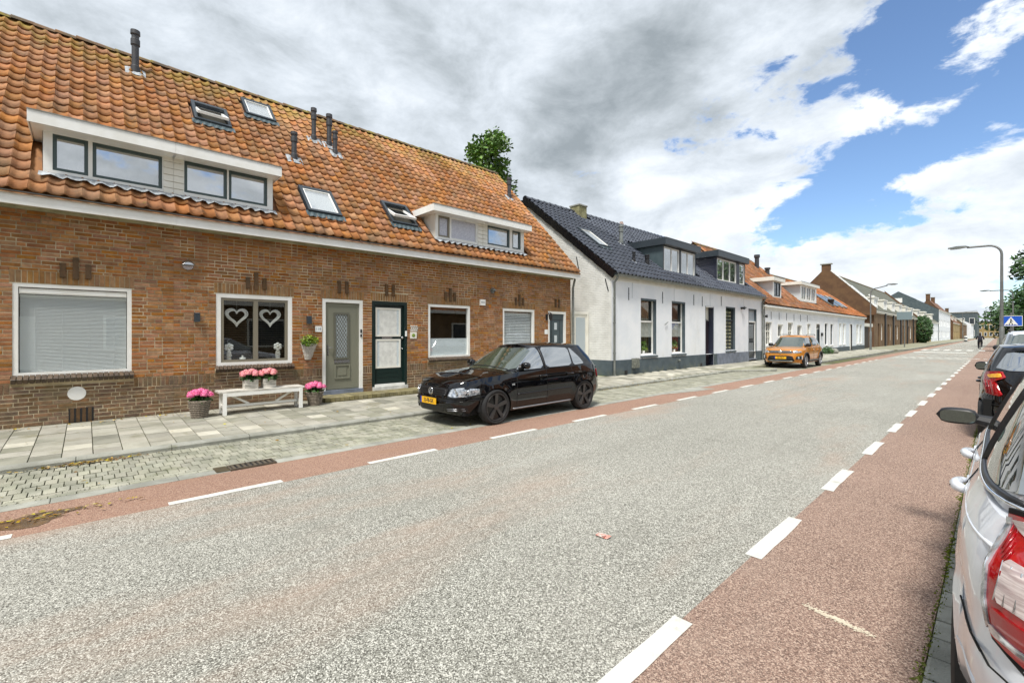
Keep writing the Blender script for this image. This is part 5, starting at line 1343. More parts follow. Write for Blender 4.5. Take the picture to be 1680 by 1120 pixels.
for k, (par, a, b) in enumerate(((CT, 29.4, 48.0), (C2, 48.0, 59.7))):
    mb = MB(); n = int((b - a) / .9); mb.grid([[(-13.85 + .13 * math.cos(math.pi * j / 5), a + (b - a) * i / n, (rz1(a + (b - a) * i / n) if k == 0 else 6.85) + .02 + .12 * math.sin(math.pi * j / 5)) for j in range(6)] for i in range(n + 1)]); obj('ridge', mb, 'ridge', par)
CSX = lambda z: WX + .2 - (z - 3.43) * (4.45 / 3.9)
def cdormer(par, X, y0, y1, z0, z1, fz1, wins, flare=False):
    return dormer(par, X, y0, y1, z0, z1, y0 - .35, y1 + .25, z1 - .02, fz1, X + .18, CSX, wins, [], (1, 1), ('white', 'white', 'white', 'cream'), mat('pale_grey_board', S(206, 212, 214), None, rough=.6) if 'pale_grey_board' not in bpy.data.materials else bpy.data.materials['pale_grey_board'], fw=.07, lead=False, gm='glass', curt='dark_room')
cdormer(CT, -10.0, 32.55, 34.2, 4.0, 5.12, 5.34, [(32.75, 34.05, 4.12, 5.06, 'anthracite', 'glass', (33.4,))])
cdormer(CT, -10.1, 38.9, 43.3, 4.12, 5.36, 5.56, [(39.25, 40.4, 4.25, 5.30, 'white', 'glass', (39.82,)), (40.6, 41.7, 4.25, 5.30, 'white', 'glass', (41.15,)), (41.9, 43.0, 4.25, 5.30, 'white', 'glass', (42.45,))])
for a, b, h in ((-13.0, 38.6, 1.3), (-12.5, 39.4, .75)):
    mb = MB(); z = 3.43 + (WX + .2 - a) * (3.9 / 4.45); mb.lathe([(.17, -.1), (.16, h * .8), (.22, h * .85), (.22, h), (0, h)], (a, b, z), 10); obj('flue', mb, 'pipe', CT)
for k in range(4):
    y = 49.0 + k * 1.55 + (.5 if k > 1 else 0); w0 = 1.1
    d = Vector((-4.25, 0, 3.42)).normalized(); n = Vector((d.z, 0, -d.x)); c = Vector((WX + .2, y + .4, 3.43)) + d * (w0 + .95) + n * .13
    mb = MB(); mb.obox(c, (0, .40, 0), d * .95, n * .05); o = obj('skylight', mb, 'zinc', C2); mb = MB(); mb.obox(c + n * .052, (0, .33, 0), d * .86, n * .004); obj('pane', mb, 'mirrorglass', o)
mb = MB(); mb.lathe([(.2, 0), (.2, .35), (.26, .4), (.26, .55), (0, .55)], (-10.35, 49.2, 4.25), 10); obj('flue', mb, 'black', C2)
mb = MB(); mb.tube([(WX + .06, 30.0 - .45, 3.3), (WX + .06, 29.55, .1)], .04, 8); obj('downpipe', mb, 'zinc', CT)
for k, y in enumerate((30.9, 32.4, 33.9, 35.5, 37.0, 38.7)):
    mb = MB(); mb.bar((WX + .012, y, 2.55), (WX + .012, y, 3.02), .025, .02); obj('wall_anchor', mb, 'anthracite', CT)
mb = MB(); mb.lathe([(.05, 0), (.06, .1), (.1, .2), (0, .2)], (WX, 29.62, 2.7), 8, 'X'); obj('wall_light', mb, 'black', CT)
mb = MB(); mb.box(WX, 42.45, 1.5, WX + .1, 42.75, 1.75); obj('letterbox', mb, 'black', CT)
# low planted bed beside the orange car
t = thing('planter', 'low dark green plant bed with pale stone at the cottage wall', 'planter', (WX + .3, 42.6, .1)); leafball('foliage', (WX + .45, 42.4, .35), .5, 420, 'leafdark', t, .07, (.8, 2.2, .7), hollow=.2); mb = MB(); mb.lathe([(.3, 0), (.38, .2), (.2, .4), (0, .42)], (WX + .6, 43.6, .1), 9); obj('stone', mb, 'concrete', t, smooth=True)
# ================================================================== brown brick row
BX = -10.3
bo = []
for a, b in ((72.3, 73.5), (79.5, 80.9), (86.2, 87.4), (93.9, 95.2), (100.3, 101.7), (108.5, 109.9)): bo.append((a, b, .15, 3.0, 'd'))
for a, b in ((74.8, 76.0), (81.9, 82.9), (88.0, 89.4), (96.0, 97.2), (102.8, 104.6), (110.8, 112)): bo.append((a, b, .85, 3.0, 'w'))
BRW = gable_house('long brown brick terrace with tall gable and six white dormers', BX, 69.75, 113.0, 4.55, -15.1, 9.75, 'brown', 'greytile', bo, gut='cream', sidem='browndk', depth=.15)
for a, b, c, d_, ty in bo:
    if ty == 'w': window(BRW, BX - .10, a, b, c, d_, 'white', .14, .08, trans=(2.3,))
    else: mb = MB(); mb.box(BX - .2, a, c, BX - .12, b, d_); obj('door', mb, mat('dark_red_door', S(66, 40, 34), None, rough=.5) if 'dark_red_door' not in bpy.data.materials else bpy.data.materials['dark_red_door'], BRW)
for y in (77.1, 83.95, 91.3, 98.5, 106.2): mb = MB(); mb.box(BX, y, .1, BX + .14, y + .6, 4.4); obj('pilaster', mb, 'black', BRW)
# parapet gable with white coping and a stub chimney at the apex
mb = MB(); g = [(BX + .25, 4.0), (BX + .25, 4.85), (-14.65, 9.75), (-14.65, 10.6), (-15.6, 10.6), (-15.6, 9.75), (-20.2, 4.85), (-20.2, 4.0)]
mb.prism(g, 'Y', 69.3, 69.74); obj('parapet', mb, 'browndk', BRW)
for k in range(11):
    p0 = Vector((BX + .28, 69.52, 4.95)).lerp(Vector((-14.62, 69.52, 9.83)), k / 11); p1 = Vector((BX + .28, 69.52, 4.95)).lerp(Vector((-14.62, 69.52, 9.83)), (k + .93) / 11)
    mb = MB(); mb.bar(p0, p1, .5, .12); obj('coping_stone', mb, 'white', BRW)
mb = MB(); mb.box(-15.75, 69.2, 10.6, -14.5, 69.85, 10.72); obj('chimney_cap', mb, 'concrete', BRW)
for y, w in ((72.5, 3.6), (80.5, 2.6), (83.2, 2.6)):
    d = Vector((-4.8, 0, 5.2)).normalized(); n = Vector((d.z, 0, -d.x)); c = Vector((BX + .18, y + .5, 4.55)) + d * w + n * .1
    mb = MB(); mb.obox(c, (0, .55, 0), d * 1.0, n * .08); o = obj('skylight', mb, 'white', BRW); mb = MB(); mb.obox(c + n * .082, (0, .42, 0), d * .85, n * .004); obj('pane', mb, 'mirrorglass', o)
BSX = lambda z: BX + .18 - (z - 4.55) * (4.98 / 5.2)
for k in range(6):
    y = 71.4 + 7.0 * k
    dormer(BRW, -10.55, y, y + 2.6, 4.75, 6.2, y - .1, y + 2.7, 6.18, 6.36, -10.45, BSX, [(y + .3, y + 2.3, 4.95, 6.1, 'white', 'dormerglass', (y + .97, y + 1.63))], [], (1, 1), ('white', 'white', 'white', 'cream'), 'cream', fw=.13, lead=False)
mb = MB(); mb.grid([[(x, y, 9.75 - abs(x + 15.1) * .95 + .05) for x in (-15.4, -15.1, -14.8)] for y in (69.75, 113)]); obj('ridge', mb, 'ridge', BRW)
mb = MB(); mb.prism([(BX + .1, 4.2), (-15.0, 9.3), (-15.1, 10.1), (BX + .2, 4.9)], 'Y', 113.01, 113.5); obj('end_parapet', mb, 'browndk', BRW)
# low shed door between cottage and brown terrace
t = thing('passage_gate', 'cream topped dark gate between pale blue cottage and brown terrace', 'gate', (-10.0, 62, .1)); mb = MB(); mb.box(-10.1, 60.2, .1, -10.0, 64.5, 2.5); obj('gate_leaf', mb, mat('dark_gate', S(50, 40, 34), None, rough=.6), t); mb = MB(); mb.box(-10.2, 60.0, 2.5, -9.85, 66, 2.85); obj('lintel', mb, 'cream', t)
# ================================================================== things on the pavement
def hydrangea(base, r, n, m, leafm, parent, rng, h=.2):
    """flower heads as domes of small petals over a skirt of leaves"""
    leafball('leaves', (base[0], base[1], base[2] + .02), r * 1.0, 150, leafm, parent, .05, (1, 1, .45), hollow=.3, rng=rng)
    for k in range(n):
        a = k * 2.4; q = math.sqrt((k + .5) / n) * r * .95
        c = Vector((base[0] + q * math.cos(a), base[1] + q * math.sin(a), base[2] + h * (1 - (q / r) ** 2 * .55)))
        mb = MB(); hr = r * .34
        for i in range(90):
            d = Vector((rng.gauss(0, 1), rng.gauss(0, 1), abs(rng.gauss(0, 1)) - .25)).normalized(); p = c + d * hr * rng.uniform(.85, 1.02)
            u = d.orthogonal().normalized(); v = d.cross(u); ro = rng.random() * 3; u, v = u * math.cos(ro) + v * math.sin(ro), v * math.cos(ro) - u * math.sin(ro); s = .011
            mb.face(p - u * s, p - v * s, p + u * s + d * .003, p + v * s)
        mb.lathe([(0, -hr * .5), (hr * .75, -hr * .3), (hr * .82, 0), (hr * .6, hr * .5), (0, hr * .78)], c, 8)
        obj('flower_head', mb, m, parent, fix=False)
rng = random.Random(21)
def basket_pot(x, y, z, r, h, label, m='pink'):
    t = thing('flower_basket', label, 'flower basket', (x, y, z))
    mb = MB(); mb.lathe([(r * .70, 0), (r * .76, h * .3), (r * .9, h * .75), (r, h), (r * .94, h + .005), (r * .85, h * .8), (0, h * .8)], (x, y, z), 20); b = obj('basket', mb, 'wicker', t, smooth=True, auto=40)
    for k in range(9):
        zz = h * (k + .5) / 9; rr = r * (.70 + .30 * (k + .5) / 9) + .004
        mb = MB(); mb.tube([(x + (rr + .004 * (i % 2)) * math.cos(i * math.pi / 14), y + (rr + .004 * (i % 2)) * math.sin(i * math.pi / 14), z + zz) for i in range(28)], h / 26, 5, closed=True); obj('weave', mb, 'wicker', b)
    mb = MB(); mb.tube([(x + (r + .004) * math.cos(i * .35), y + (r + .004) * math.sin(i * .35), z + h) for i in range(18)], .013, 6, closed=True); obj('rim', mb, 'wicker', b)
    hydrangea((x, y, z + h), r * 1.12, 13, m, 'leafdark', t, rng, .17)
basket_pot(-9.86, 1.50, pz(-9.86), .165, .30, 'bright pink hydrangea in a grey wicker basket left of the white bench')
basket_pot(-9.92, 3.55, pz(-9.92), .165, .28, 'pink hydrangea in a wicker basket between white bench and grey door')
# bench
bt = thing('bench', 'white slatted wooden bench under the window with hearts', 'bench', (-9.95, 2.52, pz(-9.95)))
z0 = pz(-9.95); zt = z0 + .44
for k in range(3): mb = MB(); mb.box(-10.13 + k * .135, 1.78, zt - .035, -10.13 + k * .135 + .125, 3.28, zt); obj('seat_plank', mb, 'washedwood', bt)
for x in (-10.08, -9.78):
    for y in (1.84, 3.18): mb = MB(); mb.box(x, y, z0, x + .055, y + .06, zt - .035); obj('leg', mb, 'white', bt)
    mb = MB(); mb.box(x + .008, 1.90, zt - .10, x + .045, 3.18, zt - .036); obj('apron', mb, 'white', bt)
for y in (1.85, 3.19): mb = MB(); mb.box(-10.03, y, z0 + .12, -9.78, y + .045, z0 + .17); obj('end_rail', mb, 'white', bt)
mb = MB(); mb.box(-9.93, 1.9, z0 + .12, -9.885, 3.18, z0 + .165); obj('stretcher', mb, 'white', bt)
for a, b in ((1.92, 2.30), (3.16, 2.78)): mb = MB(); mb.bar((-9.905, a, zt - .05), (-9.905, b, z0 + .165), .04, .04); obj('brace', mb, 'white', bt)
def crate_pot(y, label, m):
    x = -9.95; t = thing('flower_pot', label, 'flower pot', (x, y, zt))
    for k in range(3): mb = MB(); mb.prism([(-.098 + .002 * k, k * .062), (.098 + .002 * k, k * .062), (.10 + .002 * k, k * .062 + .058), (-.10 + .002 * k, k * .062 + .058)], 'Y', y - .115, y + .115); mb.v = [(x + v[0], v[1], zt + v[2]) for v in mb.v] if False else [(x + v[0], v[1], zt + v[2]) for v in mb.v]; obj('board', mb, 'washedwood', t)
    hydrangea((x, y, zt + .19), .17, 11, m, 'leafdark', t, rng, .15)
crate_pot(2.34, 'square whitewashed wooden pot with pink hydrangea, left one on the bench', 'pinkpale')
crate_pot(2.66, 'square whitewashed wooden pot with pink hydrangea, right one on the bench', 'pinkpale')
# hanging cone basket
t = thing('wall_basket', 'white wicker cone basket of yellow green plants hanging beside the grey door', 'wall basket', (-10.5, 3.63, 1.04))
mb = MB(); rows = []
for k in range(8): q = k / 7; r = .055 + .115 * q; zz = 1.04 + .37 * q; rows.append([(-10.595 + r * math.sin(a) * .95, 3.64 + r * math.cos(a) + .02 * q, zz) for a in [math.pi * i / 12 for i in range(13)]])
mb.grid(rows); mb.face(*[(p[0], p[1], p[2]) for p in rows[0]]); b = obj('cone', mb, 'whitewicker', t)
for k in range(12):
    q = (k + .5) / 12; r = .058 + .115 * q; mb = MB(); mb.tube([(-10.595 + (r + .004 * (i % 2)) * math.sin(math.pi * i / 14), 3.64 + (r + .004 * (i % 2)) * math.cos(math.pi * i / 14) + .02 * q, 1.04 + .37 * q) for i in range(15)], .009, 5); obj('weave', mb, 'whitewicker', b)
leafball('foliage', (-10.49, 3.65, 1.47), .17, 420, 'leafyellow', t, .028, (.75, 1.15, .75), hollow=.2, rng=rng)
leafball('foliage', (-10.46, 3.60, 1.41), .12, 140, 'leaf', t, .03, (.75, 1.2, .6), hollow=.2, rng=rng)
# ================================================================== trees
def tree(name, label, cat, x, y, h, crown_r, crown_z0, m, n, rng, group=None, shape=None, leaf=.16, trunk_r=.18, branches=9, clumps=40):
    t = thing(name, label, cat, (x, y, 0), group=group)
    mb = MB(); mb.tube([(x, y, 0), (x + rng.uniform(-.1, .1), y, h * .4), (x + rng.uniform(-.2, .2), y, h * .85)], [trunk_r, trunk_r * .75, trunk_r * .2], 8); obj('trunk', mb, 'bark', t)
    cl = []
    for k in range(clumps):
        q = rng.random(); zz = crown_z0 + (h - crown_z0) * q; r = crown_r * (shape(q) if shape else math.sin(math.pi * (.15 + .8 * q))) * rng.random() ** .5; a = rng.random() * 6.283
        cl.append(Vector((x + r * math.cos(a), y + r * math.sin(a), zz)))
    for c in cl[:branches]:
        b = Vector((x, y, max(.3, c.z - crown_r * .8))); mb = MB(); mb.tube([b, b.lerp(c, .5) + Vector((0, 0, .1)), c], [trunk_r * .35, trunk_r * .22, trunk_r * .06], 5); obj('branch', mb, 'bark', t)
    V = []; mb = MB(); per = n // clumps; cr = crown_r * .42
    for c in cl:
        for i in range(per):
            d = Vector((rng.gauss(0, 1), rng.gauss(0, 1), rng.gauss(0, .8))).normalized() * cr * rng.random() ** .45
            p = c + d; a = Vector((rng.gauss(0, 1), rng.gauss(0, 1), rng.gauss(0, .5))).normalized(); b = a.orthogonal().normalized(); s = leaf * rng.uniform(.55, 1.25)
            mb.face(p - a * s, p + b * s * .5, p + a * s, p - b * s * .5)
    obj('crown', mb, m, t, fix=False)
    return t
rng = random.Random(3)
tree('tree', 'bushy green tree rising behind the orange terrace roof', 'tree', -19.2, 16.2, 12.4, 1.42, 5.5, 'leaf', 10000, rng, shape=lambda q: .75 + .35 * math.sin(math.pi * min(1, q * 1.05)) if q < .8 else 1.05 - (q - .8) * 3.2, leaf=.12, clumps=75)
tree('tree', 'tall dark green tree at the right edge of the street', 'tree', 3.9, 62, 11.5, 2.6, 2.2, 'leafdark', 9000, rng, leaf=.24, trunk_r=.25, clumps=70)
tree('tree', 'broad loose green tree behind the second right street lamp', 'tree', 3.0, 88, 6.6, 4.2, 2.2, 'leafdark', 9000, rng, leaf=.26, trunk_r=.25, clumps=60)
tree('tree', 'low dark tree between the broad tree and the parked cars', 'tree', 5.5, 100, 6.5, 4, 1.5, 'leafdark', 6000, rng, leaf=.3, trunk_r=.2, clumps=40)
t = thing('shrub', 'tall dark climbing shrub at the end of the brown terrace', 'shrub', (-9.4, 112.5, .1)); leafball('foliage', (-9.6, 112.8, 2.6), 2.5, 2600, 'leafdark', t, .22, (.6, .9, 1.05), hollow=.5); mb = MB(); mb.tube([(-9.7, 112.8, 0), (-9.7, 112.8, 3)], .12, 6); obj('stem', mb, 'bark', t)
# ================================================================== far buildings on the left
def far(label, X, y0, y1, eave, rx, rz, wm, rm, nwin, wz=(.9, 2.6), door=True, dorm=0, chim=(), side=None, win='white', storeys=1, gmat='cream'):
    ops = []
    w = (y1 - y0) / nwin
    for k in range(nwin):
        for s_ in range(storeys):
            isd = door and k % 3 == 1 and s_ == 0
            ops.append((y0 + k * w + w * .28, y0 + k * w + w * .72, .15 if isd else wz[0] + s_ * 2.9, wz[1] + s_ * 2.9, 'd' if isd else 'w'))
    t = gable_house(label, X, y0, y1, eave, rx, rz, wm, rm, ops, gut=gmat, sidem=side)
    for a, b, c, d, ty in ops:
        if ty == 'w': window(t, X - .08, a, b, c, d, win, .14, .08, trans=((c + d) / 2,))
        else: mb = MB(); mb.box(X - .2, a, c, X - .12, b, d); obj('door', mb, 'plinthgrey', t)
    sx = lambda z: X + .18 - (z - eave) * ((X + .18 - rx) / (rz - eave))
    for k in range(dorm):
        y = y0 + (y1 - y0) * (k + .5) / dorm - 1.4
        dormer(t, X - .5, y, y + 2.8, eave + .35, eave + 1.8, y - .15, y + 2.95, eave + 1.75, eave + 1.98, X - .35, sx, [(y + .3, y + 2.5, eave + .5, eave + 1.7, 'white', 'dormerglass', (y + 1.4,))], [], (1, 1), ('white', 'white', 'white', 'cream'), 'cream', fw=.14, lead=False)
    for yy, hh in chim:
        mb = MB(); mb.box(rx - .5, yy - .6, rz - .9, rx + .5, yy + .6, rz + hh); o = obj('chimney', mb, 'browndk', t); mb = MB(); mb.box(rx - .6, yy - .7, rz + hh, rx + .6, yy + .7, rz + hh + .15); obj('chimney_cap', mb, 'concrete', o)
    return t
far('low ochre brick house with dark dormer beyond the climbing shrub', -10.3, 114, 138, 4.6, -14.6, 8.4, 'ochre', 'greytile', 6, dorm=2)
far('low white house between ochre brick house and tall white house', -10.3, 138.1, 156, 4.6, -14.2, 8.0, 'whitewall', 'greytile', 5, dorm=1)
T = far('tall white house with dark slate gable and two rows of windows', -10.2, 156.2, 196, 7.9, -18, 13.0, 'whitewall', 'slate', 8, storeys=2, side='slate')
mb = MB(); mb.box(-18.8, 156.0, 10.0, -17.2, 156.12, 11.2); obj('gable_window', mb, 'white', T)
far('brown brick house with two chimneys and pale dormer', -9.6, 197, 232, 5.4, -15.5, 13.0, 'ochre', 'browntile', 8, dorm=2, chim=((198, 1.6), (214, 1.4)), side='browndk')
far('small brown brick house with grey roof far down the street', -8.8, 233, 262, 5.6, -14, 10.8, 'brown', 'greytile', 8, dorm=2, chim=((250, 1.2),))
far('small white house far down the street', -7.6, 263, 290, 6, -13, 9.5, 'whitewall', 'browntile', 6)
def block(label, x0, y0, x1, y1, h, wm, rows, cols, flat=True):
    t = house(label, cat='building', name='apartment_block', loc=((x0 + x1) / 2, y0, 0))
    mb = MB(); mb.box(x0, y0, -.05, x1, y1, h); obj('wall', mb, wm, t)
    mb = MB(); mb.box(x0 - .2, y0 - .2, h, x1 + .2, y1 + .2, h + .35); obj('roof', mb, 'concrete', t)
    for r in range(rows):
        for c in range(cols):
            w = (x1 - x0) / cols; mb = MB(); a = x0 + c * w + w * .22; z = .9 + r * (h - .6) / rows; mb.box(a, y0 - .12, z, a + w * .56, y0, z + (h / rows) * .48); f = obj('window', mb, 'white', t)
            mb = MB(); mb.box(a + .15, y0 - .14, z + .15, a + w * .56 - .15, y0 - .121, z + (h / rows) * .48 - .15); obj('pane', mb, 'anthracite', f)
    return t
block('dark grey flat roofed block at the end of the left row', -16, 292, -6.6, 330, 11.6, 'slate', 2, 3)
block('yellow low building closing the far end of the street', -7.5, 345, 4, 360, 8.4, 'ochre', 2, 6)
block('pale building behind the parked cars at the far end', 4.5, 352, 16, 366, 6.5, 'whitewall', 2, 6)
block('red roofed low house behind the far trees', 10, 300, 22, 312, 8, 'brown', 2, 5)
# ================================================================== street lamps, signs, bollard
def lamp(x, y, h, reach, dirx, label, rise=.12, r=.10):
    t = thing('street_lamp', label, 'street lamp', (x, y, 0), group='street lamps along the road')
    mb = MB(); mb.tube([(x, y, 0), (x, y, h * .3), (x, y, h * .3 + .1)], [r, r, r * .7], 12); mb.tube([(x, y, h * .3), (x, y, h - .55)], [r * .7, r * .52], 12); obj('pole', mb, M.setdefault('galv', mat('galvanised_steel', S(128, 130, 128), S(112, 114, 112), 3, rough=.5, metal=.4)), t, smooth=True, auto=60)
    mb = MB(); mb.tube([(x, y, h - .55)] + [(x + dirx * .5 * (1 - math.cos(a)), y, h - .55 + .5 * math.sin(a)) for a in [math.pi / 2 * k / 6 for k in range(1, 7)]] + [(x + dirx * (reach - .6), y, h - .05 + rise * .8)], r * .5, 10); obj('arm', mb, 'galv', t, smooth=True, auto=60)
    mb = MB(); ex = x + dirx * (reach - .7); mb.prism([(0, .0), (dirx * .15, .07), (dirx * .5, .09), (dirx * .85, .04), (dirx * .85, .0), (dirx * .4, -.05)] if dirx > 0 else [(0, .0), (-.4, -.05), (-.85, 0), (-.85, .04), (-.5, .09), (-.15, .07)], 'Y', -.13, .13)
    mb.v = [(ex + v[0], y + v[1], h - .03 + rise + v[2]) for v in mb.v]; o = obj('lamp_head', mb, 'zinc', t)
    mb = MB(); mb.box(ex + dirx * .35, y - .1, h - .095 + rise, ex + dirx * .75, y + .1, h - .075 + rise); obj('diffuser', mb, 'frosted', o)
lamp(.12, 35.2, 6.4, 1.9, -1, 'tall grey street lamp behind the parked cars on the right', .02, .11)
lamp(1.05, 71.5, 6.4, 2.3, -1, 'smaller more distant street lamp left of the right trees', .0, .11)
lamp(-8.6, 56.4, 6.2, 1.9, 1, 'street lamp standing in front of the pale blue cottage', .25, .10)
lamp(-8.2, 215, 9.3, 3.4, 1, 'farthest street lamp above the dark grey block', .3, .12)
t = thing('traffic_sign', 'grey rectangular sign seen from behind before the brown terrace', 'sign', (-7.7, 71.7, .1)); mb = MB(); mb.tube([(-7.7, 71.7, .1), (-7.7, 71.7, 4.3)], .06, 8); obj('post', mb, 'galv', t)
mb = MB(); mb.box(-8.4, 71.62, 3.4, -7.0, 71.66, 4.35); obj('panel', mb, mat('sign_back_grey', S(120, 136, 140), None, rough=.5), t)
t = thing('crossing_sign', 'blue pedestrian crossing sign with white triangle above the right cars', 'sign', (.50, 39.2, 0)); mb = MB(); mb.tube([(.5, 39.26, 0), (.5, 39.26, 2.9)], .035, 8); obj('post', mb, 'galv', t)
mb = MB(); mb.box(.05, 39.2, 2.10, .95, 39.225, 2.70); o = obj('panel', mb, mat('sign_blue', S(24, 84, 190), None, rough=.4), t)
mb = MB()
for a in ((.05, 2.10, .95, 2.125), (.05, 2.675, .95, 2.70), (.05, 2.125, .07, 2.675), (.93, 2.125, .95, 2.675)): mb.box(a[0], 39.19, a[1], a[2], 39.199, a[3])
obj('border', mb, 'white', o)
mb = MB(); mb.prism([(.22, 2.17), (.78, 2.17), (.5, 2.64)], 'Y', 39.194, 39.199); tri = obj('triangle', mb, 'white', o)
mb = MB(); mb.lathe([(.035, 0), (.035, .003), (0, .003)], (.50, 39.190, 2.50), 10, 'Y'); mb.bar((.50, 39.191, 2.47), (.49, 39.191, 2.34), .045, .004, up=(0, 1, 0)); mb.bar((.49, 39.191, 2.34), (.42, 39.191, 2.21), .03, .004, up=(0, 1, 0)); mb.bar((.49, 39.191, 2.34), (.57, 39.191, 2.21), .03, .004, up=(0, 1, 0)); mb.bar((.50, 39.191, 2.44), (.58, 39.191, 2.36), .022, .004, up=(0, 1, 0))
for k in range(4): mb.box(.31 + k * .105, 39.190, 2.18, .36 + k * .105, 39.1935, 2.21)
obj('walking_figure', mb, 'sign_black' if 'sign_black' in M else 'black', o)
t = thing('bollard', 'striped traffic bollard standing at the far left kerb', 'bollard', (-4.9, 141, 0)); mb = MB(); mb.lathe([(.5, 0), (.5, .15), (0, .15)], (-4.9, 141, 0), 12); obj('base', mb, 'concrete', t)
for k in range(4): mb = MB(); mb.lathe([(.26, .15 + k * .3), (.26, .45 + k * .3), (0, .45 + k * .3)], (-4.9, 141, 0), 12); obj('band', mb, 'white' if k % 2 else 'anthracite', t)
# ================================================================== row of houses across the street (seen only in the window panes)
def across(label, y0, y1):
    t = house(label, loc=(7.5, (y0 + y1) / 2, 0), group='brick houses across the street')
    n = max(1, round((y1 - y0) / 6)); w = (y1 - y0) / n
    mb = MB(); mb.box(7.5, y0, -.05, 16, y1, 3.4); obj('wall', mb, 'brown', t)
    mb = MB(); mb.prism([(7.0, 3.4), (16.5, 3.4), (11.75, 7.6)], 'Y', y0, y1); obj('roof', mb, 'oldtile', t)
    mb = MB(); mb.box(6.9, y0, 3.2, 7.1, y1, 3.42); obj('fascia', mb, 'white', t)
    for k in range(n):
        a = y0 + k * w
        mb = MB(); mb.box(7.42, a + .6, .9, 7.5, a + 2.6, 2.5); f = obj('window', mb, 'white', t); mb = MB(); mb.box(7.40, a + .7, 1.0, 7.419, a + 2.5, 2.4); obj('pane', mb, 'anthracite', f)
        mb = MB(); mb.box(7.42, a + 3.4, .1, 7.5, a + 4.4, 2.4); obj('door', mb, 'white', t)
        mb = MB(); mb.box(7.5, a + 1, 3.9, 10, a + 4, 5.3); f = obj('dormer', mb, 'white', t); mb = MB(); mb.box(7.46, a + 1.2, 4.2, 7.499, a + 3.8, 5.1); obj('pane', mb, 'anthracite', f)
    return t
for k, (a, b, l) in enumerate(((-26, -8, 'first'), (-6, 12, 'second'), (14, 32, 'third'), (34, 52, 'fourth'), (54, 78, 'fifth'), (80, 104, 'sixth'))): across('brick house row across the street, the %s one counted up the road' % l, a, b)
sheet('pavement', 2.2, -30, 7.6, 330, .0, 'farpave')
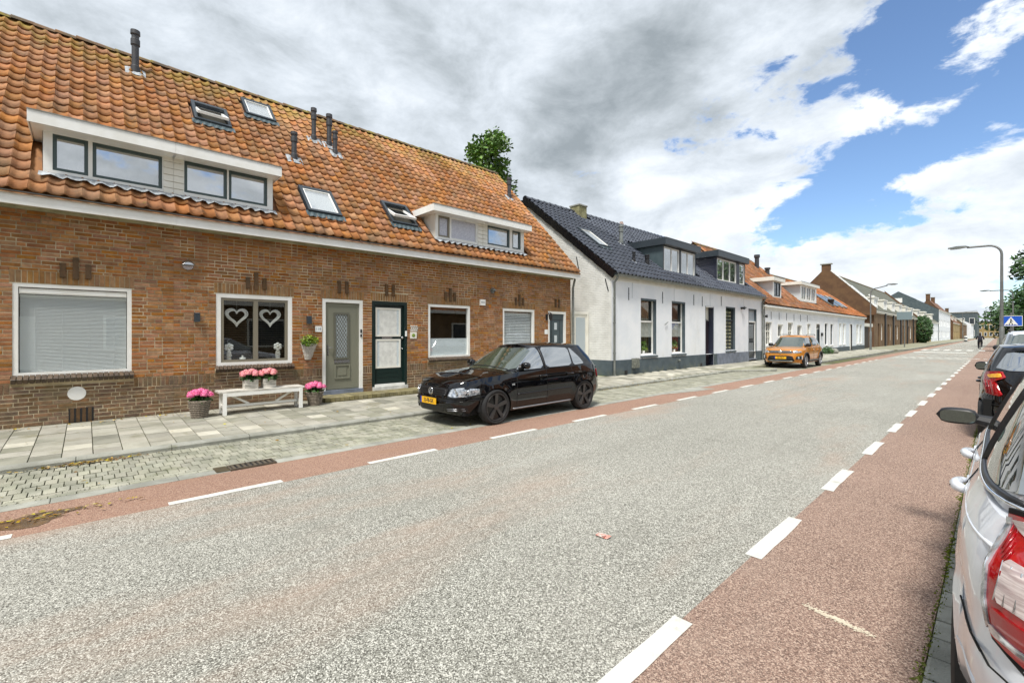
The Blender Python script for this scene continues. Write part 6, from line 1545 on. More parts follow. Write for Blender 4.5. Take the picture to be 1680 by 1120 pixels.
# ================================================================== cars
def lerp(a, b, t): return a + (b - a) * t
def pl_(pts, x):
    """smooth piecewise interpolation through (x, value) points"""
    if x <= pts[0][0]: return pts[0][1]
    for (a, p), (b, q) in zip(pts[:-1], pts[1:]):
        if x <= b:
            t = (x - a) / (b - a); return lerp(p, q, t * t * (3 - 2 * t) * .5 + t * .5)
    return pts[-1][1]
def lin(pts, x):
    if x <= pts[0][0]: return pts[0][1]
    for (a, p), (b, q) in zip(pts[:-1], pts[1:]):
        if x <= b: return lerp(p, q, (x - a) / (b - a))
    return pts[-1][1]
class Car:
    """x forward, y left, z up, ground at 0; all surfaces are analytic so panels can be laid on them"""
    def __init__(s, **k):
        s.__dict__.update(k)
        s.cars = []
    def prof(s, tau):
        return s.W / 2 * lin([(a, b) for a, b, c, d in s.pt], tau), s.L / 2 - lin([(a, c) for a, b, c, d in s.pt], tau), -s.L / 2 + lin([(a, d) for a, b, c, d in s.pt], tau)
    def zt(s, x): return pl_(s.top, x)
    def zb(s, x):
        z = pl_(s.bot, x)
        for xa in s.ax:
            R = s.arch
            if abs(x - xa) < R: z = max(z, s.wr + math.sqrt(R * R - (x - xa) ** 2))
        return z
    def flare(s, x, z):
        d = 0
        for xa in s.ax:
            r = math.hypot(x - xa, z - s.wr)
            d = max(d, s.flr * max(0, 1 - abs(r - s.arch) / .12) ** 1.2 if r > s.arch - .02 else s.flr)
            if r < s.arch - .02: d = max(d, s.flr * .6)
        return d
    def low(s, xi, eta, t, sgn=1):
        hw, xf, xr = s.prof(.5); x0 = (xf + xr) / 2 + (xf - xr) / 2 * xi
        z = lerp(s.zb(x0), s.zt(x0), t); tau = max(0, min(1, (z - s.sill) / (s.zt(x0) - s.sill)))
        hw, xf, xr = s.prof(tau); x = (xf + xr) / 2 + (xf - xr) / 2 * xi
        y = hw * eta
        if eta > .8: y += s.flare(x, z)
        return Vector((x, sgn * y, z))
    def side(s, x, z, off=.0):
        """point on the left flank at (x, z)"""
        tau = max(0, min(1, (z - s.sill) / (s.zt(x) - s.sill))); hw, xf, xr = s.prof(tau)
        c, h = (xf + xr) / 2, (xf - xr) / 2; xi = max(-.9999, min(.9999, (x - c) / h)); n = s.nf if xi > 0 else s.nr
        return Vector((x, hw * (1 - abs(xi) ** n) ** (1 / n) + s.flare(x, z) + off, z))
    def end(s, y, z, front=True, off=0):
        """point on the nose or the tail at (y, z)"""
        xg = s.L / 2 - .1 if front else -s.L / 2 + .1
        tau = max(0, min(1, (z - s.sill) / (s.zt(xg) - s.sill))); hw, xf, xr = s.prof(tau); c, h = (xf + xr) / 2, (xf - xr) / 2
        n = s.nf if front else s.nr; e = min(.999, abs(y) / hw); q = h * (1 - e ** n) ** (1 / n)
        return Vector((c + (q + off if front else -q - off), y, z))
    # greenhouse
    def gl(s, u):
        e = u ** 1.0
        return lerp(s.g0[0], s.g1[0], e), lerp(s.g0[1], s.g1[1], u), lerp(s.g0[2], s.g1[2], u ** 1.25)
    def zroof(s, x):
        c = (s.g1[0] + s.g1[1]) / 2; h = (s.g1[1] - s.g1[0]) / 2; return s.H - .045 - s.droop * ((x - c) / h) ** 2
    def zr(s, x, u): return lerp(s.zt(x) - .015, s.zroof(max(s.g1[0], min(s.g1[1], x))), u)
    def gpt(s, xi, eta, u, sgn=1):
        xr, xf, hw = s.gl(u); x = (xf + xr) / 2 + (xf - xr) / 2 * xi
        return Vector((x, sgn * hw * eta, s.zr(x, u)))
    def gside(s, x, z, off=0):
        zb, zr = s.zt(x) - .015, s.zroof(max(s.g1[0], min(s.g1[1], x))); u = max(0, min(1, (z - zb) / (zr - zb)))
        xr, xf, hw = s.gl(u); c, h = (xf + xr) / 2, (xf - xr) / 2; xi = max(-.999, min(.999, (x - c) / h)); n = s.ng
        return Vector((x, hw * (1 - abs(xi) ** n) ** (1 / n) + off, z))
    def gend(s, e, u, front=True, off=0):
        xr, xf, hw = s.gl(u); n = s.ng; q = (1 - abs(e) ** n) ** (1 / n); h = (xf - xr) / 2; x = (xf + xr) / 2 + (h * q + off if front else -h * q - off)
        return Vector((x, hw * e, s.zr(x, u) + off * .5))
    def perim(s, nf, nr, dense=True):
        P = []
        for k in range(9): e = .93 * k / 8; P.append(((1 - e ** nf) ** (1 / nf), e))
        xs = [P[-1][0] - .005]
        hw, xf, xr = s.prof(.5); c, h = (xf + xr) / 2, (xf - xr) / 2
        X = [P[-1][0] * (1 - k / 60) - ((1 - .93 ** nr) ** (1 / nr)) * k / 60 for k in range(1, 60)]
        if dense:
            for xa in s.ax:
                for k in range(25): X.append((xa + s.arch * math.cos(math.pi * k / 24) * .9995 - c) / h)
                X += [(xa + s.arch * 1.004 - c) / h, (xa - s.arch * 1.004 - c) / h]
        for q in sorted(set(round(v, 5) for v in X), reverse=True):
            n = nf if q > 0 else nr
            if abs(q) < 1: P.append((q, (1 - abs(q) ** n) ** (1 / n)))
        for k in range(8, -1, -1): e = .93 * k / 8; P.append((-(1 - e ** nr) ** (1 / nr), e))
        return P
    def build(s, root, paint):
        s.root = root
        mb = MB(); P = s.perim(s.nf, s.nr)
        full = [(a, b, 1) for a, b in P] + [(a, b, -1) for a, b in P[::-1]]
        T = [0, .06, .12, .2, .3, .4, .5, .6, .7, .8, .88, .94, 1]
        rows = [[s.low(a, b, t, g) for a, b, g in full] for t in T]
        mb.grid(rows, closed=True)
        top = rows[-1]; deck = [top]
        for k in (.93, .8, .6, .35, .12, 0):
            deck.append([Vector((p.x + (0 if abs(p.y) > .02 else 0), p.y * k, p.z + s.crown * (1 - k ** 2) * min(1, max(.0, (abs(s.L / 2) - abs(p.x)) / .25)))) for p in top])
        mb.grid(deck, closed=True)
        # greenhouse
        Q = s.perim(s.ng, s.ng, False); fq = [(a, b, 1) for a, b in Q] + [(a, b, -1) for a, b in Q[::-1]]
        g = [[s.gpt(a, b, u, q) for a, b, q in fq] for u in (0, .15, .3, .45, .6, .75, .88, 1)]
        mb.grid(g, closed=True)
        tp = g[-1]; cx = (s.g1[0] + s.g1[1]) / 2; rr = [tp]
        for k in (.96, .85, .65, .4, .2, 0): rr.append([Vector((cx + (p.x - cx) * (1 - (1 - k) * .0 if True else k), p.y * k, p.z + .045 * (1 - k ** 2))) for p in tp])
        mb.grid(rr, closed=True)
        s.body = obj('body', mb, paint, root, smooth=True, local=True, auto=38)
        mb = MB(); mb.box(-s.L / 2 + .25, -s.W / 2 + .2, s.sill + .0, s.L / 2 - .25, s.W / 2 - .2, .5)
        for xa in s.ax: mb.box(xa - s.arch, -s.W / 2 + .07, s.wr * .8, xa + s.arch, s.W / 2 - .07, s.wr + s.arch + .02)
        obj('underbody', mb, 'underbody', root, local=True)
        return s.body
    def patch(s, name, outline, fn, m, parent=None, rings=(1, .97, .8, .55, .25, 0), both=True, off=.005, rnd=1, smooth=True, edge=True, label=None):
        """a panel laid on a surface: outline in the surface's own two coordinates"""
        pts = [Vector((a, b)) for a, b in outline]
        for _ in range(rnd):
            q = []
            for i, p in enumerate(pts):
                n = pts[(i + 1) % len(pts)]; q += [p.lerp(n, .12), p.lerp(n, .88)]
            pts = q
        d = []
        for i, p in enumerate(pts):
            n = pts[(i + 1) % len(pts)]; k = max(1, int((n - p).length / .05)); d += [p.lerp(n, j / k) for j in range(k)]
        c = sum(d, Vector((0, 0))) / len(d); out = []
        for sg in ((1, -1) if both else (1,)):
            mb = MB(); rows = []
            if edge: rows.append([fn(p.x, p.y, -.012) for p in d])
            for r in rings: rows.append([fn(c.x + (p.x - c.x) * r, c.y + (p.y - c.y) * r, off) for p in d])
            if sg < 0: rows = [[Vector((v.x, -v.y, v.z)) for v in r] for r in rows]
            mb.grid(rows, closed=True); o = obj(name, mb, m, parent or s.root, smooth=smooth, local=True, auto=40); out.append(o)
            if label: o['label'] = label
        return out
    def trim(s, name, path, fn, r, m, parent=None, both=True, n=6, off=0):
        d = []
        for a, b in zip(path[:-1], path[1:]):
            k = max(1, int(math.hypot(b[0] - a[0], b[1] - a[1]) / .08)); d += [(lerp(a[0], b[0], j / k), lerp(a[1], b[1], j / k)) for j in range(k)]
        d.append(path[-1])
        for sg in ((1, -1) if both else (1,)):
            mb = MB(); mb.tube([Vector((v.x, v.y * sg, v.z)) for v in [fn(a, b, off) for a, b in d]], r, n); obj(name, mb, m, parent or s.root, smooth=True, local=True)
    def wheels(s, spokes, rimm, y=None, tw=.2, rim=.72, twin=False, hubm=None):
        y = y or s.W / 2 - .012
        first = None
        for xa in s.ax:
            for sg in (1, -1):
                R = s.wr; mb = MB(); c = Vector((xa, 0, R)); Y = lambda v: sg * (y - v)
                mb.lathe([(R * rim * .93, Y(.16)), (R * rim * .9, Y(.05)), (R * .16, Y(.045)), (0, Y(.045))], c, 28, 'Y'); w = obj('wheel', mb, hubm or 'blackpaint', s.root, smooth=True, local=True, auto=40)
                mb = MB(); mb.lathe([(R * rim, Y(tw)), (R * .96, Y(tw - .01)), (R, Y(tw - .04)), (R, Y(.035)), (R * .975, Y(.012)), (R * .90, Y(.0)), (R * (rim + .04), Y(.004)), (R * rim, Y(.014)), (R * rim * .98, Y(.05))], c, 36, 'Y', caps=False); obj('tyre', mb, 'tyre', w, smooth=True, local=True, auto=35)
                mb = MB(); mb.lathe([(R * rim * 1.0, Y(.012)), (R * rim * .985, Y(.004)), (R * rim * .93, Y(.006)), (R * rim * .90, Y(.03)), (R * rim * .90, Y(.06))], c, 36, 'Y', caps=False); obj('rim', mb, rimm, w, smooth=True, local=True, auto=40)
                for k in range(spokes):
                    an = 2 * math.pi * k / spokes + .3; u = Vector((math.cos(an), 0, math.sin(an))); v = Vector((-math.sin(an), 0, math.cos(an)))
                    for dv in ((-.5, .5) if twin else (0,)):
                        mb = MB(); ww = R * (.10 if not twin else .06); p0 = c + u * R * .12 + v * dv * R * .16; p1 = c + u * R * rim * .95 + v * dv * R * .34
                        a, b = Vector((0, Y(.030), 0)), Vector((0, Y(.008), 0)); d = Vector((0, sg * -.03, 0))
                        pts = [p0 - v * ww * .8 + a, p0 + v * ww * .8 + a, p1 + v * ww * 1.15 + b, p1 - v * ww * 1.15 + b]; b0 = len(mb.v)
                        mb.v += [tuple(q) for q in pts] + [tuple(q + d) for q in pts]; mb.f += [(0, 1, 2, 3), (7, 6, 5, 4), (0, 4, 5, 1), (1, 5, 6, 2), (2, 6, 7, 3), (3, 7, 4, 0)]; mb.mi += [0] * 6
                        obj('spoke', mb, rimm, w, local=True)
                mb = MB(); mb.lathe([(R * .17, Y(.035)), (R * .16, Y(.022)), (R * .1, Y(.018)), (0, Y(.018))], c, 16, 'Y'); obj('hub', mb, rimm, w, smooth=True, local=True, auto=40)
    def mirror(s, x, z, m, m2='black', size=(.09, .20, .13), out=.10, both=True):
        for sg in ((1, -1) if both else (1,)):
            b = s.gside(x, z, 0); l, w, h = size; c = Vector((x - .03, sg * (b.y + out + w * .4), z + .06)); mb = MB(); rows = []
            for k in range(9):
                q = -1 + 2 * k / 8; f = (1 - abs(q) ** 3.2) ** (1 / 2.2) if abs(q) < 1 else 0; r = max(.04, f)
                rows.append([c + Vector((l * math.cos(a) * r if math.cos(a) > 0 else l * .30 * math.cos(a) * r, sg * q * w / 2, h / 2 * math.copysign(abs(math.sin(a)) ** .75, math.sin(a)) * r)) for a in [2 * math.pi * i / 18 for i in range(18)]])
            mb.grid(rows, closed=True); o = obj('door_mirror', mb, m, s.root, smooth=True, local=True, auto=50)
            mb = MB(); cc = c + Vector((-l * .30 - .002, 0, 0)); d = []
            for i in range(24):
                a = 2 * math.pi * i / 24; ca, sa = math.copysign(abs(math.cos(a)) ** .5, math.cos(a)), math.copysign(abs(math.sin(a)) ** .55, math.sin(a)); d.append(cc + Vector((0, ca * w * .40, sa * h * .36)))
            mb.face(*d); obj('mirror_glass', mb, 'mirror', o, local=True)
            mb = MB(); mb.tube([Vector((x + .02, sg * (b.y - .03), z + .02)), Vector((x, sg * (b.y + out * .5), z + .03)), Vector((x - .02, sg * (b.y + out + .05), z + .055))], [.06, .045, .035], 8); obj('mirror_arm', mb, m2, o, local=True)
    def plate(s, txt, front, z, w=.52, h=.11, y=0, m='yellow', off=.012):
        p = s.end(y, z, front, off); sg = 1 if front else -1
        mb = MB(); mb.box(p.x - .004, y - w / 2, z - h / 2, p.x + .004, y + w / 2, z + h / 2); o = obj('number_plate', mb, m, s.root, local=True)
        mb = MB(); ya = (y - w / 2 if front else y + w / 2); ya = y + (-w / 2 if front else w / 2 - .045); mb.box(p.x - .0045, ya, z - h / 2, p.x + .0045, ya + .045, z + h / 2); obj('country_band', mb, 'euroblue', o, local=True)
        R_ = Matrix.Rotation(sg * math.radians(90), 4, 'Z') @ Matrix.Rotation(math.radians(90), 4, 'X')
        text('plate_text', txt, h * .88, 'ink', o, Matrix.Translation((p.x + sg * .006, y + .02 * sg, z)) @ R_, local=True, sx=.80)
        return o
M['underbody'] = mat('underbody', S(14, 14, 14), None, rough=.9)
M['tyre'] = mat('tyre_rubber', S(30, 30, 31), S(38, 38, 38), 20, rough=.75)
M['yellow'] = mat('yellow_plate', S(236, 178, 20), None, rough=.4)
M['euroblue'] = mat('euro_blue', S(36, 52, 150), None, rough=.4)
M['mirror'] = mat('mirror', S(112, 130, 130), None, rough=.02, metal=1)
def carpaint(name, c, rough=.25, metal=0, coat=1.0):
    m = mat(name, c, None, rough=rough, metal=metal, coat=coat); b = m.node_tree.nodes['Principled BSDF']; b.inputs['Coat Roughness'].default_value = .015; b.inputs['Coat IOR'].default_value = 1.6; return m
def carglass(name, c, ior=1.9):
    m = mat(name, c, None, rough=.02); b = m.node_tree.nodes['Principled BSDF']; b.inputs['IOR'].default_value = ior; b.inputs['Coat Weight'].default_value = .6; return m
M['carglass'] = carglass('tinted_car_glass', S(34, 42, 40), 5.5)
M['carglass2'] = carglass('windscreen_glass', S(58, 68, 56), 2.6)
M['blackcar'] = carpaint('black_car_paint', S(7, 7, 10), .3); M['blackcar'].node_tree.nodes['Principled BSDF'].inputs['Specular IOR Level'].default_value = .0
M['orangecar'] = carpaint('copper_orange_paint', S(202, 130, 32), .35, .25)
M['silvercar'] = carpaint('silver_car_paint', S(216, 220, 226), .35, .12)
M['greycar'] = carpaint('dark_grey_car_paint', S(60, 64, 70), .3, .3)
M['whitecar'] = carpaint('white_car_paint', S(222, 226, 236), .3)
M['lampclear'] = mat('clear_lamp', S(214, 218, 222), S(120, 126, 132), 26, rough=.08, metal=.55, coat=1)
M['lampred'] = mat('red_lamp', S(176, 16, 24), S(140, 8, 16), 14, rough=.1, coat=1)
M['lampdeep'] = mat('deep_red_lamp', S(150, 8, 18), None, rough=.1, coat=1)
M['lampwhite'] = mat('ribbed_white_lamp', S(216, 204, 200), S(168, 150, 148), 8, rough=.12, coat=1, stretch=(1, 1, 14))
M['amber'] = mat('amber_lamp', S(226, 150, 40), S(240, 190, 70), 20, rough=.1, coat=1)
M['rimdark'] = mat('dark_alloy', S(84, 82, 82), None, rough=.32, metal=.7)
M['rimsilver'] = mat('silver_alloy', S(170, 172, 176), None, rough=.3, metal=.7)
STD = [(0, .92, .10, .10), (.14, .965, .03, .03), (.34, .99, .0, .0), (.55, 1.0, .02, .03), (.8, .985, .06, .06), (1, .93, .16, .10)]
# ---------------------------------------------------------------- black hatchback
def hatch_black():
    c = Car(L=4.15, W=1.735, H=1.435, wr=.315, arch=.333, ax=(1.225, -1.285), sill=.20, flr=.018, nf=4.2, nr=6.5, ng=6.0, crown=.045, droop=.03,
            top=[(-2.05, .90), (-1.6, .95), (-.4, .935), (.7, .905), (1.0, .885), (1.5, .845), (1.9, .775), (2.06, .715)], bot=[(-2.05, .30), (-1.7, .22), (1.6, .20), (1.95, .20), (2.06, .24)],
            pt=STD[:-1] + [(1, .945, .11, .07)], g0=(-1.99, .84, .80), g1=(-1.56, .0, .60))
    t = thing('parked_car', 'black five door hatchback with yellow plate parked before the terrace', 'car', (-6.95, 6.57, .0), math.radians(-90))
    c.build(t, M['blackcar'])
    c.wheels(5, 'rimdark', rim=.79, y=.862)
    # glass
    G = c.gside; Zr = lambda x: c.zroof(x) - .045
    c.patch('side_window', [(.62, .93), (-.05, .95), (-.05, 1.345), (.0, 1.34), (.16, 1.27), (.44, 1.07)], G, 'carglass')
    c.patch('side_window', [(-.13, .952), (-.92, .965), (-.94, 1.325), (-.5, 1.35), (-.13, 1.348)], G, 'carglass')
    c.patch('side_window', [(-.98, .967), (-1.34, .985), (-1.24, 1.12), (-1.03, 1.31), (-.98, 1.32)], G, 'carglass')
    c.patch('windscreen', [(-.88, .06), (.88, .06), (.84, .93), (-.84, .93)], lambda e, u, o: c.gend(e, u, True, o), 'carglass2', both=False)
    c.patch('rear_window', [(-.84, .30), (.84, .30), (.80, .92), (-.80, .92)], lambda e, u, o: c.gend(e, u, False, o), 'carglass', both=False)
    F = lambda y, z, o: c.end(y, z, True, o)
    # lamps, grille, emblem
    for o in c.patch('headlight', [(.46, .545), (.50, .665), (.64, .685), (.785, .655), (.795, .575), (.70, .53), (.55, .525)], F, 'lampclear', off=.012):
        pass
    for sg in (1, -1):
        for yy, r in ((.58, .062), (.70, .05)):
            p = c.end(yy * sg, .605, True, .014); mb = MB(); mb.lathe([(r, 0), (r * .8, .006), (r * .5, -.004), (0, .004)], p, 16, 'X'); obj('lamp_bowl', mb, 'chrome', t, smooth=True, local=True)
    c.patch('grille', [(-.42, .535), (.42, .535), (.44, .665), (-.44, .665)], F, 'black', both=False, off=.010)
    for z in (.56, .595, .63): c.trim('grille_slat', [(-.42, z), (.42, z)], F, .007, 'blackpaint', both=False, off=.014)
    p = c.end(0, .60, True, .03); mb = MB(); mb.tube([p + Vector((0, .062 * math.cos(a), .062 * math.sin(a))) for a in [2 * math.pi * i / 24 for i in range(24)]], .007, 6, closed=True)
    for pts in ([(-.028, .052), (0, .004), (.028, .052)], [(-.055, .022), (-.022, -.05), (0, -.004), (.022, -.05), (.055, .022)]): mb.tube([p + Vector((0, a, b)) for a, b in pts], .006, 6)
    obj('emblem', mb, 'chrome', t, smooth=True, local=True)
    c.patch('bumper_strip', [(-.80, .445), (.80, .445), (.80, .505), (-.80, .505)], F, 'blackpaint', both=False, off=.018)
    c.patch('air_intake', [(-.36, .25), (.36, .25), (.40, .36), (-.40, .36)], F, 'black', both=False, off=.008)
    c.patch('fog_vent', [(.45, .27), (.70, .27), (.70, .345), (.45, .345)], F, 'black', off=.008)
    for z in (.29, .32): c.trim('fog_slat', [(.46, z), (.69, z)], F, .006, 'rimsilver', off=.012)
    c.plate('33-FB-GK', True, .435, .50, .11, -.02, off=.034)
    # flank details
    c.trim('side_moulding', [(.72, .50), (.60, .50), (-.82, .52)], c.side, .017, 'blackpaint', off=.004)
    c.trim('sill_strip', [(.80, .235), (-.86, .245)], c.side, .016, 'rimsilver', off=.0)
    for path in ([(.70, .90), (.74, .60), (.72, .27)], [(-.09, .94), (-.09, .27)], [(-.86, .95), (-.88, .75), (-.92, .66)]): c.trim('door_seam', path, c.side, .0045, 'underbody')
    c.trim('window_line', [(.66, .918), (0, .94), (-1.3, .97)], G, .007, 'blackpaint', off=.004)
    c.trim('pillar', [(-.09, .95), (-.09, 1.345)], G, .022, 'black', off=.0)
    c.trim('roof_gutter', [(.04, 1.35), (-.4, 1.368), (-1.2, 1.335)], G, .008, 'black', off=.0)
    for x in (.03, -.78):
        b = c.side(x, .80, .0); mb = MB(); mb.tube([b + Vector((.09, .0, 0)), b + Vector((.07, .03, .004)), b + Vector((-.07, .034, .006)), b + Vector((-.09, 0, .004))], .016, 8); obj('door_handle', mb, M['blackcar'], t, smooth=True, local=True)
    b = c.side(1.66 - .83, .69, .006); mb = MB(); mb.box(b.x - .03, b.y - .004, b.z - .018, b.x + .03, b.y + .006, b.z + .018); obj('side_repeater', mb, 'lampclear', t, local=True)
    c.mirror(.50, .955, M['blackcar'], 'black', (.10, .20, .13), .02)
    B = lambda y, z, o: c.end(y, z, False, o)
    c.patch('tail_light', [(-1.83, .66), (-1.82, .84), (-2.02, .84), (-2.04, .66)], c.side, 'lampred', off=.006)
    c.trim('hood_seam', [(-.70, 0), (.70, 0)], lambda y, z, o: c.end(y, .672 + .0 * z, True, o), .004, 'underbody', both=False)
    mb = MB(); mb.tube([(.82, .68, .955), (.84, .1, 1.0), (.84, -.5, .985)], .010, 6); obj('wiper', mb, 'black', t, local=True)
    return t
hatch_black()
# ---------------------------------------------------------------- orange crossover
def suv_orange():
    c = Car(L=4.17, W=1.775, H=1.60, wr=.34, arch=.385, ax=(1.22, -1.28), sill=.26, flr=.02, nf=5.2, nr=7, ng=5.0, crown=.035, droop=.04,
            top=[(-2.05, 1.0), (-1.5, 1.05), (.0, 1.02), (.85, 1.0), (1.2, .985), (1.8, .93), (2.06, .86)], bot=[(-2.05, .34), (-1.6, .26), (1.7, .24), (2.06, .28)], pt=[(0, .93, .08, .08), (.3, 1, 0, 0), (.6, 1.0, .02, .02), (.85, .99, .05, .05), (1, .95, .12, .1)],
            g0=(-1.95, 1.0, .82), g1=(-1.6, .25, .63))
    t = thing('parked_car', 'copper orange crossover with yellow plate parked in front of the cottages', 'car', (-7.18, 26.5, 0), math.radians(-90))
    c.build(t, M['orangecar']); c.wheels(5, 'rimsilver', rim=.70, twin=True, y=.885)
    G = c.gside
    c.patch('side_window', [(.78, 1.05), (.0, 1.06), (.0, 1.47), (.25, 1.46), (.55, 1.25)], G, 'carglass'); c.patch('side_window', [(-.08, 1.06), (-.95, 1.08), (-.95, 1.46), (-.08, 1.475)], G, 'carglass'); c.patch('side_window', [(-1.02, 1.09), (-1.6, 1.14), (-1.45, 1.38), (-1.02, 1.45)], G, 'carglass')
    c.patch('windscreen', [(-.90, .05), (.90, .05), (.84, .95), (-.84, .95)], lambda e, u, o: c.gend(e, u, True, o), 'carglass2', both=False); c.patch('rear_window', [(-.84, .2), (.84, .2), (.8, .9), (-.8, .9)], lambda e, u, o: c.gend(e, u, False, o), 'carglass', both=False)
    F = lambda y, z, o: c.end(y, z, True, o)
    c.patch('grille', [(-.50, .72), (.50, .72), (.54, .835), (-.54, .835)], F, 'black', both=False, off=.012)
    for z in (.745, .81): c.trim('grille_bar', [(-.51, z), (.51, z)], F, .014, 'chrome', both=False, off=.02)
    p = c.end(0, .778, True, .03); mb = MB(); mb.lathe([(.075, 0), (.07, .012), (0, .016)], p, 16, 'X'); obj('emblem', mb, 'chrome', t, local=True, smooth=True)
    c.patch('headlight', [(.52, .73), (.56, .85), (.84, .86), (.85, .77), (.7, .73)], F, 'lampclear', off=.012)
    c.patch('lower_grille', [(-.60, .36), (-.45, .30), (.45, .30), (.60, .36), (.50, .60), (-.50, .60)], F, 'black', both=False, off=.008)
    c.trim('skid_bar', [(-.52, .34), (.52, .34)], F, .03, 'zinc', both=False, off=.01)
    c.patch('fog_surround', [(.62, .42), (.66, .58), (.85, .60), (.84, .42)], F, 'black', off=.010)
    for sg in (1, -1):
        p = c.end(.72 * sg, .50, True, .014); mb = MB(); mb.lathe([(.06, 0), (.05, .01), (0, .012)], p, 12, 'X'); obj('fog_lamp', mb, 'lampclear', t, local=True, smooth=True)
        p = c.end(.82 * sg, .52, True, .016); mb = MB(); mb.bar(p + Vector((0, 0, -.09)), p + Vector((0, 0, .09)), .03, .02); obj('daylight_strip', mb, 'white', t, local=True)
    c.plate('KS-940-T', True, .50, .52, .11, 0, off=.02)
    for xa in c.ax:
        for sg in (1, -1): mb = MB(); mb.tube([Vector((v.x, v.y * sg, v.z)) for v in [c.side(xa + .40 * math.cos(a), c.wr + .40 * math.sin(a), .004) for a in [math.pi * (-.03 + 1.06 * i / 16) for i in range(17)]]], .035, 6); obj('arch_trim', mb, 'black', t, local=True, smooth=True)
    c.trim('sill_trim', [(.85, .33), (-.9, .33)], c.side, .055, 'black'); c.trim('sill_accent', [(.75, .37), (-.8, .37)], c.side, .018, 'zinc', off=.04)
    for path in ([(.80, 1.0), (.82, .4)], [(-.04, 1.02), (-.04, .38)], [(-.95, 1.03), (-.96, .75)]): c.trim('door_seam', path, c.side, .006, 'underbody')
    for x in (.12, -.72):
        b = c.side(x, .86, 0); mb = MB(); mb.tube([b + Vector((.1, 0, 0)), b + Vector((.07, .035, 0)), b + Vector((-.07, .035, 0)), b + Vector((-.1, 0, 0))], .02, 8); obj('door_handle', mb, M['orangecar'], t, local=True, smooth=True)
    c.mirror(.72, 1.04, M['black'], 'black', (.11, .24, .17), .03)
    for sg in (1, -1): mb = MB(); mb.tube([(.1, sg * .58, 1.57), (.0, sg * .60, 1.62), (-1.4, sg * .60, 1.61), (-1.5, sg * .58, 1.56)], .018, 6); obj('roof_rail', mb, 'zinc', t, local=True, smooth=True)
    c.patch('tail_light', [(-1.80, .80), (-1.78, 1.0), (-2.02, .98), (-2.05, .8)], c.side, 'lampred', off=.008)
    c.trim('wiper', [(-.5, .06), (.4, .05)], lambda e, u, o: c.gend(e, u, True, o), .01, 'black', both=False, off=.01)
suv_orange()
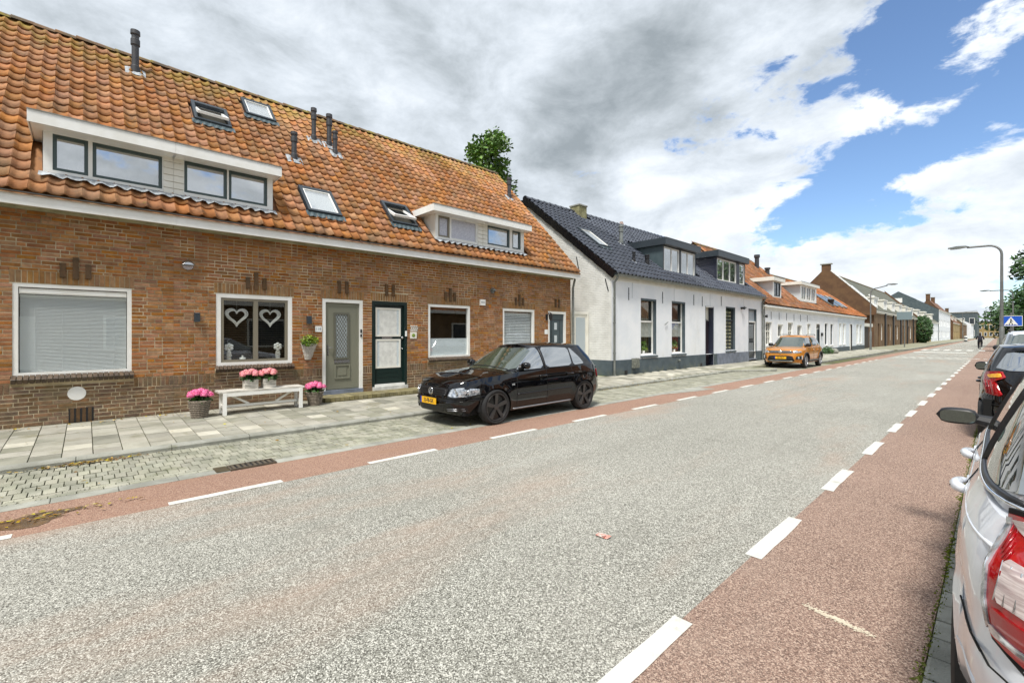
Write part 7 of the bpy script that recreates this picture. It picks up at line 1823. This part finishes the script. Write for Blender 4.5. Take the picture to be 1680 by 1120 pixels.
# ---------------------------------------------------------------- silver estate, very near on the right
def estate_silver():
    c = Car(L=4.50, W=1.753, H=1.50, wr=.315, arch=.345, ax=(1.36, -1.34), sill=.22, flr=.026, nf=4.6, nr=7.0, ng=5.0, crown=.03, droop=.04,
            top=[(-2.2, .985), (-1.6, 1.0), (-.3, .96), (.8, .93), (1.2, .91), (1.9, .80), (2.23, .70)], bot=[(-2.22, .32), (-1.8, .25), (1.8, .2), (2.23, .25)],
            pt=[(0, .90, .1, .085), (.16, .955, .03, .03), (.32, .975, 0, 0), (.47, .975, .0, .012), (.54, .965, .02, .055), (.7, .985, .04, .065), (.86, .972, .08, .09), (1, .905, .16, .15)],
            g0=(-2.12, 1.25, .79), g1=(-1.72, .35, .60))
    t = thing('parked_car', 'silver estate car with large red tail light, nearest on the right', 'car', (.742, 4.10, 0), math.radians(90))
    c.build(t, M['silvercar']); c.wheels(7, 'rimsilver', rim=.68, y=.87)
    G = c.gside
    c.patch('side_window', [(1.02, .985), (.12, .995), (.12, 1.385), (.42, 1.36), (.75, 1.19)], G, 'carglass2')
    c.patch('side_window', [(.04, .997), (-.92, 1.015), (-.96, 1.40), (-.3, 1.41), (.04, 1.40)], G, 'carglass2')
    c.patch('side_window', [(-1.0, 1.02), (-1.80, 1.05), (-1.70, 1.14), (-1.42, 1.36), (-1.04, 1.39)], G, 'carglass')
    c.trim('window_frame', [(1.1, .972), (.1, .985), (-.95, 1.004), (-1.85, 1.04)], G, .011, 'black', off=.004)
    c.trim('window_frame', [(1.1, .978), (.76, 1.20), (.42, 1.376), (.1, 1.41), (-1.0, 1.41), (-1.45, 1.38), (-1.84, 1.06)], G, .011, 'black', off=.003)
    c.trim('chrome_strip', [(1.12, .962), (.1, .972), (-.95, .99), (-1.88, 1.03)], G, .007, 'silvercar' if False else 'chrome', off=.014)
    for x in (.08, -.97): c.trim('pillar', [(x, 1.0), (x - .02, 1.40)], G, .03, 'black', off=-.012)
    c.patch('windscreen', [(-.90, .05), (.90, .05), (.84, .95), (-.84, .95)], lambda e, u, o: c.gend(e, u, True, o), 'carglass2', both=False)
    c.patch('rear_window', [(-.86, .12), (.86, .12), (.80, .92), (-.80, .92)], lambda e, u, o: c.gend(e, u, False, o), 'carglass', both=False)
    # tail lights wrapped round the corner: laid on one corner surface (a = arc along the corner, z)
    def raw(a, z):
        tau = max(0, min(1, (z - c.sill) / (c.zt(-2.1) - c.sill))); hw, xf, xr = c.prof(tau); cx, h = (xf + xr) / 2, (xf - xr) / 2; n = c.nr
        ca, sa = math.cos(a), math.sin(a); k = (abs(ca) ** n + abs(sa) ** n) ** (-1 / n)
        return Vector((cx - h * sa * k, hw * ca * k, z))
    arc = [(-9, 0)]; A_ = [.70 + .85 * i / 600 for i in range(601)]; pp = [raw(a, .85) for a in A_]; acc = 0; arc = [(0, A_[0])]
    for i in range(1, 601): acc += (pp[i] - pp[i - 1]).length; arc.append((acc, A_[i]))
    s_lead = lin([(a, q) for q, a in arc], .80)
    def corner(q, z, o):
        """q: metres along the rear corner from the leading edge of the lamp"""
        a = lin(arc, q + s_lead); p = raw(a, z); e = (raw(a + .002, z) - raw(a - .002, z)).normalized()
        return p + Vector((e.y, -e.x, 0)) * -o if (Vector((e.y, -e.x, 0)).dot(Vector((-.5, 1, 0))) < 0) else p + Vector((e.y, -e.x, 0)) * o
    def zone(name, o_, m, off, label=None, rnd=1): return c.patch(name, o_, corner, m, off=off, rnd=rnd, rings=(1, .96, .85, .7, .5, .25, 0), label=label)
    zone('tail_light_surround', [(-.026, 1.04), (.06, 1.052), (.37, .99), (.41, .69), (.14, .612), (-.004, .655)], 'underbody', .006)
    zone('tail_light', [(-.012, 1.025), (.06, 1.035), (.35, .975), (.39, .71), (.14, .632), (.008, .67)], 'lampred', .012)
    zone('lamp_edge', [(-.008, 1.015), (.018, 1.02), (.016, .86), (.030, .70), (.014, .68), (.0, .84)], 'lampclear', .017)
    zone('brake_lens_and_gleam', [(.02, 1.015), (.07, 1.025), (.20, .985), (.18, .965), (.06, .985)], 'lampwhite', .017)  # whitish reflection along the lamp's top edge, painted as a pale strip
    zone('reversing_lens', [(.062, .915), (.16, .905), (.30, .88), (.30, .78), (.16, .775), (.058, .785)], 'lampwhite', .017)
    zone('brake_lens_and_gleam', [(.050, .765), (.16, .745), (.34, .75), (.33, .70), (.14, .690), (.044, .715)], 'lampdeep', .017)
    for k in range(7): c.trim('lamp_rib', [(.062 + k * .03, .905 - k * .004), (.058 + k * .03, .785 - k * .002)], corner, .0022, 'lampclear', off=.018)
    for k in range(4): c.trim('lamp_facet', [(.03 + k * .012, 1.0 - k * .02), (.032 + k * .010, .93 - k * .01)], corner, .0025, 'lampdeep', off=.016)
    zone('lamp_foot', [(.03, .705), (.12, .680), (.26, .685), (.20, .655), (.03, .675)], 'lampclear', .018)
    # seams
    c.trim('bumper_seam', [(-1.66, .605), (-1.9, .59), (-2.0, .585)], c.side, .0035, 'underbody')
    c.trim('bumper_seam', [(-.12, .59), (.0, .575), (.2, .575), (.5, .58)], corner, .0035, 'underbody')
    c.trim('bumper_ridge', [(-1.70, .46), (-1.95, .45)], c.side, .012, M['silvercar'], off=-.006)
    for path in ([(1.02, .93), (1.05, .70), (1.02, .33)], [(.06, .95), (.06, .30)], [(-.95, .98), (-.98, .80), (-1.04, .68)]): c.trim('door_seam', path, c.side, .0045, 'underbody')
    c.trim('shoulder_crease', [(1.6, .80), (.5, .86), (-1.2, .90), (-1.95, .91)], c.side, .006, M['silvercar'], off=-.004)
    c.trim('side_moulding', [(1.0, .50), (-.95, .52)], c.side, .016, M['silvercar'], off=-.007)
    for x in (.22, -.72):
        b = c.side(x, .81, 0); mb = MB(); rows = []
        path = [Vector((.13, -.006, -.004)), Vector((.11, .022, 0)), Vector((.05, .034, .004)), Vector((-.02, .038, .006)), Vector((-.075, .030, .004)), Vector((-.105, .0, .0))]
        mb.tube([b + p for p in path], [.014, .019, .024, .027, .026, .020], 10); o = obj('door_handle', mb, M['silvercar'], t, smooth=True, local=True)
        mb = MB(); mb.tube([b + Vector((-.055, .018, .004)), b + Vector((-.060, .062, .004))], .003, 6); obj('handle_seam', mb, 'underbody', o, local=True)
        mb = MB(); mb.lathe([(.055, -.01), (.05, .002), (0, .001)], b + Vector((.02, -.004, 0)), 16, 'Y'); obj('handle_recess', mb, M['silvercar'], o, local=True, smooth=True)
    c.mirror(.93, .905, M['black'], 'black', (.13, .25, .125), .135)
    for sg in (1, -1): mb = MB(); mb.tube([(.1, sg * .56, 1.465), (0, sg * .575, 1.52), (-1.5, sg * .575, 1.51), (-1.6, sg * .56, 1.455)], .018, 8); obj('roof_rail', mb, 'black', t, local=True, smooth=True)
    F = lambda y, z, o: c.end(y, z, True, o); B = lambda y, z, o: c.end(y, z, False, o)
    c.patch('headlight', [(.45, .60), (.5, .70), (.8, .72), (.82, .62)], F, 'lampclear', off=.01); c.patch('grille', [(-.4, .56), (.4, .56), (.42, .66), (-.42, .66)], F, 'black', both=False, off=.01)
    c.patch('tailgate_seam', [(-.60, .60), (.60, .60), (.62, .94), (-.62, .94)], B, 'silvercar' if False else M['silvercar'], both=False, off=.006)
    c.plate('61-SP-TX', False, .74, .52, .11, 0, off=.016)
    return t
estate_silver()
# ---------------------------------------------------------------- small black hatch
def hatch_small():
    c = Car(L=3.60, W=1.595, H=1.48, wr=.29, arch=.325, ax=(1.12, -1.26), sill=.22, flr=.02, nf=4.2, nr=4.2, ng=4.6, crown=.03, droop=.05,
            top=[(-1.78, 1.05), (-1.2, 1.04), (0, .98), (.8, .92), (1.1, .90), (1.6, .80), (1.79, .72)], bot=[(-1.78, .34), (-1.4, .25), (1.4, .2), (1.79, .25)], pt=[(0, .9, .1, .10), (.14, .96, .02, .02), (.34, .99, 0, 0), (.5, 1, .02, .02), (.56, .99, .03, .07), (.8, .985, .06, .10), (1, .93, .14, .16)],
            g0=(-1.62, 1.05, .735), g1=(-1.30, .25, .56))
    t = thing('parked_car', 'small black hatchback with red boomerang tail light, second on the right', 'car', (.57, 11.5, 0), math.radians(90))
    c.build(t, M['blackcar']); c.wheels(5, 'rimsilver', rim=.68, y=.79)
    G = c.gside
    c.patch('side_window', [(.85, .965), (.05, .99), (.05, 1.36), (.3, 1.32), (.6, 1.15)], G, 'carglass'); c.patch('side_window', [(-.03, .99), (-.85, 1.03), (-.75, 1.30), (-.4, 1.37), (-.03, 1.37)], G, 'carglass')
    c.patch('windscreen', [(-.88, .05), (.88, .05), (.82, .95), (-.82, .95)], lambda e, u, o: c.gend(e, u, True, o), 'carglass2', both=False)
    c.patch('rear_window', [(-.84, .10), (.84, .10), (.80, .90), (-.80, .90)], lambda e, u, o: c.gend(e, u, False, o), 'carglass', both=False)
    def corner(a, z, o):
        tau = max(0, min(1, (z - c.sill) / (c.zt(-1.7) - c.sill))); hw, xf, xr = c.prof(tau); cx, h = (xf + xr) / 2, (xf - xr) / 2; n = c.nr
        ca, sa = math.cos(a), math.sin(a); k = (abs(ca) ** n + abs(sa) ** n) ** (-1 / n); d = Vector((-sa / h, ca / hw, 0)).normalized()
        return Vector((cx - h * sa * k, hw * ca * k, z)) + d * o
    c.patch('tail_light', [(.66, 1.03), (.92, 1.06), (.98, .96), (.86, .92), (.97, .69), (.74, .71)], corner, 'lampred', off=.02, label=None)
    c.patch('indicator_lens', [(.74, .99), (.92, 1.03), (.95, .97), (.80, .95)], corner, 'amber', off=.03)
    for k in range(3): c.trim('lamp_rib', [(.74 + k * .05, .91), (.79 + k * .05, .72)], corner, .005, 'lampdeep', off=.026)
    B = lambda y, z, o: c.end(y, z, False, o)
    c.patch('bumper_reflector', [(.45, .42), (.60, .42), (.60, .47), (.45, .47)], B, 'lampred', off=.012)
    c.patch('bumper_insert', [(-.5, .27), (.5, .27), (.55, .37), (-.55, .37)], B, 'black', both=False, off=.008)
    c.trim('bumper_seam', [(-.7, .56), (.7, .56)], B, .006, 'underbody', both=False)
    c.plate('34-SXJ-8', False, .47, .50, .11, 0, off=.02)
    p = c.end(.33, .83, False, .02); text('badge', 'picanto', .085, 'chrome', c.body, Matrix.Translation((p.x - .012, .33, .83)) @ Matrix.Rotation(math.radians(-90), 4, 'Z') @ Matrix.Rotation(math.radians(90), 4, 'X'), local=True, extrude=.004)
    b = c.gend(.15, .02, False, .01); mb = MB(); mb.box(b.x - .01, .02, .945, b.x + .01, .22, 1.0); obj('label', mb, 'paper', t, local=True)
    for path in ([(.82, .92), (.84, .4)], [(.0, .96), (.0, .3)], [(-.82, .99), (-.86, .7)]): c.trim('door_seam', path, c.side, .0045, 'underbody')
    for x in (.14, -.66):
        b = c.side(x, .84, 0); mb = MB(); mb.tube([b + Vector((.09, 0, 0)), b + Vector((.06, .03, 0)), b + Vector((-.06, .03, 0)), b + Vector((-.09, 0, 0))], .017, 8); obj('door_handle', mb, M['blackcar'], t, smooth=True, local=True)
    c.mirror(.72, .965, M['blackcar'], 'black', (.12, .22, .16), .03)
    c.patch('spoiler', [(-.75, .93), (.75, .93), (.72, .995), (-.72, .995)], lambda e, u, o: c.gend(e, u, False, o + .04), 'blackcar' if False else M['blackcar'], both=False)
hatch_small()
def simple_car(label, loc, rz, paint, L, W, H, suv=False, mir=None, plate=None):
    k = H / 1.5
    c = Car(L=L, W=W, H=H, wr=.31 * (1.1 if suv else 1), arch=.345 * (1.1 if suv else 1), ax=(L * .31, -L * .31), sill=.22, flr=.015, nf=4.6, nr=5, ng=4.6, crown=.03, droop=.05,
            top=[(-L / 2, .95 * k), (-L * .2, .98 * k), (L * .2, .94 * k), (L * .42, .82 * k), (L / 2, .72 * k)], bot=[(-L / 2, .3), (-L * .4, .24), (L * .4, .22), (L / 2, .26)], pt=STD,
            g0=(-L * .46, L * .26, W * .46), g1=(-L * .36, L * .06, W * .345))
    t = thing('parked_car', label, 'car', loc, rz); c.build(t, paint); c.wheels(5, 'rimsilver', rim=.68)
    za, zb_ = c.zt(0) + .04, c.zroof(0) - .05
    c.patch('side_window', [(L * .20, za - .01), (.0, za), (.0, zb_), (L * .05, zb_)], c.gside, 'carglass'); c.patch('side_window', [(-.06, za), (-L * .24, za + .02), (-L * .24, zb_ - .01), (-.06, zb_)], c.gside, 'carglass'); c.patch('side_window', [(-L * .26, za + .02), (-L * .40, za + .05), (-L * .34, zb_ - .04), (-L * .26, zb_ - .01)], c.gside, 'carglass')
    c.patch('windscreen', [(-.88, .05), (.88, .05), (.84, .95), (-.84, .95)], lambda e, u, o: c.gend(e, u, True, o), 'carglass2', both=False); c.patch('rear_window', [(-.84, .15), (.84, .15), (.8, .92), (-.8, .92)], lambda e, u, o: c.gend(e, u, False, o), 'carglass', both=False)
    F = lambda y, z, o: c.end(y, z, True, o)
    h0 = c.zt(L / 2 - .1); c.patch('headlight', [(W * .26, h0 - .12), (W * .28, h0 - .02), (W * .45, h0 - .02), (W * .45, h0 - .12)], F, 'lampclear', off=.01); c.patch('grille', [(-W * .22, h0 - .14), (W * .22, h0 - .14), (W * .23, h0 - .04), (-W * .23, h0 - .04)], F, 'black', both=False, off=.01)
    c.patch('tail_light', [(-L * .45, .72 * k), (-L * .45, .90 * k), (-L * .49, .90 * k), (-L * .495, .72 * k)], c.side, 'lampred', off=.008)
    c.trim('wiper', [(-.5, .05), (.5, .04)], lambda e, u, o: c.gend(e, u, True, o), .012, 'black', both=False, off=.012)
    c.mirror(L * .17, za + .0, mir or paint, 'black', (.12, .23, .16), .03)
    if suv:
        for sg in (1, -1): mb = MB(); mb.tube([(L * .02, sg * W * .33, H - .05), (0, sg * W * .335, H + .04), (-L * .32, sg * W * .335, H + .03), (-L * .34, sg * W * .33, H - .06)], .02, 6); obj('roof_rail', mb, 'black', t, local=True, smooth=True)
    if plate: c.plate(plate, True, .45, off=.02)
    return t
simple_car('dark grey small car with silver mirror, third on the right', (.86, 15.75, 0), math.radians(90), M['greycar'], 3.6, 1.62, 1.40, mir=M['silvercar'])
simple_car('white high car with black roof rails facing the camera, fourth on the right', (.84, 20.9, 0), math.radians(-90), M['whitecar'], 4.5, 1.80, 1.74, True, mir=M['black'])
simple_car('white van like car parked far down on the right', (1.4, 120, 0), math.radians(90), M['whitecar'], 4.6, 1.85, 1.9, True)
simple_car('dark car parked across the far right kerb', (3.2, 104, 0), math.radians(70), M['greycar'], 4.4, 1.8, 1.5)
# ================================================================== cyclist
def cyclist(x, y):
    t = thing('bicycle', 'dark city bicycle ridden away along the right cycle lane', 'bicycle', (x, y, 0))
    for k, yy in enumerate((-.52, .54)):
        mb = MB(); mb.tube([(x, y + yy + .34 * math.cos(a), .35 + .34 * math.sin(a)) for a in [2 * math.pi * i / 24 for i in range(24)]], .02, 6, closed=True); w = obj('wheel', mb, 'tyre', t)
        mb = MB()
        for i in range(8): a = math.pi * i / 8; mb.bar((x, y + yy + .33 * math.cos(a), .35 + .33 * math.sin(a)), (x, y + yy - .33 * math.cos(a), .35 - .33 * math.sin(a)), .004)
        obj('spokes', mb, 'steel', w)
    mb = MB(); A, B, C_, D_, E_ = (x, y - .52, .35), (x, y - .02, .30), (x, y - .16, .92), (x, y + .38, .95), (x, y + .54, .35)
    for p, q in ((A, B), (B, C_), (A, C_), (B, D_), (C_, D_), (D_, E_)): mb.tube([p, q], .018, 6)
    obj('frame', mb, 'black', t)
    mb = MB(); mb.tube([(x - .28, y + .28, 1.08), (x, y + .38, 1.08), (x + .28, y + .28, 1.08)], .014, 6); obj('handlebar', mb, 'steel', t)
    mb = MB(); mb.box(x - .09, y - .30, .93, x + .09, y - .05, .98); obj('saddle', mb, 'black', t); mb = MB(); mb.box(x - .08, y - .85, .70, x + .08, y - .30, .73); obj('luggage_rack', mb, 'black', t)
    mb = MB(); mb.box(x - .02, y - .86, .62, x + .02, y - .85, .66); obj('tail_lamp', mb, 'lampred', t)
    me = bpy.data.meshes.new('person'); V = [(0, -.14, .98), (0, -.10, 1.15), (0, .0, 1.36), (0, .06, 1.47), (0, .09, 1.56), (0, .11, 1.68), (.19, -.0, 1.42), (.30, .10, 1.20), (.26, .28, 1.10), (-.19, -.0, 1.42), (-.30, .10, 1.20), (-.26, .28, 1.10),
        (.10, -.10, .93), (.13, .22, .72), (.12, .06, .32), (.12, .16, .27), (-.10, -.10, .93), (-.13, .20, .58), (-.12, .02, .16), (-.12, .12, .11)]
    E_ = [(0, 1), (1, 2), (2, 3), (3, 4), (4, 5), (2, 6), (6, 7), (7, 8), (2, 9), (9, 10), (10, 11), (0, 12), (12, 13), (13, 14), (14, 15), (0, 16), (16, 17), (17, 18), (18, 19)]
    Rr = [.16, .17, .19, .08, .065, .10, .09, .07, .05, .09, .07, .05, .12, .085, .06, .05, .12, .085, .06, .05]
    me.from_pydata([(x + a, y + b, c) for a, b, c in V], E_, []); o = bpy.data.objects.new('person', me); COL.objects.link(o); WM[o] = Matrix()
    me.materials.append(mat('navy_coat', S(30, 32, 46), S(22, 22, 30), 4, rough=.8)); tag(o, 'person in a dark coat cycling away down the street', 'person')
    sk = o.modifiers.new('skin', 'SKIN'); o.modifiers.new('sub', 'SUBSURF').render_levels = 2
    for v, r in zip(me.skin_vertices[0].data, Rr): v.radius = (r, r * .85)
    me.skin_vertices[0].data[0].use_root = True
    mb = MB(); mb.lathe([(0, .11), (.07, .09), (.105, .02), (.10, -.05), (.06, -.09), (0, -.10)], (x, y + .10, 1.69), 14); h = obj('hair', mb, mat('brown_hair', S(74, 58, 46), None, rough=.8), o, smooth=True)
cyclist(-1.37, 71.4)
